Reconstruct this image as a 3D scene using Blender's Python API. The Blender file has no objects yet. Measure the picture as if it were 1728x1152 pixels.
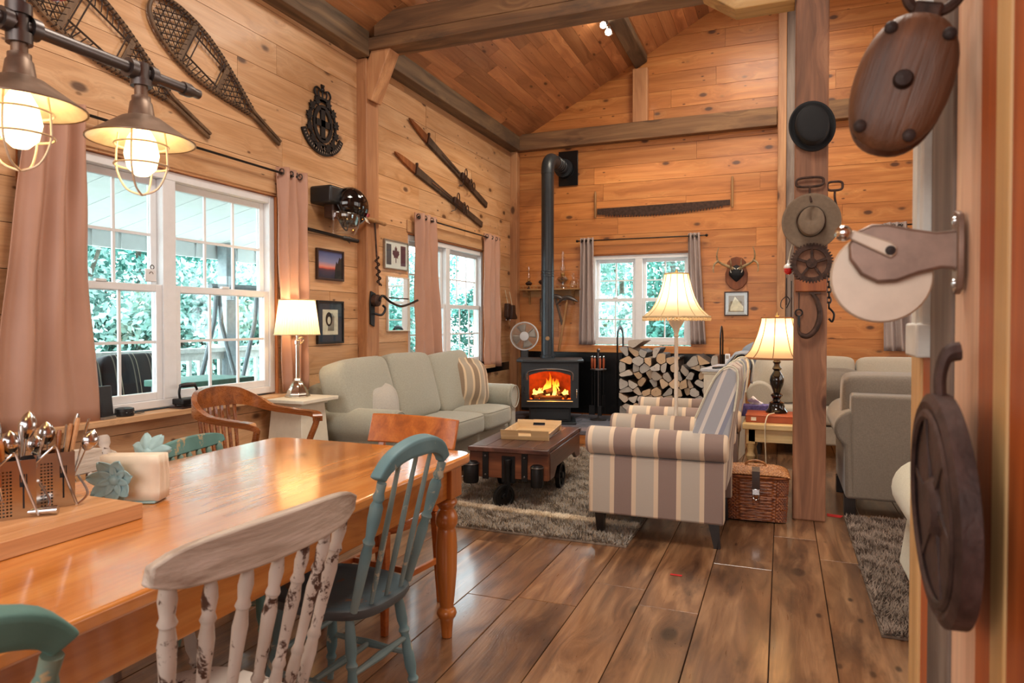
import bpy, bmesh, math, random
import numpy as np
from mathutils import Vector, Matrix, Euler
random.seed(7); rng = np.random.default_rng(7)
S = bpy.context.scene; COL = S.collection
PI = math.pi
def R(d): return math.radians(d)
# ------------------------------------------------------------------ camera
cam = bpy.data.cameras.new('camera'); cam_o = bpy.data.objects.new('camera', cam); COL.objects.link(cam_o)
cam.sensor_width = 36.0; cam.lens = 1143.0 * 36.0 / 1728.0; cam.shift_y = -11.0 / 1728.0
cam.clip_start = 0.05; cam.clip_end = 200
cam_o.location = (3.33, 0.0, 1.30); cam_o.rotation_euler = (R(90 - 1.0), 0, R(21.75))
cam.dof.use_dof = True; cam.dof.focus_distance = 4.2; cam.dof.aperture_fstop = 6.5
S.camera = cam_o
# ------------------------------------------------------------------ world, lights, exposure
S.view_settings.view_transform = 'Standard'; S.view_settings.look = 'None'
S.view_settings.gamma = 1.0; S.view_settings.use_curve_mapping = False
S.view_settings.exposure = 0.28
w = bpy.data.worlds.new('overcast_sky'); S.world = w; w.use_nodes = True
bg = w.node_tree.nodes['Background']; bg.inputs[0].default_value = (0.84, 0.95, 1.0, 1); bg.inputs[1].default_value = 9.0
def lamp(name, kind, loc, rot, power, col, size=1.0, size_y=None, spread=None, radius=0.05):
    l = bpy.data.lights.new(name, kind); l.energy = power; l.color = col
    if kind == 'AREA':
        l.size = size
        if size_y: l.shape = 'RECTANGLE'; l.size_y = size_y
        if spread: l.spread = R(spread)
    else: l.shadow_soft_size = radius
    o = bpy.data.objects.new(name, l); COL.objects.link(o); o.location = loc; o.rotation_euler = [R(a) for a in rot]
    return o
# added fill lights imitating daylight, behind the camera and by the windowless right wall
lamp('added_front_fill', 'AREA', (2.4, -2.7, 2.2), (72, 0, 0), 115, (1.0, 0.97, 0.93), 4.5, 2.0)
lamp('added_right_fill', 'AREA', (6.75, 4.2, 2.1), (0, 82, 0), 50, (1.0, 0.96, 0.90), 2.0, 4.0)
# added overhead fill near the ridge (above the frame), no fixtures modelled
lamp('added_overhead_fill', 'AREA', (2.7, 2.2, 4.6), (0, 0, 0), 100, (1.0, 0.92, 0.80), 1.4)
lamp('added_overhead_fill', 'AREA', (3.2, 6.3, 4.9), (0, 0, 0), 85, (1.0, 0.90, 0.76), 1.2)
# ------------------------------------------------------------------ node helpers
def lin(h):
    h = h.lstrip('#'); c = [int(h[i:i + 2], 16) / 255 for i in (0, 2, 4)]
    return tuple(x / 12.92 if x <= 0.04045 else ((x + 0.055) / 1.055) ** 2.4 for x in c) + (1,)
class NT:
    def __init__(s, name):
        s.m = bpy.data.materials.new(name); s.m.use_nodes = True; s.t = s.m.node_tree
        s.b = s.t.nodes['Principled BSDF']; s.out = s.t.nodes['Material Output']
    def n(s, typ, ins=None, **kw):
        x = s.t.nodes.new('ShaderNode' + typ)
        for k, v in kw.items(): setattr(x, k, v)
        for k, v in (ins or {}).items(): s.set(x.inputs[k], v)
        return x
    def set(s, sock, v):
        if isinstance(v, bpy.types.NodeSocket): s.t.links.new(v, sock)
        elif isinstance(v, bpy.types.Node): s.t.links.new(v.outputs[0], sock)
        else: sock.default_value = v
    def p(s, **kw):
        for k, v in kw.items(): s.set(s.b.inputs[k.replace('_', ' ')], v)
    def math(s, op, a, b=0.0, c=0.0): return s.n('Math', {0: a, 1: b, 2: c}, operation=op).outputs[0]
    def vmath(s, op, a, b): return s.n('VectorMath', {0: a, 1: b}, operation=op).outputs[0]
    def vscale(s, a, f): 
        x = s.n('VectorMath', {0: a}, operation='SCALE'); s.set(x.inputs['Scale'], f); return x.outputs[0]
    def mix(s, f, a, b, bt='MIX'):
        x = s.n('Mix', data_type='RGBA', blend_type=bt)
        s.set(x.inputs[0], f); s.set(x.inputs[6], a); s.set(x.inputs[7], b); return x.outputs[2]
    def ramp(s, f, stops, interp='LINEAR'):
        x = s.n('ValToRGB', {0: f}); r = x.color_ramp; r.interpolation = interp
        while len(r.elements) > 1: r.elements.remove(r.elements[0])
        r.elements[0].position = stops[0][0]; r.elements[0].color = stops[0][1]
        for q, c in stops[1:]:
            e = r.elements.new(q); e.color = c
        return x.outputs[0]
    def sstep(s, v, a, b):
        x = s.n('MapRange', {0: v, 1: a, 2: b, 3: 0.0, 4: 1.0}, interpolation_type='SMOOTHSTEP'); return x.outputs[0]
    def bump(s, h, strength=0.2, dist=0.01):
        x = s.n('Bump', {'Height': h, 'Strength': strength, 'Distance': dist}); s.p(Normal=x.outputs[0])
    def obj(s, rnd=True):
        tc = s.n('TexCoord').outputs['Object']
        s.rand = s.n('ObjectInfo').outputs['Random']
        if not rnd: return tc
        v = s.n('CombineXYZ', {0: s.math('MULTIPLY', s.rand, 13.7), 1: s.math('MULTIPLY', s.rand, 31.3), 2: s.math('MULTIPLY', s.rand, 57.9)})
        return s.vmath('ADD', tc, v.outputs[0])
    def noise(s, v, scale, detail=3.0, rough=0.5, dist=0.0):
        return s.n('TexNoise', {'Vector': v, 'Scale': scale, 'Detail': detail, 'Roughness': rough, 'Distortion': dist}).outputs[0]
    def mapped(s, v, sc): return s.n('Mapping', {'Vector': v, 'Scale': sc}).outputs[0]
MATS = {}
def axs(ax, a, c): return tuple(a if 'xyz'[i] == ax else c for i in range(3))
def wood(name, light, mid, dark, ax='x', along=0.7, across=8.0, rough=0.5, knot=0.0, kscale=(2.2, 4.2), var=0.25, coat=0.0, bump=0.15, stain=0.0, staincol='#2a1c14', knotcol='#3a1c0c', plank=0.0):
    m = NT(name); v0 = m.obj()
    kv = m.n('TexVoronoi', {'Vector': m.mapped(v0, axs(ax, kscale[0], kscale[1])), 'Scale': 1.0}, voronoi_dimensions='3D')
    kd = kv.outputs['Distance']; kc = m.n('SeparateColor', {0: kv.outputs['Color']}).outputs[0]
    v = v0
    if knot > 0:
        warp = m.math('MULTIPLY', m.math('SUBTRACT', 1.0, m.sstep(kd, 0.0, 0.45)), 0.05)
        v = m.vmath('ADD', v0, m.n('CombineXYZ', {0: warp, 1: warp, 2: warp}).outputs[0])
    g1 = m.noise(m.mapped(v, axs(ax, along, across)), 1.0, 4.0, 0.55, 1.2)
    g2 = m.noise(m.mapped(v, axs(ax, along * 4, across * 11)), 1.0, 3.0, 0.6)
    c = m.ramp(g1, [(0.25, lin(dark)), (0.5, lin(mid)), (0.72, lin(light))])
    c = m.mix(0.35, c, m.ramp(g2, [(0.3, (0.55, 0.5, 0.45, 1)), (0.6, (1, 1, 1, 1))]), 'MULTIPLY')
    if stain > 0:
        st = m.noise(m.mapped(v0, axs(ax, 1.2, 3.5)), 1.0, 5.0, 0.65)
        c = m.mix(m.math('MULTIPLY', m.sstep(st, 0.52, 0.72), stain), c, lin(staincol))
    if knot > 0:
        km = m.math('MULTIPLY', m.math('SUBTRACT', 1.0, m.sstep(kd, 0.07, 0.17)), m.math('GREATER_THAN', kc, 1.0 - knot))
        c = m.mix(m.math('MULTIPLY', km, 0.85), c, lin(knotcol))
        if knot > 0.5:
            k2 = m.n('TexVoronoi', {'Vector': m.mapped(v0, axs(ax, kscale[0] * 2.3, kscale[1] * 2.6)), 'Scale': 1.0}); c2 = m.n('SeparateColor', {0: k2.outputs['Color']}).outputs[0]
            sm = m.math('MULTIPLY', m.math('SUBTRACT', 1.0, m.sstep(k2.outputs['Distance'], 0.05, 0.15)), m.math('GREATER_THAN', c2, 0.62))
            c = m.mix(m.math('MULTIPLY', sm, 0.8), c, lin(knotcol))
        ring = m.math('MULTIPLY', m.math('MULTIPLY', m.sstep(kd, 0.12, 0.17), m.math('SUBTRACT', 1.0, m.sstep(kd, 0.17, 0.3))), m.math('GREATER_THAN', kc, 1.0 - knot))
        c = m.mix(m.math('MULTIPLY', ring, 0.35), c, lin(dark))
    f = m.math('MULTIPLY_ADD', m.math('FRACT', m.math('MULTIPLY', m.rand, 7.13)), 2 * var, 1.0 - var)
    x = m.n('HueSaturation', {'Color': c, 'Value': f, 'Saturation': 1.0}); 
    m.p(Base_Color=x.outputs[0], Roughness=m.math('MULTIPLY_ADD', g2, 0.15, rough - 0.07))
    if coat: m.p(Coat_Weight=coat, Coat_Roughness=0.12)
    m.bump(g2, bump, 0.004)
    MATS[name] = m.m; return m.m
def plain(name, col, rough=0.5, metal=0.0, noise=0.12, nscale=18.0, bump=0.0, coat=0.0, spec=0.5, **kw):
    m = NT(name); v = m.obj(); g = m.noise(v, nscale, 4.0, 0.6)
    c = lin(col); d = tuple(x * (1 - 2 * noise) for x in c[:3]) + (1,); e = tuple(min(1, x * (1 + noise)) for x in c[:3]) + (1,)
    m.p(Base_Color=m.ramp(g, [(0.3, d), (0.7, e)]), Roughness=m.math('MULTIPLY_ADD', g, 0.2 * rough, rough * 0.9), Metallic=metal)
    m.b.inputs['Specular IOR Level'].default_value = spec
    if coat: m.p(Coat_Weight=coat, Coat_Roughness=0.1)
    if bump: m.bump(m.noise(v, nscale * 6, 3.0), bump, 0.003)
    for k, val in kw.items(): m.b.inputs[k.replace('_', ' ')].default_value = val
    MATS[name] = m.m; return m.m
def worn_paint(name, paint, paint2, under, amount=0.5, rough=0.55, scale=9.0):
    m = NT(name); v = m.obj()
    g = m.noise(v, scale, 6.0, 0.72, 0.4); g3 = m.noise(m.mapped(v, (30, 30, 8)), 1.0, 4.0, 0.6)
    e = m.noise(v, 4.0, 3.0)
    c = m.mix(m.sstep(e, 0.35, 0.65), lin(paint), lin(paint2))
    c = m.mix(m.sstep(m.math('MULTIPLY_ADD', g3, 0.35, g), 0.86 - 0.2 * amount, 0.92 - 0.2 * amount), c, lin(under))
    geo = m.n('NewGeometry').outputs['Pointiness']
    c = m.mix(m.math('MULTIPLY', m.sstep(geo, 0.53, 0.60), 0.5 * amount), c, lin(under))
    m.p(Base_Color=c, Roughness=rough); m.bump(g, 0.25, 0.004)
    MATS[name] = m.m; return m.m
def fabric(name, col, col2=None, scale=260.0, bump=0.25, rough=0.9, sheen=0.2):
    m = NT(name); v = m.obj()
    wv = m.math('ADD', m.noise(m.mapped(v, (scale, scale, scale * 0.25)), 1.0, 2.0), m.noise(m.mapped(v, (scale * 0.25, scale * 0.25, scale)), 1.0, 2.0))
    lo = m.noise(v, 3.0, 2.0)
    a = lin(col); b = lin(col2) if col2 else tuple(x * 0.72 for x in a[:3]) + (1,)
    b = tuple(.6 * x + .4 * y for x, y in zip(a, b))
    c = m.mix(m.sstep(wv, 0.75, 1.25), b, a); c = m.mix(0.25, c, m.ramp(lo, [(0.3, (0.75, 0.75, 0.75, 1)), (0.7, (1, 1, 1, 1))]), 'MULTIPLY')
    m.p(Base_Color=c, Roughness=rough, Sheen_Weight=sheen); m.bump(wv, bump, 0.0015)
    MATS[name] = m.m; return m.m
def stripes(name, ax, period, seq, off=0.0, scale=260.0, shear=0.0):
    """seq: list of (fraction start, colour)"""
    m = NT(name); tc = m.obj(False); wv = m.math('ADD', m.noise(m.mapped(tc, (scale, scale, scale * .2)), 1.0, 2.0), m.noise(m.mapped(tc, (scale * .2, scale * .2, scale)), 1.0, 2.0))
    sp = m.n('SeparateXYZ', {0: tc}).outputs; u = sp['xyz'.index(ax)]
    if shear: u = m.math('MULTIPLY_ADD', sp[2], shear, u)
    f = m.math('FRACT', m.math('DIVIDE', m.math('ADD', u, off + 50 * period), period))
    c = m.ramp(f, [(q, lin(h)) for q, h in seq], 'CONSTANT')
    c = m.mix(0.5, c, m.ramp(wv, [(0.35, (0.55, 0.55, 0.55, 1)), (0.65, (1, 1, 1, 1))]), 'MULTIPLY')
    m.p(Base_Color=c, Roughness=0.9, Sheen_Weight=0.15); m.bump(wv, 0.2, 0.0015)
    MATS[name] = m.m; return m.m
def glow(name, col, strength):
    m = NT(name); m.p(Base_Color=lin(col), Emission_Color=lin(col), Emission_Strength=strength); MATS[name] = m.m; return m.m
def glass(name, tint=(1, 1, 1, 1), refl=0.08, rough=0.02):
    """thin pane: clear transmission with a faint mirror coat"""
    m = NT(name); t = m.t; t.nodes.remove(m.b)
    tr = m.n('BsdfTransparent', {0: tint}); gl = m.n('BsdfGlossy', {1: rough}); fc = m.n('LayerWeight', {0: 0.5}).outputs[1]
    mx = m.n('MixShader', {0: m.math('ADD', m.math('MULTIPLY', m.math('POWER', fc, 4.0), 0.45), refl * 0.3), 1: tr.outputs[0], 2: gl.outputs[0]})
    t.links.new(mx.outputs[0], m.out.inputs[0]); MATS[name] = m.m; return m.m
# ------------------------------------------------------------------ geometry builder
class G:
    def __init__(s): s.v = []; s.f = []
    def add(s, vs, fs):
        o = len(s.v); s.v += [tuple(p) for p in vs]; s.f += [tuple(i + o for i in q) for q in fs]; return s
    def box(s, x0, x1, y0, y1, z0, z1):
        vs = [(x, y, z) for z in (z0, z1) for y in (y0, y1) for x in (x0, x1)]
        return s.add(vs, [(0, 2, 3, 1), (4, 5, 7, 6), (0, 1, 5, 4), (2, 6, 7, 3), (0, 4, 6, 2), (1, 3, 7, 5)])
    def bar(s, p0, p1, w, h, up=(0, 0, 1), w1=None, h1=None):
        p0, p1 = Vector(p0), Vector(p1); d = (p1 - p0).normalized(); u = Vector(up)
        if abs(d.dot(u)) > 0.98: u = Vector((1, 0, 0))
        a = d.cross(u).normalized(); b = a.cross(d).normalized(); vs = []
        for p, ww, hh in ((p0, w, h), (p1, w1 or w, h1 or h)):
            for sa, sb in ((-1, -1), (1, -1), (1, 1), (-1, 1)): vs.append(p + a * sa * ww / 2 + b * sb * hh / 2)
        return s.add(vs, [(3, 2, 1, 0), (4, 5, 6, 7), (0, 1, 5, 4), (1, 2, 6, 5), (2, 3, 7, 6), (3, 0, 4, 7)])
    def prism(s, pts, ax, a0, a1):
        n = len(pts)
        def m(p, a): return {'x': (a, p[0], p[1]), 'y': (p[0], a, p[1]), 'z': (p[0], p[1], a)}[ax]
        vs = [m(p, a0) for p in pts] + [m(p, a1) for p in pts]
        fs = [tuple(range(n))[::-1], tuple(range(n, 2 * n))] + [(i, (i + 1) % n, n + (i + 1) % n, n + i) for i in range(n)]
        if ax == 'y': fs = [q[::-1] for q in fs]
        return s.add(vs, fs)
    def lathe(s, prof, c=(0, 0, 0), seg=16, axis='z', cap=True):
        vs = []; n = len(prof)
        for r, z in prof:
            for k in range(seg):
                a = 2 * PI * k / seg; x, y = r * math.cos(a), r * math.sin(a)
                p = {'z': (x, y, z), 'y': (x, z, -y), 'x': (z, x, y)}[axis]
                vs.append((p[0] + c[0], p[1] + c[1], p[2] + c[2]))
        fs = [(i * seg + k, i * seg + (k + 1) % seg, (i + 1) * seg + (k + 1) % seg, (i + 1) * seg + k) for i in range(n - 1) for k in range(seg)]
        if cap: fs += [tuple(range(seg))[::-1], tuple(range((n - 1) * seg, n * seg))]
        return s.add(vs, fs)
    def turned(s, p0, p1, prof, seg=12):
        """prof: (t, r) along p0->p1"""
        return s.tube([Vector(p0).lerp(Vector(p1), t) for t, r in prof], [r for t, r in prof], seg)
    def tube(s, pts, r, seg=8, closed=False, flat=1.0, up=None):
        pts = [Vector(p) for p in pts]; n = len(pts); rs = r if isinstance(r, (list, tuple)) else [r] * n
        vs = []; ref = Vector(up) if up else None; pa = None
        for i in range(n):
            d = (pts[(i + 1) % n] - pts[i - 1]) if closed else (pts[min(i + 1, n - 1)] - pts[max(i - 1, 0)])
            if d.length < 1e-9: d = Vector((0, 0, 1))
            d.normalize()
            if ref is not None: a = d.cross(ref)
            elif pa is None: a = d.cross(Vector((0, 0, 1)) if abs(d.z) < 0.9 else Vector((1, 0, 0)))
            else: a = pa - d * pa.dot(d)
            if a.length < 1e-6: a = d.orthogonal()
            a.normalize(); pa = a; b = d.cross(a)
            for k in range(seg):
                t = 2 * PI * k / seg; vs.append(pts[i] + (a * math.cos(t) + b * math.sin(t) * flat) * rs[i])
        m = n if closed else n - 1
        fs = [(i * seg + k, i * seg + (k + 1) % seg, ((i + 1) % n) * seg + (k + 1) % seg, ((i + 1) % n) * seg + k) for i in range(m) for k in range(seg)]
        if not closed: fs += [tuple(range(seg))[::-1], tuple(range((n - 1) * seg, n * seg))]
        return s.add(vs, fs)
    def ball(s, c, r, seg=14, rings=9):
        if not isinstance(r, (tuple, list)): r = (r, r, r)
        vs = [(c[0], c[1], c[2] - r[2])]
        for i in range(1, rings):
            t = PI * i / rings
            for k in range(seg):
                a = 2 * PI * k / seg; vs.append((c[0] + r[0] * math.sin(t) * math.cos(a), c[1] + r[1] * math.sin(t) * math.sin(a), c[2] - r[2] * math.cos(t)))
        vs.append((c[0], c[1], c[2] + r[2])); L = len(vs) - 1
        fs = [(0, 1 + (k + 1) % seg, 1 + k) for k in range(seg)]
        for i in range(rings - 2):
            for k in range(seg): fs.append((1 + i * seg + k, 1 + i * seg + (k + 1) % seg, 1 + (i + 1) * seg + (k + 1) % seg, 1 + (i + 1) * seg + k))
        fs += [(1 + (rings - 2) * seg + k, 1 + (rings - 2) * seg + (k + 1) % seg, L) for k in range(seg)]
        return s.add(vs, fs)
    def grid(s, fn, nu, nv, closeu=False):
        vs = [fn(i / (nu if closeu else nu - 1), j / (nv - 1)) for j in range(nv) for i in range(nu)]
        m = nu if closeu else nu - 1
        return s.add(vs, [(j * nu + i, j * nu + (i + 1) % nu, (j + 1) * nu + (i + 1) % nu, (j + 1) * nu + i) for j in range(nv - 1) for i in range(m)])
    def cushion(s, c, d, n=10, e=0.35, puff=0.15, rot=None, ez=None):
        """soft box: rounded with domed faces; d = full sizes"""
        o = len(s.v); ez = e if ez is None else ez
        h = [x / 2 for x in d]; vid = {}; fs = []
        def put(p):
            k = tuple(round(x, 5) for x in p)
            if k not in vid: vid[k] = len(vid)
            return vid[k]
        for ax in range(3):
            for sg in (-1, 1):
                for i in range(n):
                    for j in range(n):
                        q = []
                        for (a, b) in ((i, j), (i + 1, j), (i + 1, j + 1), (i, j + 1)):
                            p = [0, 0, 0]; p[ax] = sg; p[(ax + 1) % 3] = -1 + 2 * a / n; p[(ax + 2) % 3] = -1 + 2 * b / n; q.append(put(p))
                        fs.append(q if sg > 0 else q[::-1])
        vs = []
        for p in vid:
            p = Vector(p); L = (abs(p.x) ** (2 / e) + abs(p.y) ** (2 / e)) ** (e / 2)
            L = (max(L, 1e-6) ** (2 / ez) + abs(p.z) ** (2 / ez)) ** (ez / 2); q = p / max(L, 1e-6)
            q = Vector((math.copysign(min(abs(q.x), 1), q.x), math.copysign(min(abs(q.y), 1), q.y), math.copysign(min(abs(q.z), 1), q.z)))
            bl = lambda a, b: (1 - min(1, a * a)) * (1 - min(1, b * b))
            k = max(range(3), key=lambda i: abs(p[i])); 
            f = [1, 1, 1]; f[k] = 1 + puff * (1.0 if h[k] <= min(h) * 1.01 else 0.10) * bl(p[(k + 1) % 3], p[(k + 2) % 3])
            q = Vector((q.x * h[0] * f[0], q.y * h[1] * f[1], q.z * h[2] * f[2]))
            if rot is not None: q = rot @ q
            vs.append((q.x + c[0], q.y + c[1], q.z + c[2]))
        return s.add(vs, fs)
    def xf(s, M, start=0):
        s.v[start:] = [tuple(M @ Vector(p)) for p in s.v[start:]]; return s
    def mesh(s, name, mat, smooth=40):
        me = bpy.data.meshes.new(name); me.from_pydata(s.v, [], s.f); 
        if mat: me.materials.append(mat if not isinstance(mat, str) else MATS[mat])
        if smooth:
            me.polygons.foreach_set('use_smooth', [True] * len(me.polygons)); me.set_sharp_from_angle(angle=R(smooth))
        me.update(); return me
    def obj(s, name, mat, parent=None, smooth=40, bevel=0.0, sub=0, loc=None, rot=None, solid=0.0, bseg=2):
        o = bpy.data.objects.new(name, s.mesh(name, mat, smooth)); COL.objects.link(o)
        if parent is not None: o.parent = parent
        if loc: o.location = loc
        if rot: o.rotation_euler = [R(a) for a in rot]
        if solid:
            md = o.modifiers.new('solid', 'SOLIDIFY'); md.thickness = solid; md.offset = 0
        if bevel:
            md = o.modifiers.new('bevel', 'BEVEL'); md.width = bevel; md.segments = bseg; md.limit_method = 'ANGLE'; md.angle_limit = R(40)
        if sub:
            md = o.modifiers.new('sub', 'SUBSURF'); md.levels = sub; md.render_levels = sub
        return o
def thing(name, label, cat, loc=(0, 0, 0), rz=0.0, group=None):
    o = bpy.data.objects.new(name, None); COL.objects.link(o); o.location = loc; o.rotation_euler = (0, 0, R(rz)); o.empty_display_size = 0.05
    o['label'] = label; o['category'] = cat
    if group: o['group'] = group
    return o
def tag(o, label, cat, group=None):
    o['label'] = label; o['category'] = cat
    if group: o['group'] = group
    return o
def kind(o, k='structure'): o['kind'] = k; return o
def dup(root, loc, rz, label=None, group=None):
    def cp(o, par):
        c = o.copy(); COL.objects.link(c)
        if par is not None: c.parent = par
        for ch in o.children: cp(ch, c)
        return c
    r = cp(root, None); r.location = loc; r.rotation_euler = (0, 0, R(rz))
    if label: r['label'] = label
    if group: r['group'] = group
    return r
def spline(pts, n):
    pts = [Vector(p) for p in pts]; out = []
    for i in range(len(pts) - 1):
        p0 = pts[max(i - 1, 0)]; p1 = pts[i]; p2 = pts[i + 1]; p3 = pts[min(i + 2, len(pts) - 1)]
        for k in range(n):
            t = k / n; out.append(0.5 * ((2 * p1) + (p2 - p0) * t + (2 * p0 - 5 * p1 + 4 * p2 - p3) * t * t + (3 * p1 - p0 - 3 * p2 + p3) * t ** 3))
    return out + [pts[-1]]
# ------------------------------------------------------------------ materials
PINE = dict(rough=0.42, knot=0.85, kscale=(2.6, 5.0), var=0.14, coat=0.07, knotcol='#3c1c0c')
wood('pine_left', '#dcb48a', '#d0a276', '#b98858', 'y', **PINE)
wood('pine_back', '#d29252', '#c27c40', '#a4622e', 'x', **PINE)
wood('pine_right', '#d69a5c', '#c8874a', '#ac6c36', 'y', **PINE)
wood('pine_ceiling', '#cc9464', '#b87e52', '#96603a', 'y', rough=0.4, knot=0.6, var=0.28, coat=0.12, kscale=(2.4, 6))
wood('pine_vert', '#cf8a50', '#bd7540', '#a05e2e', 'z', rough=0.5, knot=0.2, var=0.12)
wood('floor_wood', '#a8805c', '#7c583c', '#442c20', 'y', along=1.1, across=9, rough=0.30, knot=0.55, kscale=(1.8, 3.4), var=0.25, coat=0.55, stain=0.85, staincol='#33221a', knotcol='#1d120d', bump=0.3)
wood('beam_x', '#96724c', '#7a583a', '#4e3826', 'x', rough=0.7, knot=0.3, stain=0.7, staincol='#3c3128', var=0.1, bump=0.3)
wood('beam_y', '#8a7050', '#6c5640', '#453828', 'y', rough=0.7, knot=0.25, stain=0.7, staincol='#35302c', var=0.1, bump=0.3)
wood('post_wood', '#a87858', '#8a5e44', '#5e3e2c', 'z', rough=0.65, knot=0.35, stain=0.45, staincol='#4a3428', var=0.12, bump=0.3)
wood('post_pine', '#cc9a6c', '#b8845a', '#976440', 'z', rough=0.55, knot=0.4, var=0.1, bump=0.25)
wood('bolster_wood', '#d8b47c', '#c49a5e', '#a07840', 'x', rough=0.6, knot=0.2)
wood('grey_barnwood', '#9a8c80', '#7c6c62', '#54463e', 'z', rough=0.75, stain=0.6, staincol='#4a4038', var=0.1, bump=0.35)
wood('beige_plank', '#e2c2a2', '#d4ac90', '#b48c70', 'z', rough=0.65, stain=0.4, staincol='#8a6c5c', var=0.08, along=0.5)
wood('red_plank', '#cf7a3c', '#b9602a', '#94461c', 'z', rough=0.5, var=0.05, along=0.5)
wood('yellow_trim', '#e6c48e', '#d8b078', '#c29458', 'z', rough=0.5, var=0.05)
wood('table_pine', '#d8944e', '#c47a36', '#9c5820', 'y', along=0.8, across=7, rough=0.22, knot=0.3, kscale=(1.4, 3), var=0.1, coat=0.75, knotcol='#5c3014', bump=0.06)
wood('table_pine_z', '#c87a36', '#b26626', '#8e4a18', 'z', along=0.8, across=9, rough=0.3, var=0.1, coat=0.35, bump=0.05)
wood('butcher', '#e0b284', '#d29c6c', '#bb8050', 'y', along=1.0, across=14, rough=0.45, var=0.16, bump=0.06)
wood('oak_chair', '#a8642e', '#8c4e22', '#643414', 'x', along=1.5, across=14, rough=0.28, var=0.08, coat=0.4, bump=0.06)
wood('cherry_chair', '#cc7832', '#b66224', '#8e4818', 'x', along=1.2, across=9, rough=0.3, var=0.1, coat=0.4, bump=0.06)
wood('cart_wood', '#6a4436', '#523228', '#341e1a', 'y', along=0.9, across=9, rough=0.35, var=0.2, coat=0.25, stain=0.5, staincol='#3a2c3c')
wood('cart_side', '#8a5434', '#6c3c24', '#482618', 'x', along=0.9, across=9, rough=0.5, var=0.2, stain=0.5, staincol='#30201c')
wood('tray_wood', '#e0c294', '#d2b080', '#be9864', 'x', rough=0.45, var=0.05)
wood('pale_table', '#e6cf9e', '#d8bc86', '#c4a268', 'x', rough=0.45, var=0.05)
wood('shelf_wood', '#b88c58', '#a07444', '#7c5630', 'x', rough=0.6, var=0.1)
wood('handle_wood', '#b58a5a', '#9a7044', '#70502e', 'z', rough=0.5, var=0.15)
wood('pulley_wood', '#8a5c3c', '#62402a', '#38241a', 'z', along=2, across=12, rough=0.5, stain=0.7, staincol='#1e1612', var=0.05, bump=0.4)
wood('snowshoe_wood', '#8a6c4e', '#6c523a', '#483626', 'z', rough=0.55, var=0.1)
wood('ski_wood', '#5e4a3a', '#46362a', '#30241c', 'z', rough=0.5, var=0.1)
wood('ski_tip', '#a8642c', '#8e4e1e', '#5c3014', 'z', rough=0.5)
wood('plaque_wood', '#9c5a2c', '#844620', '#5e2e14', 'z', rough=0.55)
wood('bark', '#5c4c42', '#463a34', '#2c2420', 'y', along=4, across=18, rough=0.95, var=0.3, bump=0.8)
wood('log_side', '#a8866a', '#8c6c52', '#665040', 'y', along=1.5, across=12, rough=0.9, var=0.25, bump=0.4)
plain('hole_dark', '#241509', 0.9)
plain('seam_dark', '#3a2010', 0.9)
plain('white_vinyl', '#e4e6e8', 0.35, noise=0.02)
plain('old_white_paint', '#d9dbd6', 0.6, noise=0.08)
plain('black_iron', '#17181a', 0.45, 0.3, noise=0.2)
plain('stove_black', '#2b2f33', 0.5, 0.2, noise=0.06, nscale=60)
plain('pipe_black', '#30353a', 0.38, 0.35, noise=0.05)
plain('panel_black', '#0d0e10', 0.25, 0.1, noise=0.1)
plain('pewter', '#6c6664', 0.38, 0.85, noise=0.08)
plain('steel', '#c4c4c6', 0.18, 1.0, noise=0.04)
plain('chrome', '#dcdad6', 0.1, 1.0, noise=0.02)
plain('nickel_lamp', '#cfc4b4', 0.14, 1.0, noise=0.02)
plain('rust_iron', '#4a352c', 0.65, 0.5, noise=0.35, nscale=30, bump=0.3)
plain('dark_iron', '#3c3230', 0.6, 0.5, noise=0.25, nscale=24, bump=0.25)
plain('disc_iron', '#52403c', 0.6, 0.45, noise=0.3, nscale=20, bump=0.3)
plain('hinge_metal', '#8a7468', 0.42, 0.6, noise=0.12, nscale=30)
plain('pale_metal', '#cfc0ae', 0.4, 0.2, noise=0.06)
plain('brass', '#b8925a', 0.3, 0.9, noise=0.1)
plain('red_paint', '#b01c1c', 0.3, noise=0.1, coat=0.4)
plain('black_plastic', '#1b1c1e', 0.4, noise=0.05)
plain('black_gloss', '#08080a', 0.08, noise=0.02, coat=0.6)
plain('felt_black', '#0b0c10', 0.75, noise=0.2, nscale=40)
plain('felt_brown', '#786654', 0.85, noise=0.08, nscale=40)
plain('rod_black', '#221d1a', 0.4, 0.5)
plain('white_paint', '#ddd6c8', 0.5, noise=0.04)
plain('cream_paint', '#d8cfbb', 0.5, noise=0.04)
plain('grey_paint_top', '#b9bcc2', 0.4, noise=0.06)
plain('dark_leg', '#1d1512', 0.4, coat=0.2)
plain('napkin', '#efe3cf', 0.9, noise=0.03)
plain('petal_blue', '#9cc0c6', 0.42, noise=0.08)
plain('antler', '#a68e68', 0.55, noise=0.25, nscale=30)
plain('stone_hearth', '#6a6a74', 0.6, noise=0.22, nscale=6, bump=0.3)
plain('lace_dark', '#3a2a20', 0.7, noise=0.2)
plain('leather_brown', '#3c2418', 0.5, noise=0.15)
plain('cord_cream', '#d8ccb0', 0.6)
plain('paper_white', '#e4e2dc', 0.8, noise=0.02)
plain('mat_blue', '#2c3a4a', 0.7)
plain('frame_black', '#181412', 0.4)
plain('frame_brown', '#3a2218', 0.4)
plain('frame_silver', '#a49c90', 0.35, 0.6)
plain('ink_black', '#1c1c20', 0.8)
plain('print_maroon', '#5a3444', 0.8)
plain('print_grey', '#54545c', 0.8)
plain('book_orange', '#a8502a', 0.5, noise=0.06)
plain('label_cream', '#e0d6c0', 0.7)
plain('purple_box', '#6c64b0', 0.6, noise=0.3, nscale=60)
plain('tissue', '#ece8ee', 0.9, noise=0.02)
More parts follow.
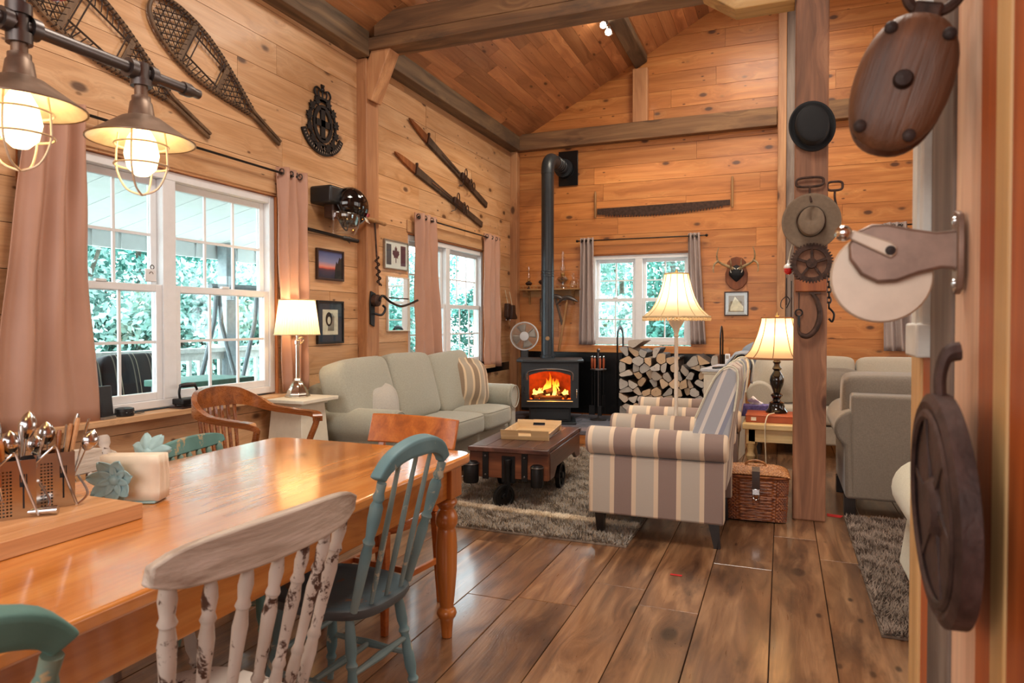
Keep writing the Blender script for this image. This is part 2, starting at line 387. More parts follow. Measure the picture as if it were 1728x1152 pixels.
plain('ember_log', '#2a1610', 0.9, noise=0.4, nscale=20)
plain('fire_brick', '#8a3a18', 0.9, noise=0.3, nscale=12)
plain('soffit_white', '#f0f3f4', 0.6, noise=0.02)
plain('deck_grey', '#8c8c88', 0.8)
plain('post_grey', '#8a959a', 0.7)
plain('railing_white', '#dfe2de', 0.6)
plain('grass', '#c4ccc0', 0.9, noise=0.3, nscale=1.5)
plain('trunk_bark', '#6e655a', 0.9, noise=0.3)
plain('leaf_teal', '#62a69c', 0.7, noise=0.3, nscale=1.2)
plain('leaf_pale', '#a4ccc4', 0.7, noise=0.25, nscale=1.2)
plain('leaf_deep', '#44887c', 0.7, noise=0.3, nscale=1.2)
for k in ('leaf_teal', 'leaf_pale', 'leaf_deep'): MATS[k].node_tree.nodes['Principled BSDF'].inputs['Subsurface Weight'].default_value = 0.0
plain('outdoor_wicker', '#2c2a2c', 0.7, noise=0.2)
stripes('outdoor_stripe', 'y', 0.16, [(0, '#23232a'), (0.55, '#8c8478'), (0.62, '#23232a'), (0.8, '#c4b8a0'), (0.84, '#23232a')])
plain('green_table', '#5f8f80', 0.5)
plain('bobber_white', '#e8e4dc', 0.3, coat=0.5)
plain('bobber_red', '#c01818', 0.3, coat=0.5)
plain('tape_red', '#c82020', 0.6)
plain('pillow_brown_patch', '#8a7a6a', 0.9)
worn_paint('paint_blue', '#6c8c92', '#547880', '#b8b09a', 0.45)
worn_paint('paint_blue_seat', '#4a5c62', '#3c4a50', '#6c4c38', 0.55, scale=5)
worn_paint('paint_teal', '#5e8c86', '#48746e', '#b09870', 0.55)
worn_paint('paint_white', '#cfc6bc', '#bcb0a4', '#4a3024', 0.62, scale=14)
wood('driftwood_crest', '#d8cdc2', '#c2b6a8', '#8a7464', 'y', along=2.0, across=16, rough=0.7, stain=0.5, staincol='#5a4438', var=0.05, bump=0.4)
fabric('sofa_sage', '#a8a798', '#86867a')
fabric('pillow_grey', '#b9b4aa'); fabric('sofa_dark', '#857a6c', '#655c52')
fabric('sofa_beige', '#c0b6a4', '#a49a88')
fabric('cream_fabric', '#d6d2bc', '#bcb8a2')
plain('curtain_tan', '#b58a74', 0.5, noise=0.03, nscale=5)
plain('curtain_grey', '#aa9a94', 0.55, noise=0.03, nscale=5); plain('patina', '#8a7464', 0.45, 0.7, noise=0.12)
fabric('throw_grey', '#8c98a8', '#6c7888')
SEQ = [(0, '#d8c2a8'), (0.10, '#b4aa9e'), (0.5, '#d8c2a8'), (0.60, '#8c7870')]
stripes('stripe_side', 'x', 0.262, SEQ, off=0.03); stripes('stripe_wing', 'x', 0.20, [(0, '#d6cfc8'), (.10, '#a4a6ac'), (.42, '#8c90a0'), (.55, '#d6cfc8'), (.64, '#a4a6ac')], off=.02, shear=.38); stripes('stripe_back', 'y', 0.262, SEQ, off=0.02)
stripes('stripe_pillow', 'x', 0.17, [(0, '#d2bc9c'), (0.14, '#8c7862'), (0.5, '#d2bc9c'), (0.62, '#a69a88')], off=0.03)
glass('pane_glass', (0.97, 1.0, 1.0, 1)); glass('clear_glass', (0.94, 0.94, 0.94, 1), 0.4)
glass('stove_glass', (1, 0.9, 0.8, 1), 0.03)
def shade_mat(name, col, emit, strength):
    m = NT(name); t = m.n('BsdfTranslucent', {0: lin(col)}); d = m.n('BsdfDiffuse', {0: lin(col)})
    mx = m.n('MixShader', {0: 0.6, 1: d.outputs[0], 2: t.outputs[0]}); m.t.nodes.remove(m.b); m.t.links.new(mx.outputs[0], m.out.inputs[0]); MATS[name] = m.m
shade_mat('shade_cream', '#f4e4c4', 0, 0); shade_mat('shade_tan', '#ecd0a8', 0, 0)
plain('shade_trim', '#8a5c3a', 0.8); plain('shade_trim_pale', '#cdb48a', 0.8)
glow('bulb_warm', '#ffe0b0', 5.0); glow('bulb_hot', '#fff0d8', 40.0)
plain('enamel_white', '#efe6d8', 0.3, coat=0.3)
# ------------------------------------------------------------------ walls, floor, ceiling
RW, YB, YF, ZE, SL, RX = 7.0, 8.36, -3.0, 3.63, 0.53, 3.5
def roof_z(x): return ZE + SL * (x if x < RX else RW - x)
T_LEFT = Matrix.Rotation(R(90), 4, 'Z')                                   # local x -> +Y, local y (out) -> -X
T_BACK = Matrix.Translation((0, YB, 0))
T_RIGHT = Matrix.Translation((RW, 0, 0)) @ Matrix.Rotation(R(-90), 4, 'Z')  # local x -> -Y
T_FRONT = Matrix.Translation((0, YF, 0)) @ Matrix.Rotation(R(180), 4, 'Z')
def cut(a, b, holes):
    segs = [(a, b)]
    for h0, h1 in holes:
        nx = []
        for s0, s1 in segs:
            if h1 <= s0 or h0 >= s1: nx.append((s0, s1)); continue
            if h0 - s0 > 0.01: nx.append((s0, h0))
            if s1 - h1 > 0.01: nx.append((h1, s1))
        segs = nx
    return segs
def wall(name, T, u0, u1, ztop, holes, mat, lim=None, rows=0.213, backing='seam_dark', boards=True, seglen=3.2):
    """holes: (u0,u1,z0,z1); lim(z)->(lo,hi) clips gables"""
    zs = sorted({0.0, ztop, min(ztop, ZE)} | {h[2] for h in holes} | {h[3] for h in holes})
    bk = G()
    def seg(g, a, b, z0, z1, y0, y1):
        if lim:
            l0, h0 = lim(z0); l1, h1 = lim(z1)
            p = [(max(a, l0), z0), (min(b, h0), z0), (min(b, h1), z1), (max(a, l1), z1)]
            if p[1][0] - p[0][0] < 0.004: return False
            if p[2][0] < p[3][0]: xm = (p[2][0] + p[3][0]) / 2; p[2] = (xm, z1); p[3] = (xm - 0.001, z1)
        else: p = [(a, z0), (b, z0), (b, z1), (a, z1)]
        g.prism(p, 'y', y0, y1); return True
    for z0, z1 in zip(zs, zs[1:]):
        hs = [(h[0], h[1]) for h in holes if h[2] < z1 - 1e-6 and h[3] > z0 + 1e-6]
        for a, b in cut(u0, u1, hs): seg(bk, a, b, z0, z1, 0.0, 0.13)
    root = kind(bk.xf(T).obj(name, backing, smooth=0))
    if not boards: return root
    z = 0.06; k = 0
    while z < ztop - 0.02:
        zt = min(z + rows, ztop); k += 1
        joints = []; u = u0 - random.uniform(0.2, seglen)
        while u < u1:
            joints.append(u); u += random.uniform(seglen * 0.55, seglen * 1.25)
        joints.append(u)
        for ja, jb in zip(joints, joints[1:]):
            ja, jb = max(ja, u0), min(jb, u1)
            if jb - ja < 0.02: continue
            subs = sorted({z, zt} | ({ZE} if lim and z + .01 < ZE < zt - .01 else set()) | {q for h in holes for q in (h[2], h[3]) if z + 0.012 < q < zt - 0.012})
            for z0, z1 in zip(subs, subs[1:]):
                zm = (z0 + z1) / 2
                hs = [(h[0], h[1]) for h in holes if h[2] < zm < h[3]]
                for a, b in cut(ja, jb, hs):
                    g = G()
                    if seg(g, a + 0.0012, b - 0.0012, z0 + (0.0016 if z0 == z else 0), z1 - (0.0016 if z1 == zt else 0), -0.02 + random.uniform(-0.0015, 0.0015), -0.0005):
                        g.xf(T).obj('board', mat, root, smooth=0)
        z = zt
    return root
W1 = (2.08, 3.84, 0.80, 2.20); W2 = (5.62, 7.42, 0.80, 2.16); W3 = (1.07, 2.33, 1.02, 2.16); W4 = (4.50, 5.76, 1.02, 2.16)
wall('wall_left', T_LEFT, YF, YB, 3.60, [W1, W2], 'pine_left')
wall('wall_back', T_BACK, 0, RW, 5.46, [W3, W4], 'pine_back', lim=lambda z: (max(0, (z - ZE) / SL), RW - max(0, (z - ZE) / SL)), backing='pine_back')
wall('wall_right', T_RIGHT, -YB, -YF, 3.60, [], 'pine_right', boards=False, backing='pine_right')
wall('wall_front', T_FRONT, -RW, 0, 5.46, [], 'pine_back', lim=lambda z: (-RW + max(0, (z - ZE) / SL), -max(0, (z - ZE) / SL)), boards=False, backing='pine_back')
# floor: wide planks along Y on a dark subfloor
fl = kind(G().box(-0.13, RW + 0.13, YF - 0.13, YB + 0.13, -0.12, -0.021).obj('floor', 'hole_dark', smooth=0))
x = 0.0; widths = [0.27, 0.3, 0.24, 0.29, 0.26]
xi = 0
while x < RW - 0.02:
    wd = min(widths[xi % 5], RW - x); xi += 1; y = YF - random.uniform(0, 2.0)
    while y < YB:
        y2 = min(y + random.uniform(2.0, 3.4), YB); ya = max(y, YF)
        if y2 - ya > 0.1:
            if YB - y2 < 0.3: y2 = YB
            zt = random.uniform(-0.0004, 0.0003)
            G().box(x + 0.0018, x + wd - 0.0018, ya + 0.0015, y2 - 0.0015, -0.0208, zt).obj('plank', 'floor_wood', fl, smooth=0, bevel=0.002, bseg=1)
        y = y2
    x += wd
# ceiling: two slopes of boards along Y under a roof slab
g = G()
g.prism([(-0.13, roof_z(0) - 0.07 + 0.03), (RX, roof_z(RX) + 0.03), (RW + 0.13, roof_z(RW) - 0.07 + 0.03), (RW + 0.13, roof_z(RW) + 0.2), (RX, roof_z(RX) + 0.3), (-0.13, roof_z(0) + 0.2)], 'y', YF - 0.13, YB + 0.13)
ce = kind(g.obj('ceiling', 'hole_dark', smooth=0))
cosr = 1 / math.sqrt(1 + SL * SL); bw = 0.135 * cosr
def ceil_boards(xa, xb, sgn, yf):
    x = xa
    while x < xb - 0.01:
        x2 = min(x + bw, xb); y = yf - random.uniform(0, 1.5)
        while y < YB:
            y2 = min(y + random.uniform(0.9, 2.4), YB); y2 = YB if YB - y2 < .2 else y2; ya = max(y, yf)
            if y2 - ya > 0.02:
                a, b = x + 0.0012, x2 - 0.0012; d = random.uniform(-0.0015, 0.0015)
                za, zb = roof_z(a), roof_z(b)
                G().prism([(a, za + d), (b, zb + d), (b, zb + 0.024), (a, za + 0.024)], 'y', ya + 0.001, y2 - 0.001).obj('board', 'pine_ceiling', ce, smooth=0)
            y = y2
        x = x2
ceil_boards(0.0, RX, 1, 3.0)
for xa, xb in ((0, RX), (RX, RW)):
    y0, y1 = (YF, 3.0) if xa == 0 else (YF, YB)
    g = G(); n = 12
    for i in range(n):
        a = xa + (xb - xa) * i / n + 0.001; b = xa + (xb - xa) * (i + 1) / n - 0.001
        G().prism([(a, roof_z(a)), (b, roof_z(b)), (b, roof_z(b) + 0.024), (a, roof_z(a) + 0.024)], 'y', y0, y1).obj('board', 'pine_ceiling', ce, smooth=0)
# ------------------------------------------------------------------ timber frame
def timber(name, mat, label=None, bev=0.008):
    def f(g): return kind(g.obj(name, mat, smooth=0, bevel=bev))
    return f
timber('trim_1', 'beam_y')(G().prism([(0, 3.50), (0.15, 3.50), (0.15, roof_z(0.15) - 0.004), (0, roof_z(0) - 0.004)], 'y', YF, 4.80))      # wall plates
timber('trim_2', 'beam_y')(G().prism([(0, 3.53), (0.16, 3.53), (0.16, roof_z(0.16) - 0.004), (0, roof_z(0) - 0.004)], 'y', 5.0, 8.22))
timber('trim_3', 'beam_x')(G().box(0.03, RW - 0.03, 4.78, 4.99, 3.55, 3.62 + 0.03).box(0.2, RW - 0.2, 4.78, 4.99, 3.65, 3.84))             # tie beam
timber('trim_4', 'beam_x')(G().box(0.10, 3.26, 8.22, 8.335, 3.53, 3.74))
timber('trim_5', 'beam_x')(G().box(3.52, RW - 0.1, 8.22, 8.335, 3.53, 3.74))
timber('trim_6', 'post_pine')(G().box(0.0, 0.115, 4.80, 4.985, 0.0, 3.5))
timber('trim_7', 'post_pine')(G().box(0.0, 0.115, 8.23, 8.338, 0.0, 3.53))
timber('trim_8', 'post_pine')(G().bar((0.075, 4.89, 3.18), (0.27, 4.89, 3.62), 0.17, 0.15, up=(0, 1, 0)))                                    # knee brace
pr_ = kind(G().box(3.40, 3.60, 4.84, 5.04, 0.0, roof_z(RX) - 0.1).obj('trim_9', 'post_wood', smooth=0, bevel=0.01))                          # ridge post
timber('trim_10', 'bolster_wood')(G().prism([(2.7, 3.62), (3.02, 3.40), (3.395, 3.40), (3.395, 3.545), (3.1, 3.545)], 'y', 4.80, 4.98))
timber('trim_11', 'post_pine')(G().box(3.27, 3.36, 8.18, 8.338, 0.0, 5.2))                                                                   # ridge post on the back wall
timber('trim_12', 'grey_barnwood')(G().box(3.36, 3.51, 8.2, 8.338, 0.0, 5.3))
timber('trim_13', 'post_pine')(G().box(1.62, 1.80, 8.24, 8.338, 3.74, roof_z(1.62) - 0.10))
timber('trim_14', 'beam_y')(G().prism([(1.64, roof_z(1.64) - 0.09), (1.78, roof_z(1.78) - 0.09), (1.78, roof_z(1.78) - 0.003), (1.64, roof_z(1.64) - 0.003)], 'y', 4.99, 8.335))
kind(G().box(0.115, 6.95, 8.315, 8.338, 0.0, 0.13).obj('baseboard_back', 'pine_back', smooth=0, bevel=0.004))
kind(G().box(0.0, 0.022, YF, 4.80, 0.0, 0.13).obj('baseboard_left', 'pine_left', smooth=0, bevel=0.004))
# ------------------------------------------------------------------ windows
def window(name, T, W, mull, cols, label, sill=True, header=True):
    u0, u1, z0, z1 = W
    root = kind(bpy.data.objects.new(name, None)); COL.objects.link(root)
    def put(g, nm, mat, par=root, bev=0.004): return g.xf(T).obj(nm, mat, par, smooth=30, bevel=bev)
    for a in (G().box(u0 - 0.002, u0 + 0.012, -0.018, 0.13, z0, z1), G().box(u1 - 0.012, u1 + 0.002, -0.018, 0.13, z0, z1), G().box(u0 + .012, u1 - .012, -0.018, 0.13, z1 - 0.012, z1 + 0.002)):
        put(a, 'jamb', 'pine_vert')
    fu0, fu1, fz0, fz1 = u0 + 0.014, u1 - 0.014, z0 + 0.014, z1 - 0.014
    f = G().box(fu0, fu0 + 0.05, 0.0, 0.10, fz0, fz1).box(fu1 - 0.05, fu1, 0.0, 0.10, fz0, fz1).box(fu0 + 0.05, fu1 - 0.05, 0.0, 0.10, fz1 - 0.05, fz1).box(fu0 + 0.05, fu1 - 0.05, 0.0, 0.10, fz0, fz0 + 0.045).box(mull - 0.045, mull + 0.045, 0.0, 0.10, fz0 + 0.045, fz1 - 0.05)
    put(f, 'frame', 'white_vinyl')
    zm = (fz0 + fz1) / 2 - 0.0
    for a, b in ((fu0 + 0.05, mull - 0.045), (mull + 0.045, fu1 - 0.05)):
        for lo in (0, 1):
            y = 0.012 if lo else 0.05
            c0, c1 = (fz0 + 0.045, zm + 0.022) if lo else (zm - 0.022, fz1 - 0.05)
            r = 0.04
            s = G().box(a, a + r, y, y + 0.034, c0, c1).box(b - r, b, y, y + 0.034, c0, c1).box(a + r, b - r, y, y + 0.034, c1 - 0.042, c1).box(a + r, b - r, y, y + 0.034, c0, c0 + 0.045)
            so = put(s, 'sash', 'white_vinyl')
            put(G().box(a + r, b - r, y + 0.014, y + 0.018, c0 + 0.045, c1 - 0.042), 'pane', 'pane_glass', so, 0)
            ga, gb, gc, gd = a + r, b - r, c0 + 0.045, c1 - 0.042
            for i in range(1, cols):
                uu = ga + (gb - ga) * i / cols; put(G().box(uu - 0.008, uu + 0.008, y + 0.010, y + 0.022, gc, gd), 'muntin', 'white_vinyl', so, 0)
            zz = (gc + gd) / 2; put(G().box(ga, gb, y + 0.009, y + 0.023, zz - 0.008, zz + 0.008), 'muntin', 'white_vinyl', so, 0)
            if lo: put(G().box((a + b) / 2 - 0.03, (a + b) / 2 + 0.03, y - 0.004, y + 0.02, c1, c1 + 0.014), 'sash_latch', 'white_vinyl', so, 0.002)
    if sill: put(G().box(u0 - 0.08, u1 + 0.08, -0.125, 0.0, z0 - 0.03, z0 + 0.004), 'sill', 'pine_vert' if False else ('pine_left' if T is T_LEFT else 'pine_back'))
    if header: put(G().box(u0 - 0.02, u1 + 0.02, -0.032, -0.0215, z1 + 0.004, z1 + 0.12), 'header_board', 'pine_left' if T is T_LEFT else 'pine_back')
    return root
window('window_1', T_LEFT, W1, 2.945, 3, '')
window('window_2', T_LEFT, W2, 6.50, 3, '')
window('window_3', T_BACK, W3, 1.68, 2, '', sill=False)
window('window_4', T_BACK, W4, 5.12, 2, '', sill=False)
# ================================================================== dining table and chairs
def dining_table():
    t = thing('dining_table', 'long honey pine farmhouse dining table with turned legs and a glossy top', 'table', (1.615, 1.45, 0))
    hx, y0, y1, r = 0.52, -1.15, 1.13, 0.07
    pts = []
    for cx, cy, a0 in ((hx - r, y1 - r, 0), (-hx + r, y1 - r, 90), (-hx + r, y0 + r, 180), (hx - r, y0 + r, 270)):
        for k in range(7): a = R(a0 + 15 * k); pts.append((cx + r * math.cos(a), cy + r * math.sin(a)))
    G().prism(pts, 'z', 0.722, 0.76).obj('tabletop', 'table_pine', t, bevel=0.009, bseg=3)
    ax, ay0, ay1 = 0.445, -1.05, 1.035
    for s in (-1, 1):
        G().box(s * ax - 0.012, s * ax + 0.012, ay0, ay1, 0.585, 0.721).obj('apron', 'table_pine', t, bevel=0.003)
    for yy in (ay0, ay1): G().box(-ax, ax, yy - 0.012, yy + 0.012, 0.585, 0.721).obj('apron', 'table_pine_z', t, bevel=0.003)
    prof = [(0.585, .030), (.575, .042), (.56, .046), (.545, .036), (.535, .030), (.52, .040), (.50, .047), (.475, .046), (.455, .036), (.44, .040), (.38, .045), (.28, .043), (.18, .034), (.125, .028), (.115, .038), (.10, .042), (.085, .036), (.075, .028), (.03, .024), (0, .022)]
    for sx in (-1, 1):
        for yy in (ay0 - 0.01, ay1 + 0.005):
            G().box(sx * 0.43 - 0.047, sx * 0.43 + 0.047, yy - 0.047, yy + 0.047, 0.585, 0.7215).lathe([(r_, z) for z, r_ in prof][::-1], (sx * 0.43, yy, 0), 20).obj('leg', 'table_pine_z', t, bevel=0.003)
    return t
dining_table()
TURN = [(0, .7), (.08, .85), (.2, 1.1), (.3, 1.15), (.36, .8), (.39, 1.2), (.42, .8), (.55, 1.15), (.68, 1.25), (.76, .8), (.79, 1.2), (.83, .8), (1, .75)]
def legs4(t, mat, r=0.017, ztop=0.44, ix=.13, iy=.14, ox=.19, oy=.19, prof=TURN, stret=True):
    P = {}
    for sx in (-1, 1):
        for sy in (-1, 1):
            a, b = Vector((sx * ix, sy * iy, ztop)), Vector((sx * ox, sy * oy, 0.0)); P[sx, sy] = (a, b)
            G().turned(a, b, [(q, r * k) for q, k in prof], 10).obj('leg', mat, t)
    if stret:
        mids = []
        for sy in (-1, 1):
            a = P[-1, sy][0].lerp(P[-1, sy][1], .58); b = P[1, sy][0].lerp(P[1, sy][1], .58); mids.append((a + b) / 2)
            G().turned(a, b, [(0, .009), (.3, .012), (.5, .015), (.7, .012), (1, .009)], 8).obj('stretcher', mat, t)
        G().turned(mids[0], mids[1], [(0, .009), (.3, .012), (.5, .015), (.7, .012), (1, .009)], 8).obj('stretcher', mat, t)
        for sx in (-1, 1):
            a = P[sx, -1][0].lerp(P[sx, -1][1], .45); b = P[sx, 1][0].lerp(P[sx, 1][1], .45)
            G().turned(a, b, [(0, .009), (.3, .012), (.5, .015), (.7, .012), (1, .009)], 8).obj('stretcher', mat, t)
def seat_shape(t, mat, w=0.42, d=0.42, z=0.45, th=0.035):
    pts = []
    for k in range(36):
        a = 2 * PI * k / 36; c, s_ = math.cos(a), math.sin(a); e = 0.62
        x = math.copysign(abs(c) ** e, c) * d / 2; y = math.copysign(abs(s_) ** e, s_) * w / 2 * (1.0 + 0.10 * (1 if c > 0 else c + 1) - 0.08)
        pts.append((x, y))
    n = len(pts); g = G()
    rings = [(1.0, z - th * .5), (.97, z - th), (.6, z - th)]; up = [(1.0, z - th * .5), (.985, z - th * .12), (.93, z), (.8, z - .006), (.5, z - .012), (.2, z - .012)]
    allr = rings[::-1] + up[1:] if False else [(0.55, z - th), (.96, z - th), (1.0, z - th * .55), (.99, z - th * .15), (.94, z), (.8, z - .005), (.5, z - .011), (.2, z - .012)]
    vs = [(x * k, y * k, zz) for k, zz in allr for x, y in pts]; m = len(allr)
    fs = [(i * n + k, i * n + (k + 1) % n, (i + 1) * n + (k + 1) % n, (i + 1) * n + k) for i in range(m - 1) for k in range(n)]
    fs += [tuple(range(n))[::-1], tuple(range((m - 1) * n, m * n))]
    return g.add(vs, fs).obj('seat', mat, t)
ARROW = [(0, .9), (.15, 1.1), (.27, 1.25), (.34, 1.0), (.36, 1.3), (.39, .95), (.55, 1.1), (.7, 1.35), (.78, 1.0), (.80, 1.35), (.83, 1.0), (.9, 1.3), (.95, 1.1), (1, .7)]
def bow_chair(label, loc, rz, mat, seatmat, ws=1.0):
    """faces +x; arched bow crest over turned stiles and plain spindles"""
    t = thing('spindle_chair', label, 'chair', loc, rz)
    seat_shape(t, seatmat, 0.43, 0.42); legs4(t, mat); t.scale = (1.0, ws, .965)
    top = lambda y: Vector((-.285 - .02 * (1 - (y / .19) ** 2), y, .80 + .155 * math.sqrt(max(0, 1 - (abs(y) / .215) ** 2.4))))
    for s in (-1, 1): G().turned((-.165, s * .165, .445), (-.288, s * .192, .868), [(q, .0140 * k) for q, k in [(0, .9), (.2, 1.1), (.45, 1.3), (.52, 1.0), (.55, 1.45), (.58, 1.0), (.72, 1.5), (.82, 1.5), (.86, 1.0), (.89, 1.4), (.93, 1.0), (1, 1.1)]], 10).obj('stile', mat, t)
    for y in (-.095, 0.0, .095):
        b = top(y * 1.05); G().turned((-.18, y * .95, .445), b, [(0, .007), (.3, .0105), (.6, .0095), (1, .007)], 8).obj('spindle', mat, t)
    g = G(); ys = [-.205, -.20, -.185, -.15, -.10, -.05, 0, .05, .10, .15, .185, .20, .205]; prof = []
    for y in ys: prof.append((top(y), .038 if abs(y) > .18 else .050))
    vs = []
    for i, (p, h) in enumerate(prof):
        c = Vector((p.x, p.y, .84 + (p.z - .80) * .72)); n_ = Vector((0, p.y * 1.2, .16 - abs(p.y) * .25)).normalized()
        for dx, dn in ((-.02, -.6), (-.022, .6), (.014, .8), (.02, -.45)): vs.append(c + n_ * h * dn + Vector((dx, 0, 0)))
    k = len(prof); fs = [(i * 4 + j, i * 4 + (j + 1) % 4, (i + 1) * 4 + (j + 1) % 4, (i + 1) * 4 + j) for i in range(k - 1) for j in range(4)] + [(0, 1, 2, 3)[::-1], tuple(range(4 * (k - 1), 4 * k))]
    G().add(vs, fs).obj('crest_rail', mat, t, bevel=0.006, sub=1)
    return t
def crest_board(t, mat, w=.50, z=.885, h=.085, x=-.27, bend=.55, ear=True, name='crest_rail'):
    n = 17; vs = []
    for i in range(n):
        u = -1 + 2 * i / (n - 1); y = u * w / 2; e = 1 - abs(u) ** 9 * .5
        zt = z + h * .5 * (1.15 - .32 * u * u) * e; zb = z - h * .5 * (1.0 - .18 * u * u + (.35 * (abs(u) > .8) * 0)) * e
        xx = x + bend * y * y
        vs += [(xx - .013, y, zb), (xx - .013 - .008, y, zt), (xx + .009 - .008, y, zt), (xx + .013, y, zb)]
    fs = [(i * 4 + j, (i + 1) * 4 + j, (i + 1) * 4 + (j + 1) % 4, i * 4 + (j + 1) % 4) for i in range(n - 1) for j in range(4)] + [(0, 1, 2, 3), tuple(range(4 * (n - 1), 4 * n))[::-1]]
    return G().add(vs, fs).obj(name, mat, t, bevel=.005)
def arrow_chair(label, loc, rz, mat, seatmat, crestmat, w=.50, z=.885, nsp=5, finial=False, lean=.0, r=.0112, h=.085):
    t = thing('spindle_chair', label, 'chair', loc, rz)
    seat_shape(t, seatmat, 0.43, 0.43); legs4(t, mat)
    x1 = -.27 - lean; crest_board(t, crestmat, w, z, h, x1)
    for s in (-1, 1):
        yt = s * (w / 2 - .035); zt = z + (.085 if finial else -.01)
        prof = ARROW + [] if not finial else [(q * .86, k) for q, k in ARROW[:-1]] + [(.86, 1.5), (.9, 1.2), (.93, 1.7), (.98, 1.6), (1, 1.2)]
        G().turned((-.155, s * .165, .44), (x1 + .55 * yt * yt - (.02 if finial else 0), yt, zt), [(q, r * 1.12 * k) for q, k in prof], 10).obj('stile', mat, t)
    for i in range(nsp):
        u = -1 + 2 * (i + 1) / (nsp + 1); yt = u * (w / 2 - .035); yb = u * .165
        G().turned((-.175 + .02 * abs(u), yb, .44), (x1 + .55 * yt * yt, yt, z - h * .38), [(q, r * k) for q, k in ARROW], 10).obj('spindle', mat, t)
    return t
bow_chair('blue painted spindle chair with a bow back by the near corner of the table', (1.98, 1.86, 0), 176, 'paint_blue', 'paint_blue_seat', .86)
arrow_chair('white distressed spindle chair with bare wood showing, at the right side of the table', (2.15, 1.075, 0), 176, 'paint_white', 'paint_white', 'driftwood_crest', w=.52, z=.885)
bow_chair('teal painted bow-back chair at the lower left corner of the view', (2.10, 0.44, 0), 180, 'paint_teal', 'paint_teal')
arrow_chair('green painted spindle chair on the window side of the table', (1.22, 2.24, 0), 12, 'paint_teal', 'paint_teal', 'paint_teal', w=.44, z=.775, h=.06)
arrow_chair('white distressed spindle chair with knobbed posts, behind the cutlery caddies', (1.22, 1.62, 0), 4, 'paint_white', 'paint_white', 'driftwood_crest', w=.48, z=.79, finial=True, h=.09)
def end_chair():
    t = thing('wooden_chair', 'glossy cherry wood chair with curved back rail at the far table end', 'chair', (1.65, 2.60, 0), -97)
    seat_shape(t, 'cherry_chair', .42, .42); 
    for sy in (-1, 1):
        G().bar((.17, sy * .17, .43), (.18, sy * .175, 0), .036, .036, w1=.026, h1=.026).obj('leg', 'cherry_chair', t, bevel=.004)
        G().bar((-.19, sy * .17, .43), (-.22, sy * .18, 0), .036, .036, w1=.028, h1=.028).obj('leg', 'cherry_chair', t, bevel=.004)
        G().bar((-.185, sy * .17, .43), (-.27, sy * .20, .76), .032, .03).obj('stile', 'cherry_chair', t, bevel=.004)
        G().bar((.172, sy * .172, .2), (-.205, sy * .175, .2), .018, .026).obj('stretcher', 'cherry_chair', t, bevel=.003)
    G().bar((-.02, -.173, .2), (-.02, .173, .2), .018, .026).obj('stretcher', 'cherry_chair', t, bevel=.003)
    n = 15; vs = []
    for i in range(n):
        u = -1 + 2 * i / (n - 1); y = u * .255; xx = -.30 + .62 * y * y
        vs += [(xx + .028, y, .715), (xx - .012, y, .848), (xx + .008, y, .850), (xx + .050, y, .715)]
    fs = [(i * 4 + j, (i + 1) * 4 + j, (i + 1) * 4 + (j + 1) % 4, i * 4 + (j + 1) % 4) for i in range(n - 1) for j in range(4)] + [(0, 1, 2, 3), tuple(range(4 * (n - 1), 4 * n))[::-1]]
    G().add(vs, fs).obj('back_rail', 'cherry_chair', t, bevel=.006, bseg=3)
    G().bar((-.225, -.17, .58), (-.225, .17, .58), .016, .05).obj('back_rail', 'cherry_chair', t, bevel=.004)
end_chair()
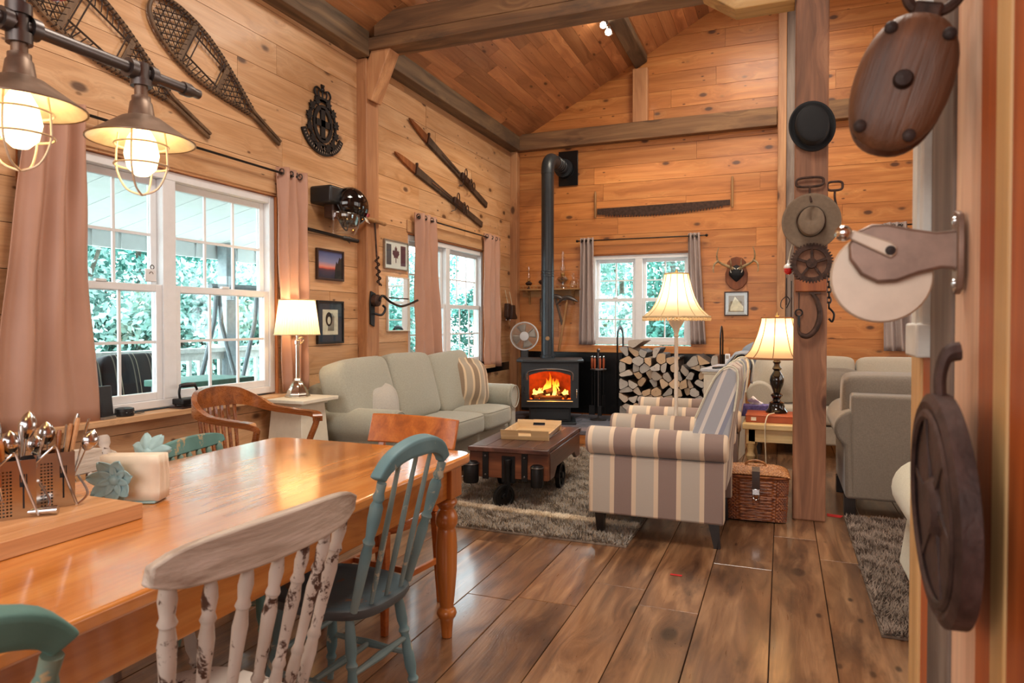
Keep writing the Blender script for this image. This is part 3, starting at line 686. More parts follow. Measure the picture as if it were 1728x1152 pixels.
def bankers_chair():
    t = thing('armchair_wooden', 'varnished oak banker chair with slatted back and bent arms below the big window', 'armchair', (0.53, 3.0, 0), 2)
    M_ = 'oak_chair'; t.scale = (1, .84, 1)
    seat_shape(t, M_, .50, .48, .47, .04)
    for sx in (-1, 1):
        for sy in (-1, 1): G().bar((sx * .18, sy * .19, .43), (sx * .22, sy * .22, 0), .04, .04, w1=.03, h1=.03).obj('leg', M_, t, bevel=.005)
    for sy in (-1, 1): G().bar((-.2, sy * .205, .2), (.2, sy * .205, .2), .02, .03).obj('stretcher', M_, t, bevel=.003)
    # one bent rail: tall at the back, sweeping down into the arms
    path = [(.28, -.30, .74), (.25, -.315, .765), (.12, -.315, .775), (-.04, -.31, .79), (-.15, -.285, .83), (-.215, -.2, .865), (-.24, -.1, .875), (-.25, 0, .878), (-.24, .1, .875), (-.215, .2, .865), (-.15, .285, .83), (-.04, .31, .79), (.12, .315, .775), (.25, .315, .765), (.28, .30, .74)]
    hh = [.030, .032, .03, .036, .075, .10, .112, .115, .112, .10, .075, .036, .03, .032, .030]; tt = [.06, .06, .055, .045, .032, .03, .03, .03, .03, .03, .032, .045, .055, .06, .06]
    sp = spline(path, 4); n = len(sp); vs = []
    for i, p in enumerate(sp):
        f = i / (n - 1) * (len(path) - 1); k = min(int(f), len(path) - 2); q = f - k; h = hh[k] * (1 - q) + hh[k + 1] * q; w_ = tt[k] * (1 - q) + tt[k + 1] * q
        d = (sp[min(i + 1, n - 1)] - sp[max(i - 1, 0)]); d.z = 0; d.normalize(); nn = Vector((-d.y, d.x, 0))
        for a, b in ((-.5, -.5), (.5, -.5), (.5, .5), (-.5, .5)): vs.append(p + nn * w_ * a + Vector((0, 0, h * b)))
    fs = [(i * 4 + j, i * 4 + (j + 1) % 4, (i + 1) * 4 + (j + 1) % 4, (i + 1) * 4 + j) for i in range(n - 1) for j in range(4)] + [(0, 1, 2, 3)[::-1], tuple(range(4 * (n - 1), 4 * n))]
    G().add(vs, fs).obj('bent_rail', M_, t, bevel=.007, bseg=3)
    for k in range(7):
        y = -.165 + .055 * k; x1 = -.243 + .5 * y * y
        G().bar((-.195 + .4 * y * y, y * .9, .455), (x1, y, .835), .026, .012, up=(1, 0, 0)).obj('slat', M_, t, bevel=.003)
    for s in (-1, 1):
        g = G().tube(spline([(.275, s * .305, .75), (.262, s * .30, .70), (.225, s * .285, .60), (.19, s * .25, .45)], 5), .019, 10)
        g.obj('arm_post', M_, t)
bankers_chair()
# ================================================================== sofas and armchairs
def rolled_arm(x0, x1, ysign, y, zt, r, zb=.10):
    """rolled arm along x; y = outer edge, grows inwards by ysign"""
    pts = []; cz = zt - r; cy = y + ysign * r
    prof = []
    for k in range(21):
        a = R(-60 + 300 * k / 20); prof.append((cy - ysign * r * math.cos(a) * 1.0, cz + r * math.sin(a)))
    # outer side first: start under the roll on the outside, go over the top, come down inside
    a0 = [(cy - ysign * r * .45, zb)]
    a1 = [(cy + ysign * (r * .75), zb)]
    pts = a0 + prof + a1
    if ysign < 0: pts = pts[::-1]
    return G().prism(pts, 'x', x0, x1)
def sofa_left():
    t = thing('sofa', 'sage green three-seat sofa with rolled arms along the left wall', 'sofa', (0.03, 4.02, 0))
    L, D, F = 2.47, .80, 'sofa_sage'
    G().box(.06, D - .05, .12, L - .12, .10, .30).obj('base', F, t, bevel=.02)
    G().prism([(0, .10), (.30, .10), (.30, .50), (.20, .82), (.10, .86), (0, .82)], 'y', .10, L - .10).obj('backrest', F, t, bevel=.03, bseg=3)
    for s, y in ((1, 0.0), (-1, L)): 
        a = rolled_arm(.03, D - .02, s, y, .685, .125).obj('arm', F, t, bevel=.02, bseg=3)
        ring = [(D - .008, y + s * (.125 + .112 * math.cos(q * PI / 12)), .56 + .112 * math.sin(q * PI / 12)) for q in range(24)]
        G().tube(ring, .006, 6, closed=True).obj('piping', F, a)
    for y0, y1 in ((.26, .93), (.935, 1.57), (1.575, 2.21)):
        c = G().cushion((.52, (y0 + y1) / 2, .405), (.62, y1 - y0, .19), 12, .22, .12, ez=.28).obj('seat_cushion', F, t, smooth=80)
        pts = [(.52 + .305 * math.copysign(abs(math.cos(a)) ** .25, math.cos(a)), (y0 + y1) / 2 + (y1 - y0 - .012) / 2 * math.copysign(abs(math.sin(a)) ** .25, math.sin(a)), .478) for a in [2 * PI * k / 48 for k in range(48)]]
        G().tube(pts, .005, 6, closed=True).obj('piping', F, c)
    for y0, y1, dz in ((.05, .70, .01), (.705, 1.40, .02), (1.405, 2.20, .0)):
        rot = Matrix.Rotation(R(-16), 3, 'Y') @ Matrix.Rotation(R(random.uniform(-2, 2)), 3, 'X')
        G().cushion((.30, (y0 + y1) / 2, .735 + dz), (.23, y1 - y0, .56), 14, .20, .30, rot, ez=.26).obj('back_cushion', F, t, smooth=80)
    for x in (.08, D - .1):
        for y in (.1, L - .1): G().bar((x, y, .10), (x, y, 0), .05, .05, w1=.035, h1=.035).obj('leg', 'dark_leg', t)
sofa_left()
def pillow(name, label, loc, size, rot, mat, welt=None):
    o = G().cushion((0, 0, 0), size, 14, .55, .9, ez=.55)
    # pinch the corners like a sewn pillow
    vs = []
    for x, y, z in o.v:
        u, v = abs(x) / (size[0] / 2), abs(z) / (size[2] / 2); k = 1 + .10 * (min(u, 1) * min(v, 1)) ** 2
        vs.append((x * k, y * (1 - .55 * min(1, max(u, v)) ** 4), z * k))
    o.v = vs; r = o.obj(name, mat, None, smooth=80); r.location = loc; r.rotation_euler = [R(a) for a in rot]
    tag(r, label, 'pillow'); return r
pillow('throw_pillow', 'small plain grey pillow leaning at the near end of the green sofa', (.46, 4.43, .66), (.36, .12, .36), (-18, 8, 68), 'pillow_grey')
pillow('throw_pillow', 'brown and beige striped pillow at the far end of the green sofa', (.48, 5.98, .72), (.46, .13, .46), (-16, 6, 62), 'stripe_pillow')
def armchair():
    t = thing('armchair', 'striped beige and brown armchair nearest the camera, seen from its side', 'armchair', (2.63, 4.365, 0), 180)
    W = .385; A, B = 'stripe_side', 'stripe_back'
    for s in (-1, 1):
        # flared side panel and roll
        pts = [(s * (W - .11), .15), (s * (W - .11), .50), (s * (W - .02), .50), (s * W * .985, .15)]
        if s > 0: pts = pts[::-1]
        G().prism(pts, 'x', -.40, .39).obj('side_panel', A, t, bevel=.012)
        prof = [(s * (W - .07) + .085 * math.cos(a), .585 + .085 * math.sin(a)) for a in [2 * PI * k / 24 for k in range(24)]]
        G().prism(prof, 'x', -.42, .41).obj('arm', A, t, bevel=.02, bseg=3)
    G().box(-.34, .37, -.30, .30, .15, .30).obj('base', A, t, bevel=.02)
    G().cushion((.10, 0, .385), (.60, .545, .18), 12, .25, .15, ez=.3).obj('seat_cushion', B, t, smooth=80)
    prof = [(-.24, .32), (-.17, .45), (-.19, .60), (-.235, .75), (-.30, .90), (-.345, .99), (-.385, 1.04), (-.43, 1.055), (-.465, 1.03), (-.47, .95), (-.45, .80), (-.42, .60), (-.40, .32)]
    def bk(u, v):
        f = u * len(prof); i = int(f) % len(prof); q = f - int(f); a, b = prof[i], prof[(i + 1) % len(prof)]
        y = (-1 + 2 * v); e = max(0, abs(y) - .72) / .28
        cx, cz = -.35, .72; x = a[0] * (1 - q) + b[0] * q; z = a[1] * (1 - q) + b[1] * q
        k = 1 - .45 * e * e; wd = .335 if z > .68 else .335 - .035 * min(1, (.68 - z) / .1)
        return (cx + (x - cx) * k, y * wd, cz + (z - cz) * (1 - .12 * e * e))
    g = G(); nu, nv = 52, 21; g.grid(bk, nu, nv, closeu=True); o = 0
    g.f += [tuple(range(nu)), tuple(range((nv - 1) * nu, nv * nu))[::-1]]
    g.f = [q[::-1] for q in g.f]
    b = g.obj('backrest', B, t, smooth=60)
    for s in (-1, 1):
        wp = [(-.35 + (p[0] + .35) * .93, .72 + (p[1] - .72) * .97) for p in [(-.18, .56)] + prof[3:11] + [(-.415, .56)]]
        G().prism(wp if s < 0 else wp, 'y', s * .332 - .012, s * .332 + .012).obj('wing_panel', 'stripe_wing', b, smooth=40, bevel=.008)
    for s in (-1, 1):
        G().tube(spline([(p[0] * 1.0, s * .347, p[1]) for p in prof[3:11]], 3), .006, 6).obj('piping', 'cream_fabric', b)
    for x in (-.34, .33):
        for y in (-.31, .31): G().bar((x, y, .155), (x * (1.06 if x < 0 else 1), y, 0), .06, .06, w1=.036, h1=.036).obj('leg', 'dark_leg', t)
    return t
ac = armchair()
dup(ac, (2.62, 5.50, 0), 183, 'striped beige and brown armchair behind the floor lamp, second from the camera')
th = G()
def throw(u, v):
    y = -.20 + .40 * u; a = v
    pts = [(-.185, .60), (-.235, .78), (-.315, .95), (-.40, 1.062), (-.455, 1.062), (-.492, .98), (-.478, .84)]
    f = a * (len(pts) - 1); i = min(int(f), len(pts) - 2); q = f - i
    x = pts[i][0] * (1 - q) + pts[i + 1][0] * q; z = pts[i][1] * (1 - q) + pts[i + 1][1] * q
    return (x + (.016 if v < .5 else -.012) + .006 * math.sin(u * 40), y, z + .012 + .004 * math.sin(u * 31 + v * 9))
tb = th.grid(throw, 30, 40).obj('throw_blanket', 'throw_grey', None, smooth=80, solid=.008); tb.location = (2.62, 5.50, 0); tb.rotation_euler = (0, 0, R(183))
tag(tb, 'grey blue throw draped over the back of the second striped armchair', 'blanket')
def sofa_back(name, label, loc, rz, W, mat, legmat='dark_leg'):
    """sofa seen from behind: faces +y locally, x is its length"""
    t = thing(name, label, 'sofa', loc, rz)
    G().box(0.14, W - .14, .05, .80, .12, .30).obj('base', mat, t, bevel=.02)
    G().prism([(0.02, .12), (.16, .12), (.20, .80), (.12, .83), (0.0, .82)], 'x', .10, W - .10).obj('backrest', mat, t, bevel=.02, bseg=3)
    for s, x in ((1, 0.0), (-1, W)):
        g = rolled_arm(0, .86, s, 0, .72, .13, .12)
        g.xf(Matrix.Translation((x, .02, 0)) @ Matrix(((0, 1, 0, 0), (1, 0, 0, 0), (0, 0, 1, 0), (0, 0, 0, 1)))); g.f = [q[::-1] for q in g.f]
        g.obj('arm', mat, t, bevel=.02, bseg=3)
    n = max(1, round((W - .3) / .7)); w_ = (W - .1) / n
    for k in range(n):
        cx = .05 + w_ * (k + .5)
        G().cushion((.05 + w_ * (k + .5), .24, .735), (w_ * .98, .22, .44), 14, .18, .18, Matrix.Rotation(R(6), 3, 'X'), ez=.2).obj('back_cushion', mat, t, smooth=80)
        G().cushion((cx, .52, .40), ((W - .3) / n * .99, .62, .18), 10, .25, .12).obj('seat_cushion', mat, t, smooth=80)
    for x in (.1, W - .1):
        for y in (.08, .78): G().bar((x, y, .125), (x, y, 0), .09, .07).obj('leg', legmat, t)
    return t
sofa_back('sofa', 'taupe sofa with welted back cushion, seen from behind, right of the ridge post', (3.66, 5.02, 0), 0, 1.75, 'sofa_dark')
def sofa_facing(name, label, loc, rz, W, mat):
    t = sofa_back(name, label, loc, rz, W, mat); return t
sofa_facing('sofa', 'beige sofa with loose pillows in the back right of the room', (5.05, 7.97, 0), 180, 2.05, 'sofa_beige')
pillow('throw_pillow', 'beige square pillow propped at the left end of the beige sofa', (3.30, 7.35, .76), (.46, .14, .46), (14, -8, 170), 'sofa_beige')
pillow('throw_pillow', 'low beige bolster pillow lying along the beige sofa', (3.78, 7.32, .68), (.56, .15, .34), (14, 0, 176), 'sofa_dark')
pillow('throw_pillow', 'grey pillow tipped behind the striped armchair on the beige sofa', (3.10, 7.62, .98), (.36, .12, .30), (30, 24, 160), 'throw_grey')
# cream armchair right behind the partition
def cream_chair():
    t = thing('armchair', 'cream upholstered chair mostly hidden behind the partition on the right', 'armchair', (4.13, 3.50, 0), 0)
    g = rolled_arm(-.42, .42, 1, -.02, .62, .15, .08); g.xf(Matrix.Rotation(R(90), 4, 'Z') @ Matrix.Translation((0, 0, 0)))
    g.obj('arm', 'cream_fabric', t, bevel=.02, bseg=3)
    G().box(-.22, .55, -.40, .40, .08, .30).obj('base', 'cream_fabric', t, bevel=.03)
    G().cushion((.2, 0, .40), (.62, .62, .2), 10, .25, .15).obj('seat_cushion', 'cream_fabric', t, smooth=80)
    G().cushion((.2, -.38, .62), (.70, .2, .72), 10, .3, .2).obj('backrest', 'cream_fabric', t, smooth=80)
    for x in (-.15, .5):
        for y in (-.34, .34): G().bar((x, y, .09), (x, y, 0), .05, .05).obj('leg', 'dark_leg', t)
cream_chair()
# ================================================================== side table, lamps, end table
def side_table():
    t = thing('side_table', 'cream side table with tapered pedestal between the oak armchair and green sofa', 'table', (.23, 3.79, 0))
    G().box(-.195, .195, -.19, .19, .765, .79).obj('table_top', 'cream_paint', t, bevel=.004)
    G().box(-.14, .14, -.14, .14, .745, .765).obj('moulding', 'cream_paint', t, bevel=.003)
    g = G(); a, b = .125, .175
    g.add([(-b, -b, 0), (b, -b, 0), (b, b, 0), (-b, b, 0), (-a, -a, .745), (a, -a, .745), (a, a, .745), (-a, a, .745)], [(3, 2, 1, 0), (4, 5, 6, 7), (0, 1, 5, 4), (1, 2, 6, 5), (2, 3, 7, 6), (3, 0, 4, 7)])
    g.obj('pedestal', 'cream_paint', t, bevel=.004)
side_table()
def bulb(t, z, power, col=(1, .72, .42), r=.03, mat='bulb_warm'):
    b = G().lathe([(.012, z - .05), (.013, z - .03), (r, z), (r * .9, z + .025), (.004, z + .035)], (0, 0, 0), 12).obj('bulb', mat, t)
    l = bpy.data.lights.new('bulb_light', 'POINT'); l.energy = power; l.color = col; l.shadow_soft_size = .035
    o = bpy.data.objects.new('bulb_light', l); COL.objects.link(o); o.parent = t; o.location = (0, 0, z + .07)
def pleated(t, r0, r1, z0, z1, mat, n=44, amp=.012):
    g = G(); m = n * 4
    def f(u, v):
        a = 2 * PI * u; k = 1 + amp * (1 if (int(u * m + .01) % 4) in (0, 1) else -1)
        r = (r0 + (r1 - r0) * v) * k; return (r * math.cos(a), r * math.sin(a), z0 + (z1 - z0) * v)
    return g.grid(f, m, 5, closeu=True).obj('lamp_shade', mat, t, smooth=0)
def ring(g, r, z, th=.004, n=40, c=(0, 0)): return g.tube([(c[0] + r * math.cos(2 * PI * k / n), c[1] + r * math.sin(2 * PI * k / n), z) for k in range(n)], th, 6, closed=True)
def bell(t, prof, mat, trim, panels=8, ribs=True, fringe=False):
    sp = spline([(r, 0, z) for r, z in prof], 5)
    s_ = G().lathe([(p.x, p.z) for p in sp], (0, 0, 0), 48, cap=False).obj('lamp_shade', mat, t, smooth=60)
    if ribs:
        for k in range(panels):
            a = 2 * PI * k / panels + .2; G().tube([((p.x + .002) * math.cos(a), (p.x + .002) * math.sin(a), p.z) for p in sp], .0028, 5).obj('rib', trim, s_)
    ring(G(), prof[0][0], prof[0][1], .006).obj('trim_band', trim, s_); ring(G(), prof[-1][0], prof[-1][1], .008).obj('trim_band', trim, s_)
    if fringe:
        f = G(); n = 60; r = prof[-1][0]; z = prof[-1][1]
        for k in range(n):
            a = 2 * PI * k / n; f.ball((r * math.cos(a), r * math.sin(a), z - .016), (.009, .009, .014), 6, 5)
        f.obj('fringe', 'shade_cream', s_)
def table_lamp():
    t = thing('table_lamp', 'chrome table lamp with white pleated shade on the cream side table', 'lamp', (.215, 3.80, .79))
    G().lathe([(.085, 0), (.087, .008), (.075, .02), (.070, .04), (.055, .07), (.038, .10), (.026, .115), (.024, .13)], seg=8).obj('base', 'nickel_lamp', t, smooth=20, bevel=.002)
    G().lathe([(.013, .13), (.013, .36), (.018, .365), (.018, .39), (.009, .395), (.009, .47)], seg=14).obj('stem', 'nickel_lamp', t)
    G().tube(spline([(0, .012, .36), (.0, .06, .385), (0, .05, .41), (0, .01, .40)], 4), .006, 8).obj('switch_arm', 'nickel_lamp', t)
    pleated(t, .150, .118, .43, .67, 'shade_cream', amp=.02); bulb(t, .52, 4.5)
    ring(G(), .153, .431, .004).obj('trim_band', 'shade_trim_pale', t); ring(G(), .120, .669, .004).obj('trim_band', 'shade_trim_pale', t)
table_lamp()
def floor_lamp():
    t = thing('floor_lamp', 'tall floor lamp with cream bell shade and bead fringe between the striped armchairs', 'lamp', (2.62, 4.98, 0))
    G().lathe([(.13, 0), (.135, .012), (.11, .03), (.04, .045), (.022, .06)], seg=28).obj('base', 'cream_paint', t)
    G().lathe([(.014, .05), (.014, .55), (.017, .56), (.017, .58), (.014, .59), (.014, 1.20), (.02, 1.205), (.014, 1.22), (.025, 1.26), (.05, 1.30), (.058, 1.325), (.02, 1.33)], seg=16).obj('pole', 'pale_metal', t)
    bell(t, [(.083, 1.655), (.093, 1.60), (.122, 1.50), (.168, 1.41), (.235, 1.345)], 'shade_cream', 'shade_trim_pale', 12, True, True)
    G().lathe([(.008, 1.33), (.008, 1.66), (.012, 1.67), (.003, 1.69)], seg=10).obj('finial', 'brass', t)
    bulb(t, 1.44, 7)
floor_lamp()
def end_table():
    t = thing('end_table', 'pale wooden end table behind the ridge post', 'table', (3.34, 5.42, 0))
    G().box(-.27, .27, -.34, .34, .545, .585).obj('table_top', 'pale_table', t, bevel=.006)
    for y in (-.30, .30): G().box(-.23, .23, y - .01, y + .01, .455, .545).obj('apron', 'pale_table', t, bevel=.002)
    for x in (-.22, .22): G().box(x - .01, x + .01, -.29, .29, .455, .545).obj('apron', 'pale_table', t, bevel=.002)
    for x in (-.215, .215):
        for y in (-.28, .28):
            G().box(x - .03, x + .03, y - .03, y + .03, .44, .545).lathe([(.014, 0), (.02, .03), (.026, .1), (.034, .2), (.028, .28), (.02, .32), (.032, .35), (.02, .38), (.03, .42), (.03, .44)], (x, y, 0), 12).obj('leg', 'pale_table', t)
end_table()
def book_box():
    t = thing('wooden_box', 'flat orange wooden box with cream label under the dark lamp', 'box', (3.25, 5.30, .585))
    G().box(-.16, .20, -.13, .16, 0, .055).obj('body', 'book_orange', t, bevel=.004); G().box(-.163, .203, -.133, .163, .045, .053).obj('lid_edge', 'book_orange', t, bevel=.002)
    G().box(-.125, -.09, -.135, -.130, .014, .038).obj('label_plate', 'label_cream', t)
book_box()
def dark_lamp():
    t = thing('table_lamp', 'dark baluster table lamp with ribbed tan bell shade beside the ridge post', 'lamp', (3.295, 5.36, .64))
    G().lathe([(.075, 0), (.078, .01), (.07, .02), (.06, .03), (.05, .07), (.052, .075), (.03, .085), (.026, .10), (.042, .125), (.040, .135), (.024, .145), (.03, .17), (.046, .21), (.050, .24), (.044, .27), (.026, .30), (.022, .31), (.036, .325), (.022, .345), (.02, .36), (.03, .375), (.018, .39), (.014, .43)], seg=20).obj('base', 'black_gloss', t)
    bell(t, [(.108, .70), (.118, .64), (.142, .56), (.185, .46), (.235, .405)], 'shade_tan', 'shade_trim', 10)
    G().lathe([(.006, .43), (.006, .70), (.014, .715), (.004, .74)], seg=10).obj('finial', 'brass', t)
    bulb(t, .50, 7)
dark_lamp()
def tissue_box():
    t = thing('tissue_box', 'purple patterned tissue box beside the dark lamp', 'tissue box', (3.14, 5.56, .585), 8)
    G().box(-.115, .115, -.06, .06, 0, .085).obj('carton', 'purple_box', t, bevel=.003)
    G().grid(lambda u, v: (-.04 + .08 * u + .02 * math.sin(v * 5), -.01 + .02 * math.sin(u * 6 + v * 3), .084 + .07 * v * (1 - .5 * abs(2 * u - 1))), 9, 7).obj('tissue', 'tissue', t, solid=.002)
tissue_box()
tag(G().tube(spline([(3.28, 5.20, .655), (3.24, 5.14, .645), (3.225, 5.075, .60), (3.222, 5.065, .52), (3.23, 5.06, .30), (3.225, 5.06, .1), (3.25, 5.1, .01), (3.36, 5.3, .008)], 6), .0045, 6).obj('lamp_cord', 'cord_cream', None), 'cream cord hanging from the dark lamp over the pale end table', 'cord')
# wicker picnic basket
def basket():
    t = thing('picnic_basket', 'brown wicker picnic basket with leather strap on the floor against the ridge post', 'basket', (3.17, 4.80, 0), 3)
    W, D, H = .40, .26, .285
    def body(u, v):
        a = 2 * PI * u; e = .28; c, s_ = math.cos(a), math.sin(a)
        k = .93 + .07 * v; x = math.copysign(abs(c) ** e, c) * W / 2 * k; y = math.copysign(abs(s_) ** e, s_) * D / 2 * k
        col = int(u * 60); row = int(v * 26); wv = math.sin(u * 60 * PI + (PI if row % 2 else 0)) * .0042 + (.003 if (v * 26) % 1 < .5 else -.002)
        q = 1 + wv / .15; return (x * q, y * q, .012 + v * H)
    g = G().grid(body, 240, 53, closeu=True); g.f += [tuple(range(240))[::-1]]
    g.obj('woven_body', 'wicker', t, smooth=30)
    def lid(u, v):
        x, y = -1 + 2 * u, -1 + 2 * v
        z = .30 + .052 * (1 - x ** 4) ** .5 * (1 - abs(y) ** 2.5 * .75) + .0035 * math.sin(u * 90 * PI / 2) * math.sin(v * 44 * PI / 2)
        return (x * (W / 2 + .008), y * (D / 2 + .008), z)
    G().grid(lid, 120, 60).obj('lid', 'wicker_light', t, smooth=30, solid=.006)
    rim = [(W / 2 * 1.03 * math.copysign(abs(math.cos(a)) ** .28, math.cos(a)), D / 2 * 1.04 * math.copysign(abs(math.sin(a)) ** .28, math.sin(a)), .298) for a in [2 * PI * k / 60 for k in range(60)]]
    G().tube(rim, .008, 8, closed=True).obj('rim', 'wicker', t)
    G().tube(spline([(-.06, -.02, .345), (-.055, -.02, .37), (0, -.02, .385), (.055, -.02, .37), (.06, -.02, .345)], 6), .008, 8).obj('handle', 'wicker_light', t)
    s_ = G().prism([(-.138, .20), (-.144, .20), (-.150, .285), (-.135, .335), (-.06, .352), (-.06, .347), (-.130, .33), (-.142, .283)], 'x', -.024, .024).obj('strap', 'leather_brown', t)
    b = G().box(-.024, .024, -.158, -.146, .185, .225).obj('clasp', 'steel', s_, bevel=.004)
    G().tube(spline([(-.018, -.152, .19), (-.016, -.156, .165), (0, -.157, .155), (.016, -.156, .165), (.018, -.152, .19)], 4), .004, 6).obj('buckle_ring', 'steel', s_)
m = NT('wicker'); v = m.obj(); m.p(Base_Color=m.ramp(m.noise(m.mapped(v, (30, 30, 90)), 1.0, 3.0), [(.3, lin('#5a2c14')), (.55, lin('#8e4c22')), (.75, lin('#b0703a'))]), Roughness=.4); MATS['wicker'] = m.m
m = NT('wicker_light'); v = m.obj(); m.p(Base_Color=m.ramp(m.noise(m.mapped(v, (60, 60, 60)), 1.0, 3.0), [(.3, lin('#7c4824')), (.7, lin('#b47c48'))]), Roughness=.45); MATS['wicker_light'] = m.m
basket()
# ================================================================== rugs (strands of pile on a backing)
def rug(name, label, x0, x1, y0, y1, n, mats, blade=.03, stripe=None):
    r = tag(G().box(x0, x1, y0, y1, 0.0015, .012).obj(name, mats[0] + '_base', None, smooth=0), label, 'rug')
    per = {k: n for k in range(1)}
    def blades(cnt, mat, region):
        u = rng.random((cnt, 2)); px = region[0] + u[:, 0] * (region[1] - region[0]); py = region[2] + u[:, 1] * (region[3] - region[2])
        if stripe is not None:
            yb = stripe(px); keep = (np.abs(py - yb) < .04) if mat == 'pile_cream' else (np.abs(py - yb) >= .03); px, py = px[keep], py[keep]
        c = len(px); cl = 1.5 * np.sin(px * 23 + 2 * np.sin(py * 17)) + 1.5 * np.sin(py * 29 + 2 * np.sin(px * 13) + px * 11)
        a = cl + rng.normal(0, 1.3, c); L = blade * (.6 + .7 * rng.random(c)); w_ = .0035 + .003 * rng.random(c); ti = .4 + .9 * rng.random(c)
        dx, dy = np.cos(a), np.sin(a); zb = np.full(c, .008)
        v0 = np.stack([px - dy * w_, py + dx * w_, zb], 1); v1 = np.stack([px + dy * w_, py - dx * w_, zb], 1)
        v2 = np.stack([px + dx * L * np.sin(ti) , py + dy * L * np.sin(ti), .008 + L * np.cos(ti) * .9 + .004], 1)
        V = np.empty((3 * c, 3)); V[0::3] = v0; V[1::3] = v1; V[2::3] = v2
        me = bpy.data.meshes.new('pile'); me.from_pydata(V.tolist(), [], np.arange(3 * c).reshape(-1, 3).tolist()); me.materials.append(MATS[mat])
        o = bpy.data.objects.new('pile', me); COL.objects.link(o); o.parent = r; o['kind'] = 'stuff'
    for q, mt in enumerate(mats): blades(int(n / len(mats)), mt, (x0 + .01, x1 - .01, y0 + .005, y1 - .01))
    if stripe is not None: blades(n, 'pile_cream', (x0 + .01, x1 - .01, 4.1, 4.4))
def pile(name, a, b):
    m = NT(name); v = m.obj(False); c = m.ramp(m.noise(v, 7.0, 4.0, .65), [(.35, lin(a)), (.65, lin(b))]); m.p(Base_Color=c, Roughness=.95); MATS[name] = m.m
pile('pile_taupe', '#94836f', '#b2a28e'); pile('pile_grey', '#8c867e', '#aca69e'); pile('pile_cream', '#ecdcc4', '#f6ead6'); pile('pile_dark', '#7c6c5e', '#a08e80'); pile('pile_dark2', '#6c5e54', '#8e8074')
plain('pile_taupe_base', '#94887a', .95); plain('pile_dark_base', '#6a5c50', .95)
rug('shag_rug', 'taupe shag rug with a pale stripe under the wheeled coffee table', .95, 2.50, 3.86, 6.75, 170000, ['pile_taupe', 'pile_grey'], .030, stripe=lambda x: 4.26 - (x - 1.7) * .04)
rug('shag_rug', 'dark brown shag rug beside the taupe sofa on the right', 3.72, 5.3, 3.15, 5.0, 90000, ['pile_dark', 'pile_dark2'], .034)
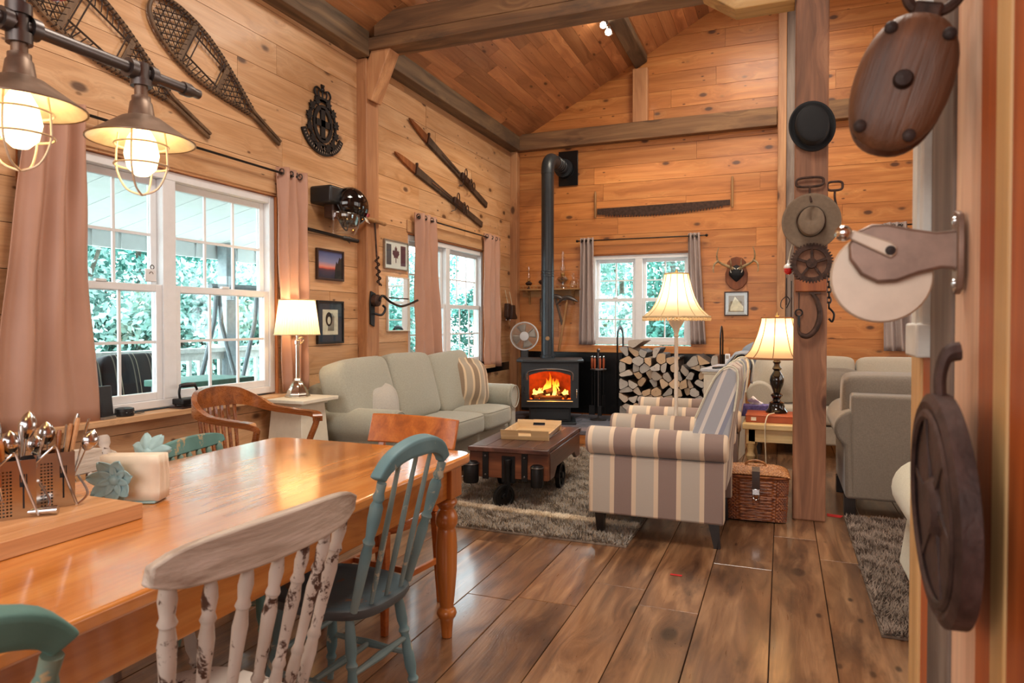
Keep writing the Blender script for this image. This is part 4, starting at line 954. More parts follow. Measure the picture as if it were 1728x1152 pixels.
# ================================================================== cart coffee table and tray
def cart():
    t = thing('cart_coffee_table', 'low dark wood factory cart coffee table with black iron wheels on the rug', 'coffee table', (1.50, 4.95, 0), 4)
    hx, hy = .29, .53
    n = 5
    for k in range(n):
        a = -hx + 2 * hx * k / n; G().box(a + .001, a + 2 * hx / n - .001, -hy + .03, hy - .03, .392, .42).obj('plank', 'cart_wood', t, bevel=.003)
    for s in (-1, 1): G().box(-hx - .005, hx + .005, s * hy - .03, s * hy + .03, .388, .419).obj('end_board', 'cart_wood', t, bevel=.004)
    for s in (-1, 1):
        G().box(-hx, hx, s * (hy - .025) - .02, s * (hy - .025) + .02, .20, .388).obj('end_rail', 'cart_side', t, bevel=.004)
        pts = [(-hy + .05, .20), (-hy + .05, .388), (hy - .05, .388), (hy - .05, .20), (hy - .16, .20), (hy - .24, .26), (-hy + .24, .26), (-hy + .16, .20)]
        G().prism(pts[::-1], 'x', s * hx - .022, s * hx + .006).obj('side_rail', 'cart_wood', t, bevel=.003)
    def strap(x, y, nm='iron_strap'):
        b = G().box(x - .022, x + .022, y - .006, y + .006, .19, .385).obj(nm, 'black_iron', t, bevel=.002)
        for z in (.22, .355): G().ball((x, y - .008, z), (.009, .006, .009), 8, 6).obj('bolt', 'pewter', b)
    for x in (-.17, .12): strap(x, -hy - .0)
    for x, w_ in ((-.27, .075), (.22, .06)):
        b = G().lathe([(.0, .16), (w_ * .7, .165), (w_ * .75, .18), (w_ * .75, .30), (w_ * .6, .315), (0, .32)], (x, -hy - .03, 0), 14).obj('corner_socket', 'black_iron', t)
        G().tube([(x + w_ * .75 * math.cos(a), -hy - .03 + w_ * .75 * math.sin(a), .30) for a in [2 * PI * k / 20 for k in range(20)]], .005, 6, closed=True).obj('rim', 'pewter', b)
    # pivoting front and rear casters, big side wheels
    def wheel(c, r, rz, nm='wheel', spokes=6, w_=.035):
        Mx = Matrix.Translation(c) @ Matrix.Rotation(R(rz), 4, 'Z')
        g = G(); nseg = 28
        g.lathe([(r - .022, -w_ / 2), (r, -w_ / 2), (r, w_ / 2), (r - .022, w_ / 2), (r - .022, -w_ / 2)], (0, 0, 0), nseg, 'x', cap=False).lathe([(.006, -w_ * .7), (.024, -w_ * .7), (.024, w_ * .7), (.006, w_ * .7)], (0, 0, 0), 12, 'x')
        for k in range(spokes):
            a = 2 * PI * k / spokes; g.bar((0, .02 * math.cos(a), .02 * math.sin(a)), (0, (r - .015) * math.cos(a), (r - .015) * math.sin(a)), .014, .016)
        o = g.xf(Mx).obj(nm, 'black_iron', t, bevel=.002)
        return o
    def caster(y, rz):
        s_ = -1 if y < 0 else 1
        G().box(-.05, .05, y - .02, y + .02, .17, .36).lathe([(.02, .13), (.024, .30), (.028, .31), (.028, .34), (.01, .35)], (0, y + s_ * .03, 0), 12).obj('caster_post', 'black_iron', t, bevel=.003)
        c = (-.015, y + s_ * .07, .085); wheel(c, .083, rz, 'caster_wheel', 0, .03)
        Mx = Matrix.Translation(c) @ Matrix.Rotation(R(rz), 4, 'Z')
        G().lathe([(.0, -.006), (.075, -.006), (.075, .006), (0, .006)], (0, 0, 0), 24, 'x').xf(Mx).obj('caster_disc', 'black_iron', t)
        for sx in (-1, 1): G().bar((sx * .024, 0, 0), (sx * .024, -s_ * .03, .10), .01, .03, up=(1, 0, 0)).xf(Mx).obj('fork', 'black_iron', t)
    caster(-hy + .02, -38); caster(hy - .02, 20)
    for s in (-1, 1): wheel((s * (hx - .055), 0.06, .118), .105, 0)
    G().tube([(-hx + .03, .06, .118), (hx - .03, .06, .118)], .012, 8).obj('axle', 'black_iron', t)
    for s in (-1, 1): G().box(s * (hx - .09) - .02, s * (hx - .09) + .02, .02, .10, .10, .30).obj('axle_bracket', 'black_iron', t, bevel=.003)
cart()
def tray():
    t = thing('serving_tray', 'pale wooden serving tray with cut-out handles on the cart coffee table', 'tray', (1.50, 5.02, .421), 8)
    w_, d = .165, .265
    G().box(-w_, w_, -d, d, 0, .012).obj('bottom', 'tray_wood', t, bevel=.002)
    for s in (-1, 1):
        G().prism([(s * w_, 0), (s * (w_ + .025), .055), (s * (w_ + .013), .055), (s * (w_ - .012), .0)][::s], 'y', -d, d).obj('side_board', 'tray_wood', t, bevel=.002)
        g = G()
        for a, b, c, e in ((-w_ - .02, -.05, 0, .075), (.05, w_ + .02, 0, .075), (-.05, .05, 0, .03), (-.05, .05, .055, .078)):
            y0 = s * d; g.add([(a, y0 + s * .03 * c / .08, c), (b, y0 + s * .03 * c / .08, c), (b, y0 + s * .03 * e / .08, e), (a, y0 + s * .03 * e / .08, e), (a, y0 + s * (.03 * c / .08 - .012), c), (b, y0 + s * (.03 * c / .08 - .012), c), (b, y0 + s * (.03 * e / .08 - .012), e), (a, y0 + s * (.03 * e / .08 - .012), e)], [(0, 1, 2, 3), (7, 6, 5, 4), (0, 4, 5, 1), (3, 2, 6, 7), (0, 3, 7, 4), (1, 5, 6, 2)])
        g.obj('handle_board', 'tray_wood', t)
tray()
# ================================================================== hearth, stove, pipe
hz = .15
he = kind(G().box(.03, 2.75, 7.02, 8.31, 0.0, .10).obj('trim_15', 'pine_back', smooth=0, bevel=.004))
def slabs():
    xs = [.03, .50, .98, 1.42, 1.90, 2.34, 2.75]; ys = [7.0, 7.42, 7.86, 8.31]
    for j in range(3):
        for i in range(6):
            o = .12 * (j % 2) if 0 < i < 6 else 0; o2 = .12 * (j % 2) if i < 5 else 0
            G().box(xs[i] + o + .006, xs[i + 1] + o2 - .006, ys[j] + .006, ys[j + 1] - .006, .10, hz - random.uniform(0, .004)).obj('stone', 'stone_hearth', he, bevel=.008)
slabs()
def stove():
    t = thing('wood_stove', 'black cast wood stove with a burning fire behind its arched glass door', 'stove', (.79, 7.58, hz), 18)
    B = 'stove_black'
    z0, z1, hw, hd = .19, .70, .325, .27
    G().box(-hw, hw, hd - .02, hd, z0, z1).box(-hw, -hw + .02, -hd, hd - .02, z0, z1).box(hw - .02, hw, -hd, hd - .02, z0, z1).box(-hw + .02, hw - .02, -hd, hd - .02, z0, z0 + .05).box(-hw + .02, hw - .02, -hd, hd - .02, z1 - .05, z1).obj('body', B, t, bevel=.006)
    # top plate with clipped front corners
    G().prism([(-.385, -.22), (-.31, -.325), (.31, -.325), (.385, -.22), (.385, .29), (-.385, .29)], 'z', z1 + .001, z1 + .033).obj('top_plate', B, t, bevel=.01, bseg=3)
    # front with arched opening
    arch = lambda x, w_, zc, rise: zc + rise * (1 - (x / w_) ** 2)
    def front(y0, y1, W, zb, zt, w_, ob, oc, rise, nm, mat, par=None, bv=.004):
        g = G().box(-W, -w_, y0, y1, zb, zt).box(w_, W, y0, y1, zb, zt).box(-w_, w_, y0, y1, zb, ob)
        xs = [-w_ + 2 * w_ * k / 14 for k in range(15)]
        g.prism([(x, arch(x, w_, oc, rise)) for x in xs] + [(w_, zt), (-w_, zt)], 'y', y0, y1)
        return g.obj(nm, mat, par or t, smooth=30, bevel=0)
    front(-hd - .018, -hd, hw, z0, z1, .25, .25, .56, .05, 'front_plate', B)
    d = G()
    door = front(-hd - .036, -hd - .018, .285, .235, .655, .235, .285, .555, .05, 'door', B)
    rim = [(-.262, .36 + .0)] ; pts = spline([(-.262, -hd - .04, .50), (-.258, -hd - .043, .575), (-.20, -hd - .045, .612), (0, -hd - .045, .632), (.20, -hd - .045, .612), (.258, -hd - .043, .575), (.262, -hd - .04, .50)], 6)
    G().tube(pts, .009, 8).obj('arch_rim', 'pewter', door); G().tube([(-.26, -hd - .045, .262), (.26, -hd - .045, .262)], .007, 8).obj('trim_bar', 'brass', door)
    G().tube(spline([(.302, -hd - .03, .40), (.302, -hd - .055, .39), (.302, -hd - .06, .34), (.302, -hd - .05, .305)], 5), .008, 8).obj('handle', 'chrome', door)
    for z in (.36, .52): G().tube([(-.296, -hd - .03, z), (-.296, -hd - .03, z + .07)], .009, 8).obj('hinge', B, door)
    g = G(); xs = [-.235 + .47 * k / 14 for k in range(15)]
    g.prism([(-.235, .285)] + [(x, arch(x, .235, .555, .05)) for x in xs][0:] + [(.235, .285)], 'y', -hd - .026, -hd - .022); g.f = g.f; g.obj('glass_pane', 'stove_glass', door)
    G().box(-hw + .021, hw - .021, hd - .05, hd - .022, z0 + .05, z1 - .052).box(-hw + .021, -hw + .045, -hd + .01, hd - .052, z0 + .05, z1 - .052).box(hw - .045, hw - .021, -hd + .01, hd - .052, z0 + .05, z1 - .052).box(-hw + .046, hw - .046, -hd + .01, hd - .052, z0 + .0502, z0 + .065).obj('firebrick', 'fire_brick', t)
    G().box(-.24, .24, -.20, .20, .02, z0).box(-.225, .225, -.212, -.2, .04, z0 - .02).obj('pedestal', B, t, bevel=.006)
    G().box(-.30, .30, -.30, .26, 0, .02).obj('base_plate', B, t, bevel=.004)
    # logs and flames inside
    zf = z0 + .065
    for a, b, r in (((-.20, -.14, zf + .035), (.02, .06, zf + .05), .035), ((.21, -.12, zf + .035), (-.02, .08, zf + .05), .035), ((-.12, -.17, zf + .03), (.14, -.15, zf + .03), .03), ((-.06, -.10, zf + .09), (.10, .05, zf + .12), .034), ((.12, -.13, zf + .06), (.03, -.02, zf + .15), .028)):
        G().tube([Vector(a).lerp(Vector(b), q) for q in (0, .3, .7, 1)], [r * .9, r, r * 1.05, r * .85], 9).obj('burning_log', 'ember_log', t)
    e = G()
    for k in range(46): e.ball((random.uniform(-.23, .23), random.uniform(-.19, .0), zf + random.uniform(0, .022)), random.uniform(.009, .018), 7, 5)
    eo = e.obj('embers', 'ember_glow', t); eo['kind'] = 'stuff'
    rnd = random.Random(3)
    for k in range(26):
        u = rnd.uniform(-1, 1); x = u * .20; hgt = (.27 * math.exp(-(u / .38) ** 2) + .07) * rnd.uniform(.6, 1.1); y = rnd.uniform(-.12, .12); hgt = min(hgt, .27)
        sw = rnd.uniform(-.03, .03); r0 = rnd.uniform(.018, .034) * (1.25 if abs(u) < .3 else .9)
        pts = []; rr = []
        for q in (0, .12, .3, .5, .7, .87, 1.0):
            pts.append((x + sw * q * q + .012 * math.sin(q * 7 + k), y, zf + .04 + hgt * q)); rr.append(max(.0008, r0 * (.55 + 1.6 * q - 2.15 * q * q) if q < .7 else r0 * (1 - q) * 1.5 + .0008))
        G().tube(pts, rr, 9).obj('flame', 'flame', t, smooth=80)
    l = bpy.data.lights.new('fire_light', 'POINT'); l.energy = 16; l.color = (1, .36, .07); l.shadow_soft_size = .06
    o = bpy.data.objects.new('fire_light', l); COL.objects.link(o); o.parent = t; o.location = (0, -.19, zf + .2)
m = NT('flame'); v = m.obj(False); z = m.n('SeparateXYZ', {0: v}).outputs[2]; f = m.sstep(z, .28, .53)
c = m.ramp(f, [(0, (1, .66, .16, 1)), (.35, (1, .42, .05, 1)), (.75, (1, .17, .01, 1)), (1, (.8, .06, .0, 1))]); em = m.n('Emission', {0: c, 1: 3.6}); tr = m.n('BsdfTransparent'); lw = m.n('LayerWeight', {0: .35}).outputs[1]
mx = m.n('MixShader', {0: m.math('MULTIPLY_ADD', m.sstep(lw, .1, .9), .75, .12), 1: em.outputs[0], 2: tr.outputs[0]}); m.t.links.new(mx.outputs[0], m.out.inputs[0]); MATS['flame'] = m.m
glow('ember_glow', '#ff5a14', 2.2)
stove()
def pipe():
    t = thing('stove_pipe', 'tall black stove pipe rising from the stove with an elbow into the back wall', 'pipe', (.73, 7.66, hz + .735))
    r = .075; top = 3.27 - (hz + .735); P = 'pipe_black'
    G().lathe([(r + .012, 0), (r + .012, .03), (r, .035), (r, 1.02)], seg=28).obj('pipe_section', P, t)
    G().lathe([(r, 1.02), (r, top - .16)], seg=28).obj('pipe_section', P, t)
    for z in (.97, 1.0, 1.03): G().tube([(r * 1.02 * math.cos(a), r * 1.02 * math.sin(a), z) for a in [2 * PI * k / 28 for k in range(28)]], .005, 6, closed=True).obj('pipe_bead', P, t)
    n = 8; pts = [(0, .17 - .17 * math.cos(R(90 * k / n)), top - .17 + .17 * math.sin(R(90 * k / n))) for k in range(n + 1)]
    G().tube([(0, 0, top - .2)] + pts + [(0, .42, top), (0, .62, top)], [r + .003] * (n + 4), 28).obj('elbow', P, t, smooth=25)
    for y in (.30, .36, .42, .50): G().tube([(r * 1.06 * math.cos(a), y, top + r * 1.06 * math.sin(a)) for a in [2 * PI * k / 28 for k in range(28)]], .007, 6, closed=True).obj('pipe_bead', P, t)
    G().lathe([(r + .04, .6), (r + .045, .64), (r, .60)], (0, 0, top), 28, 'y').obj('collar', P, t)
    G().box(-.075, .18, .655, .676, top - .22, top + .22).obj('wall_plate', 'panel_black', t, bevel=.003)
    G().lathe([(.024, 0), (.024, .012), (.012, .016)], (.025, -r - .004, .235), 14, 'y').obj('damper_knob', 'handle_wood', t)
pipe()
kind(G().box(.0005, .02, 7.30, 8.20, .16, .84).obj('trim_16', 'panel_black', smooth=0, bevel=.002))
kind(G().box(.14, 2.75, 8.318, 8.3385, .16, .93).obj('trim_17', 'panel_black', smooth=0, bevel=.002))
kind(G().box(.14, 2.75, 8.312, 8.3385, .935, 1.012).obj('trim_18', 'pine_back', smooth=0, bevel=.002))
# fan propped behind the stove
def fan():
    t = thing('fan', 'round grey box fan guard behind the stove pipe', 'fan', (.29, 8.05, .80), 15)
    G().box(-.05, .05, -.03, .05, 0, .17).obj('stand', 'black_plastic', t, bevel=.01)
    cz = .335; ringpts = lambda r, y: [(r * math.cos(a), y, cz + r * math.sin(a)) for a in [2 * PI * k / 40 for k in range(40)]]
    G().tube(ringpts(.175, -.03), .008, 8, closed=True).tube(ringpts(.172, .03), .008, 8, closed=True).obj('rim', 'white_vinyl', t)
    g = G()
    for r in np.linspace(.06, .165, 9): g.tube(ringpts(r, -.035 + .01 * r), .0022, 5, closed=True)
    for k in range(16): a = 2 * PI * k / 16; g.bar((.05 * math.cos(a), -.035, cz + .05 * math.sin(a)), (.172 * math.cos(a), -.03, cz + .172 * math.sin(a)), .003, .003)
    g.obj('grille', 'frame_silver', t); G().lathe([(.0, -.048), (.055, -.045), (.058, -.032), (0, -.03)], (0, 0, cz), 24, 'y').obj('hub_cap', 'white_vinyl', t)
    for k in range(4):
        a = PI / 2 * k + .3; G().grid(lambda u, v: ((.04 + .11 * u) * math.cos(a + (v - .5) * .9), .012 * (v - .5), cz + (.04 + .11 * u) * math.sin(a + (v - .5) * .9)), 6, 6).obj('blade', 'frame_silver', t, solid=.002)
fan()
# fire tool set
def tools():
    t = thing('fireplace_tools', 'fire tool stand with wooden handles beside the stove', 'tool stand', (1.30, 7.86, hz))
    G().lathe([(.10, 0), (.10, .008), (.03, .02), (.008, .03), (.007, .62), (.007, .80), (.016, .81), (.02, .83), (.008, .85)], seg=16).obj('stand', 'pewter', t)
    G().lathe([(.0, .595), (.095, .595), (.095, .607), (0, .607)], seg=20).obj('rack_plate', 'pewter', t)
    for k, (a, tip) in enumerate(((-160, 'shovel'), (-110, 'poker'), (-60, 'brush'), (-20, 'tongs'))):
        x, y = .075 * math.cos(R(a)), .075 * math.sin(R(a))
        p = G().tube([(x, y, .59), (x, y, .16)], .005, 6)
        if tip == 'shovel': p.box(x - .035, x + .035, y - .006, y + .006, .06, .17)
        elif tip == 'brush': p.box(x - .02, x + .02, y - .02, y + .02, .06, .17)
        elif tip == 'poker': p.tube([(x, y, .17), (x, y, .08), (x + .02, y, .10)], .005, 6)
        else: p.tube([(x - .012, y, .3), (x - .02, y, .08)], .004, 6).tube([(x + .012, y, .3), (x + .02, y, .08)], .004, 6)
        o = p.obj('tool', 'black_iron', t); G().lathe([(.008, .607), (.013, .64), (.014, .72), (.010, .735)], (x, y, 0), 10).obj('tool_handle', 'book_orange', o); G().ball((x, y, .748), .013, 10, 8).obj('tool_knob', 'chrome', o)
tools()
# ================================================================== firewood rack
def rack():
    t = thing('firewood_rack', 'black iron hoop rack holding firewood under the back window', 'rack', (2.14, 7.92, hz))
    for x in (-.59, .56):
        for dx in (0.0,):
            pts = [(x, -.15, .02)] + [(x, -.15, .98)] + [(x, -.15 + .15 * (1 - math.cos(q)), .98 + .12 * math.sin(q)) for q in (PI / 6, PI / 3, PI / 2, 2 * PI / 3, 5 * PI / 6, PI)] + [(x, .15, .02)]
            G().tube(pts, .026, 8, flat=.35, up=(1, 0, 0)).obj('hoop', 'black_iron', t)
    for y in (-.15, .15): G().box(-.61, .58, y - .012, y + .012, .03, .055).obj('base_rail', 'black_iron', t, bevel=.003)
    for x in (-.56, .53): G().box(x - .015, x + .015, -.16, .16, 0, .03).obj('foot', 'black_iron', t)
rack()
m = NT('log_end'); v = m.obj(); r_ = m.rand
n1 = m.noise(v, 14.0, 4.0, .6); ck = m.noise(m.mapped(v, (60, 1, 60)), 1.0, 3.0, .7, 1.0)
base = m.mix(m.sstep(m.math('FRACT', m.math('MULTIPLY', r_, 5.3)), .35, .85), lin('#c4bcb2'), lin('#dcb890')); base = m.mix(m.math('MULTIPLY', n1, .4), base, lin('#7e766e'))
base = m.mix(m.sstep(ck, .62, .72), base, lin('#4a3c30')); hs = m.n('HueSaturation', {'Color': base, 'Value': m.math('MULTIPLY_ADD', m.math('FRACT', m.math('MULTIPLY', r_, 11.7)), .55, .68)})
m.p(Base_Color=hs.outputs[0], Roughness=.9); m.bump(ck, .4, .004); MATS['log_end'] = m.m
def firewood():
    X0, X1, Z0 = 1.585, 2.675, hz + .06; rn = random.Random(11); seeds = []; z = Z0 + .05; row = 0
    topf = lambda x: .985 + .07 * math.sin((x - 1.5) * 5.2 + .4) - .03 * math.sin(x * 17)
    rows_ = []
    while z < 1.1:
        x = X0 + .05 + (.05 if row % 2 else 0)
        while x < X1 - .02:
            p = (x + rn.uniform(-.018, .018), z + rn.uniform(-.02, .02))
            if p[1] < topf(x) - .03: seeds.append(p); rows_.append(row)
            x += rn.uniform(.09, .135)
        z += rn.uniform(.080, .092); row += 1
    def clip(poly, a, b, c):
        out = []
        for i in range(len(poly)):
            p, q = poly[i], poly[(i + 1) % len(poly)]; dp, dq = a * p[0] + b * p[1] - c, a * q[0] + b * q[1] - c
            if dp <= 0: out.append(p)
            if (dp < 0) != (dq < 0): tt = dp / (dp - dq); out.append((p[0] + (q[0] - p[0]) * tt, p[1] + (q[1] - p[1]) * tt))
        return out
    ORDS = 'bottom second third fourth fifth sixth seventh eighth ninth tenth eleventh twelfth'.split(); ORDX = 'first second third fourth fifth sixth seventh eighth ninth tenth eleventh twelfth thirteenth'.split()
    for i, s_ in enumerate(seeds):
        poly = [(max(X0, s_[0] - .10), max(Z0 - .0, s_[1] - .075)), (min(X1, s_[0] + .10), max(Z0 - .0, s_[1] - .075)), (min(X1, s_[0] + .10), s_[1] + .075), (max(X0, s_[0] - .10), s_[1] + .075)]
        for j, o in enumerate(seeds):
            if j == i: continue
            dx, dz = o[0] - s_[0], o[1] - s_[1]; L = math.hypot(dx, dz)
            if L < .3:
                poly = clip(poly, dx / L, dz / L, (dx * (s_[0] + o[0]) / 2 + dz * (s_[1] + o[1]) / 2) / L - .0035)
                if len(poly) < 3: break
        if len(poly) < 3: continue
        # knock off a random corner, round the others a little
        for _ in range(1 if rn.random() < .8 else 0):
          if len(poly) > 2:
              a = rn.uniform(0, 2 * PI); c_ = (sum(p[0] for p in poly) / len(poly), sum(p[1] for p in poly) / len(poly))
              poly = clip(poly, math.cos(a), math.sin(a), math.cos(a) * c_[0] + math.sin(a) * c_[1] + rn.uniform(.008, .026))
        if len(poly) < 3: continue
        c_ = (sum(p[0] for p in poly) / len(poly), sum(p[1] for p in poly) / len(poly)); rp = []; arc = rn.random() < .6; ia = rn.randrange(len(poly))
        for k in range(len(poly)):
            p, q = poly[k], poly[(k + 1) % len(poly)]; 
            rp.append((p[0] * .86 + q[0] * .14, p[1] * .86 + q[1] * .14)); rp.append((p[0] * .5 + q[0] * .5 + (rn.uniform(-.004, .002)), p[1] * .5 + q[1] * .5 + rn.uniform(-.004, .002))); rp.append((p[0] * .14 + q[0] * .86, p[1] * .14 + q[1] * .86))
        y0 = 7.72 + rn.uniform(-.02, .035); y1 = 8.20 + rn.uniform(-.05, .05)
        lp = [(p[0] - c_[0], p[1] - c_[1]) for p in rp]
        o = G().prism(lp, 'y', 0, y1 - y0).obj('firewood_log', 'log_end', None, smooth=0); o.location = (c_[0], y0, c_[1])
        rowtxt = 'bottom row' if rows_[i] == 0 else ORDS[rows_[i]] + ' row from the bottom'; tag(o, 'split firewood log, %s from the left, %s' % (ORDX[i - rows_.index(rows_[i])], rowtxt), 'log', 'split logs in the firewood rack')
        g = G(); n = len(lp); k1 = 1.015
        vs = [(p[0] * k1, .006, p[1] * k1) for p in lp] + [(p[0] * k1, y1 - y0 - .006, p[1] * k1) for p in lp]
        g.add(vs, [(j, n + j, n + (j + 1) % n, (j + 1) % n) for j in range(n)]); g.obj('bark', 'bark' if rn.random() < .6 else 'log_side', o, smooth=50)
firewood()
# white cabinet with remote and phone
def cabinet():
    t = thing('cabinet', 'small white cabinet with grey top behind the second striped armchair', 'cabinet', (2.83, 6.75, 0), -6)
    G().box(-.125, .125, -.38, .38, .0, .86).obj('body', 'cream_paint', t, bevel=.004)
    G().box(-.15, .15, -.41, .41, .86, .885).obj('top', 'grey_paint_top', t, bevel=.004); G().box(-.137, .137, -.395, .395, .84, .86).obj('moulding', 'cream_paint', t, bevel=.004)
    G().box(-.10, .10, -.386, -.38, .10, .78).obj('panel', 'cream_paint', t, bevel=.003)
cabinet()
def phone():
    t = thing('cordless_phone', 'white cordless phone standing on the white cabinet', 'phone', (2.86, 6.58, .885), -10)
    G().box(-.03, .03, -.03, .03, 0, .02).obj('cradle', 'white_vinyl', t, bevel=.005); G().box(-.022, .022, -.012, .014, .02, .13).obj('handset', 'white_vinyl', t, bevel=.006)
    G().box(-.014, .014, -.0135, -.012, .085, .115).obj('screen', 'frame_silver', t)
phone()
def remote():
    t = thing('remote_control', 'black remote control lying on the white cabinet', 'remote', (2.79, 6.45, .885), -25)
    G().box(-.022, .022, -.075, .075, 0, .018).obj('body', 'black_plastic', t, bevel=.005)
    for i in range(3):
        for j in range(5): G().box(-.014 + i * .011, -.007 + i * .011, -.05 + j * .018, -.041 + j * .018, .018, .02).obj('button', 'frame_silver', t)
remote()
tag(G().box(2.93, 3.05, 4.52, 4.56, .0015, .003).obj('floor_tape', 'tape_red', None) if False else G().box(2.80, 2.86, 3.53, 3.55, .0012, .0022).obj('tape_strip', 'tape_red', None), 'short red tape strip on the floor in front of the striped armchair', 'tape')
tag(G().prism([(3.62, 5.0), (3.70, 4.99), (3.72, 5.05), (3.62, 5.07)], 'z', .0012, .0022).obj('tape_strip', 'tape_red', None), 'red tape patch on the floor at the foot of the ridge post', 'tape')
# ================================================================== curtains and rods
def curtain(label, T, u0, u1, b0, b1, z0, z1, mat, folds=3, amp=.03, y=-.085, name='curtain', bend=0.0):
    g = G(); nu, nv = folds * 14 + 1, 22; ph = random.uniform(0, 6)
    def f(u, v):
        a = u0 + (u1 - u0) * u; b = b0 + (b1 - b0) * u; q = v ** 1.3
        uu = a + (b - a) * q + bend * math.sin(PI * q)
        am = amp * (.9 + .35 * math.sin(v * 3 + u * 5 + ph)); off = am * math.sin(2 * PI * folds * u + .5 * math.sin(v * 2.2 + ph)) + .006 * math.sin(14 * v + 9 * u + ph)
        return (uu, y + off, z1 + (z0 - z1) * v)
    o = g.grid(f, nu, nv).xf(T).obj(name, mat, None, smooth=80, solid=.003); tag(o, label, 'curtain')
    for k in range(folds * 2):
        u = (k + .5) / (folds * 2); p = T @ Vector((u0 + (u1 - u0) * u, y, z1 - .035))
        n_ = T.to_3x3() @ Vector((1, 0, 0)); pts = []
        up_ = Vector((0, 0, 1)); sd = T.to_3x3() @ Vector((0, 1, 0))
        for q in range(14): a = 2 * PI * q / 14; pts.append(p + up_ * .020 * math.cos(a) + sd * .020 * math.sin(a))
        G().tube(pts, .005, 5, closed=True).obj('grommet', 'pewter', o)
    return o
def rod(label, T, u0, u1, z, y=-.085):
    t = thing('curtain_rod', label, 'curtain rod')
    G().tube([(u0, y, z), (u1, y, z)], .008, 8).xf(T).obj('rod', 'rod_black', t)
    for u, s in ((u0, -1), (u1, 1)): G().ball((u + s * .015, y, z), .017, 10, 7).xf(T).obj('finial', 'rod_black', t)
    for u in (u0 + .09, u1 - .09): G().tube([(u, y, z - .01), (u, -.022, z - .01)], .006, 6).xf(T).obj('bracket', 'rod_black', t)
    return t
rod('black curtain rod above the large left window', T_LEFT, 2.02, 3.93, 2.345)
curtain('tan curtain at the left side of the large window, wide at its hem', T_LEFT, 2.09, 2.37, 1.93, 2.45, .80, 2.38, 'curtain_tan', 3, .026, bend=-.03)
curtain('tan curtain between the large window and the sunset picture', T_LEFT, 3.78, 4.07, 3.80, 4.06, .82, 2.39, 'curtain_tan', 3, .03)
rod('black curtain rod above the window behind the green sofa', T_LEFT, 5.74, 7.55, 2.315)
curtain('tan curtain left of the window behind the green sofa', T_LEFT, 5.68, 6.08, 5.66, 6.22, .80, 2.36, 'curtain_tan', 3, .028)
curtain('tan curtain right of the window behind the green sofa', T_LEFT, 7.30, 7.72, 7.28, 7.74, .77, 2.36, 'curtain_tan', 3, .026)
rod('black curtain rod above the back window over the firewood', T_BACK, .93, 2.48, 2.335)
curtain('mauve grey curtain on the left of the back window by the shelf', T_BACK, .96, 1.13, .94, 1.15, 1.03, 2.37, 'curtain_grey', 3, .03)
curtain('mauve grey curtain on the right of the back window by the antlers', T_BACK, 2.28, 2.42, 2.32, 2.50, 1.05, 2.37, 'curtain_grey', 3, .03)
rod('black curtain rod of the far right window', T_BACK, 4.34, 5.9, 2.35)
curtain('mauve grey curtain at the far right window beyond the taupe sofa', T_BACK, 4.34, 4.56, 4.35, 4.64, 1.0, 2.38, 'curtain_grey', 3, .035)
# ================================================================== left wall decor
def LW(s, w_, x, O, d):            # local along/across on the left wall
    n_ = Vector((0, -d[1], d[0])); return Vector((x, O[0] + s * d[0], O[1] + s * d[1])) + n_ * w_
def snowshoe(label, O, E_):
    d = Vector((E_[0] - O[0], E_[1] - O[1])); L = d.length; d.normalize(); t = thing('snowshoe', label, 'snowshoe', group=None)
    P = lambda s, w_, x=.04: LW(s * L, w_ * L, x, O, d)
    half = [(0, 0), (.012, .045), (.05, .082), (.12, .112), (.22, .128), (.32, .128), (.44, .108), (.56, .074), (.66, .042), (.74, .018), (.80, .013), (1.0, .011)]
    wid = lambda s: next((a[1] + (b[1] - a[1]) * (s - a[0]) / (b[0] - a[0]) for a, b in zip(half, half[1:]) if a[0] <= s <= b[0]), .01)
    pts = [P(s, w_) for s, w_ in half]; lo = [P(s, -w_) for s, w_ in half]
    G().tube(spline(lo[::-1][:-1] + pts, 5), .0125, 8).obj('frame', 'snowshoe_wood', t)
    for s in (.24, .50): G().bar(P(s, wid(s)), P(s, -wid(s)), .035, .010, up=(1, 0, 0)).obj('crossbar', 'snowshoe_wood', t, bevel=.003)
    g = G(); r = .0035
    def lace(s0, s1, n, dens):
        # diagonal lattice clipped to the outline
        for sg in (-1, 1):
            for k in range(-n, n + 1):
                q = []
                for i in range(25):
                    s = s0 + (s1 - s0) * i / 24; w_ = k * dens + sg * (s - (s0 + s1) / 2) * .75
                    if abs(w_) < wid(s): q.append(P(s, w_, .04 + .004 * sg))
                if len(q) > 2: g.tube([q[0], q[len(q) // 2], q[-1]], r, 4)
        m_ = max(3, int((s1 - s0) / .035))
        for i in range(1, m_): s = s0 + (s1 - s0) * i / m_; g.tube([P(s, wid(s)), P(s, -wid(s))], r, 4)
    lace(.03, .24, 6, .034); lace(.50, .76, 5, .034)
    for k in range(9):
        s = .26 + .24 * k / 8
        if k in (0, 1, 7, 8) : g.tube([P(s, wid(s)), P(s, -wid(s))], r * 1.2, 4)
        for sg in (-1, 1): g.tube([P(s, sg * wid(s)), P(s + .02, sg * (wid(s) - .055))], r, 4)
    for sg in (-1, 1): g.tube([P(.25, sg * .068), P(.5, sg * .062)], r * 1.6, 5)
    for i in range(34):
        s = .06 + .66 * i / 33
        for sg in (-1, 1): a = 2 * PI; g.tube([P(s, sg * (wid(s) + .014), .034), P(s + .006, sg * wid(s), .056), P(s, sg * (wid(s) - .014), .036)], .004, 4)
    o = g.obj('lacing', 'lace_dark', t, smooth=60); o['kind'] = 'stuff'
snowshoe('old wooden snowshoe high on the left wall, partly behind the pendant pipe', (2.07, 3.02), (3.21, 2.455))
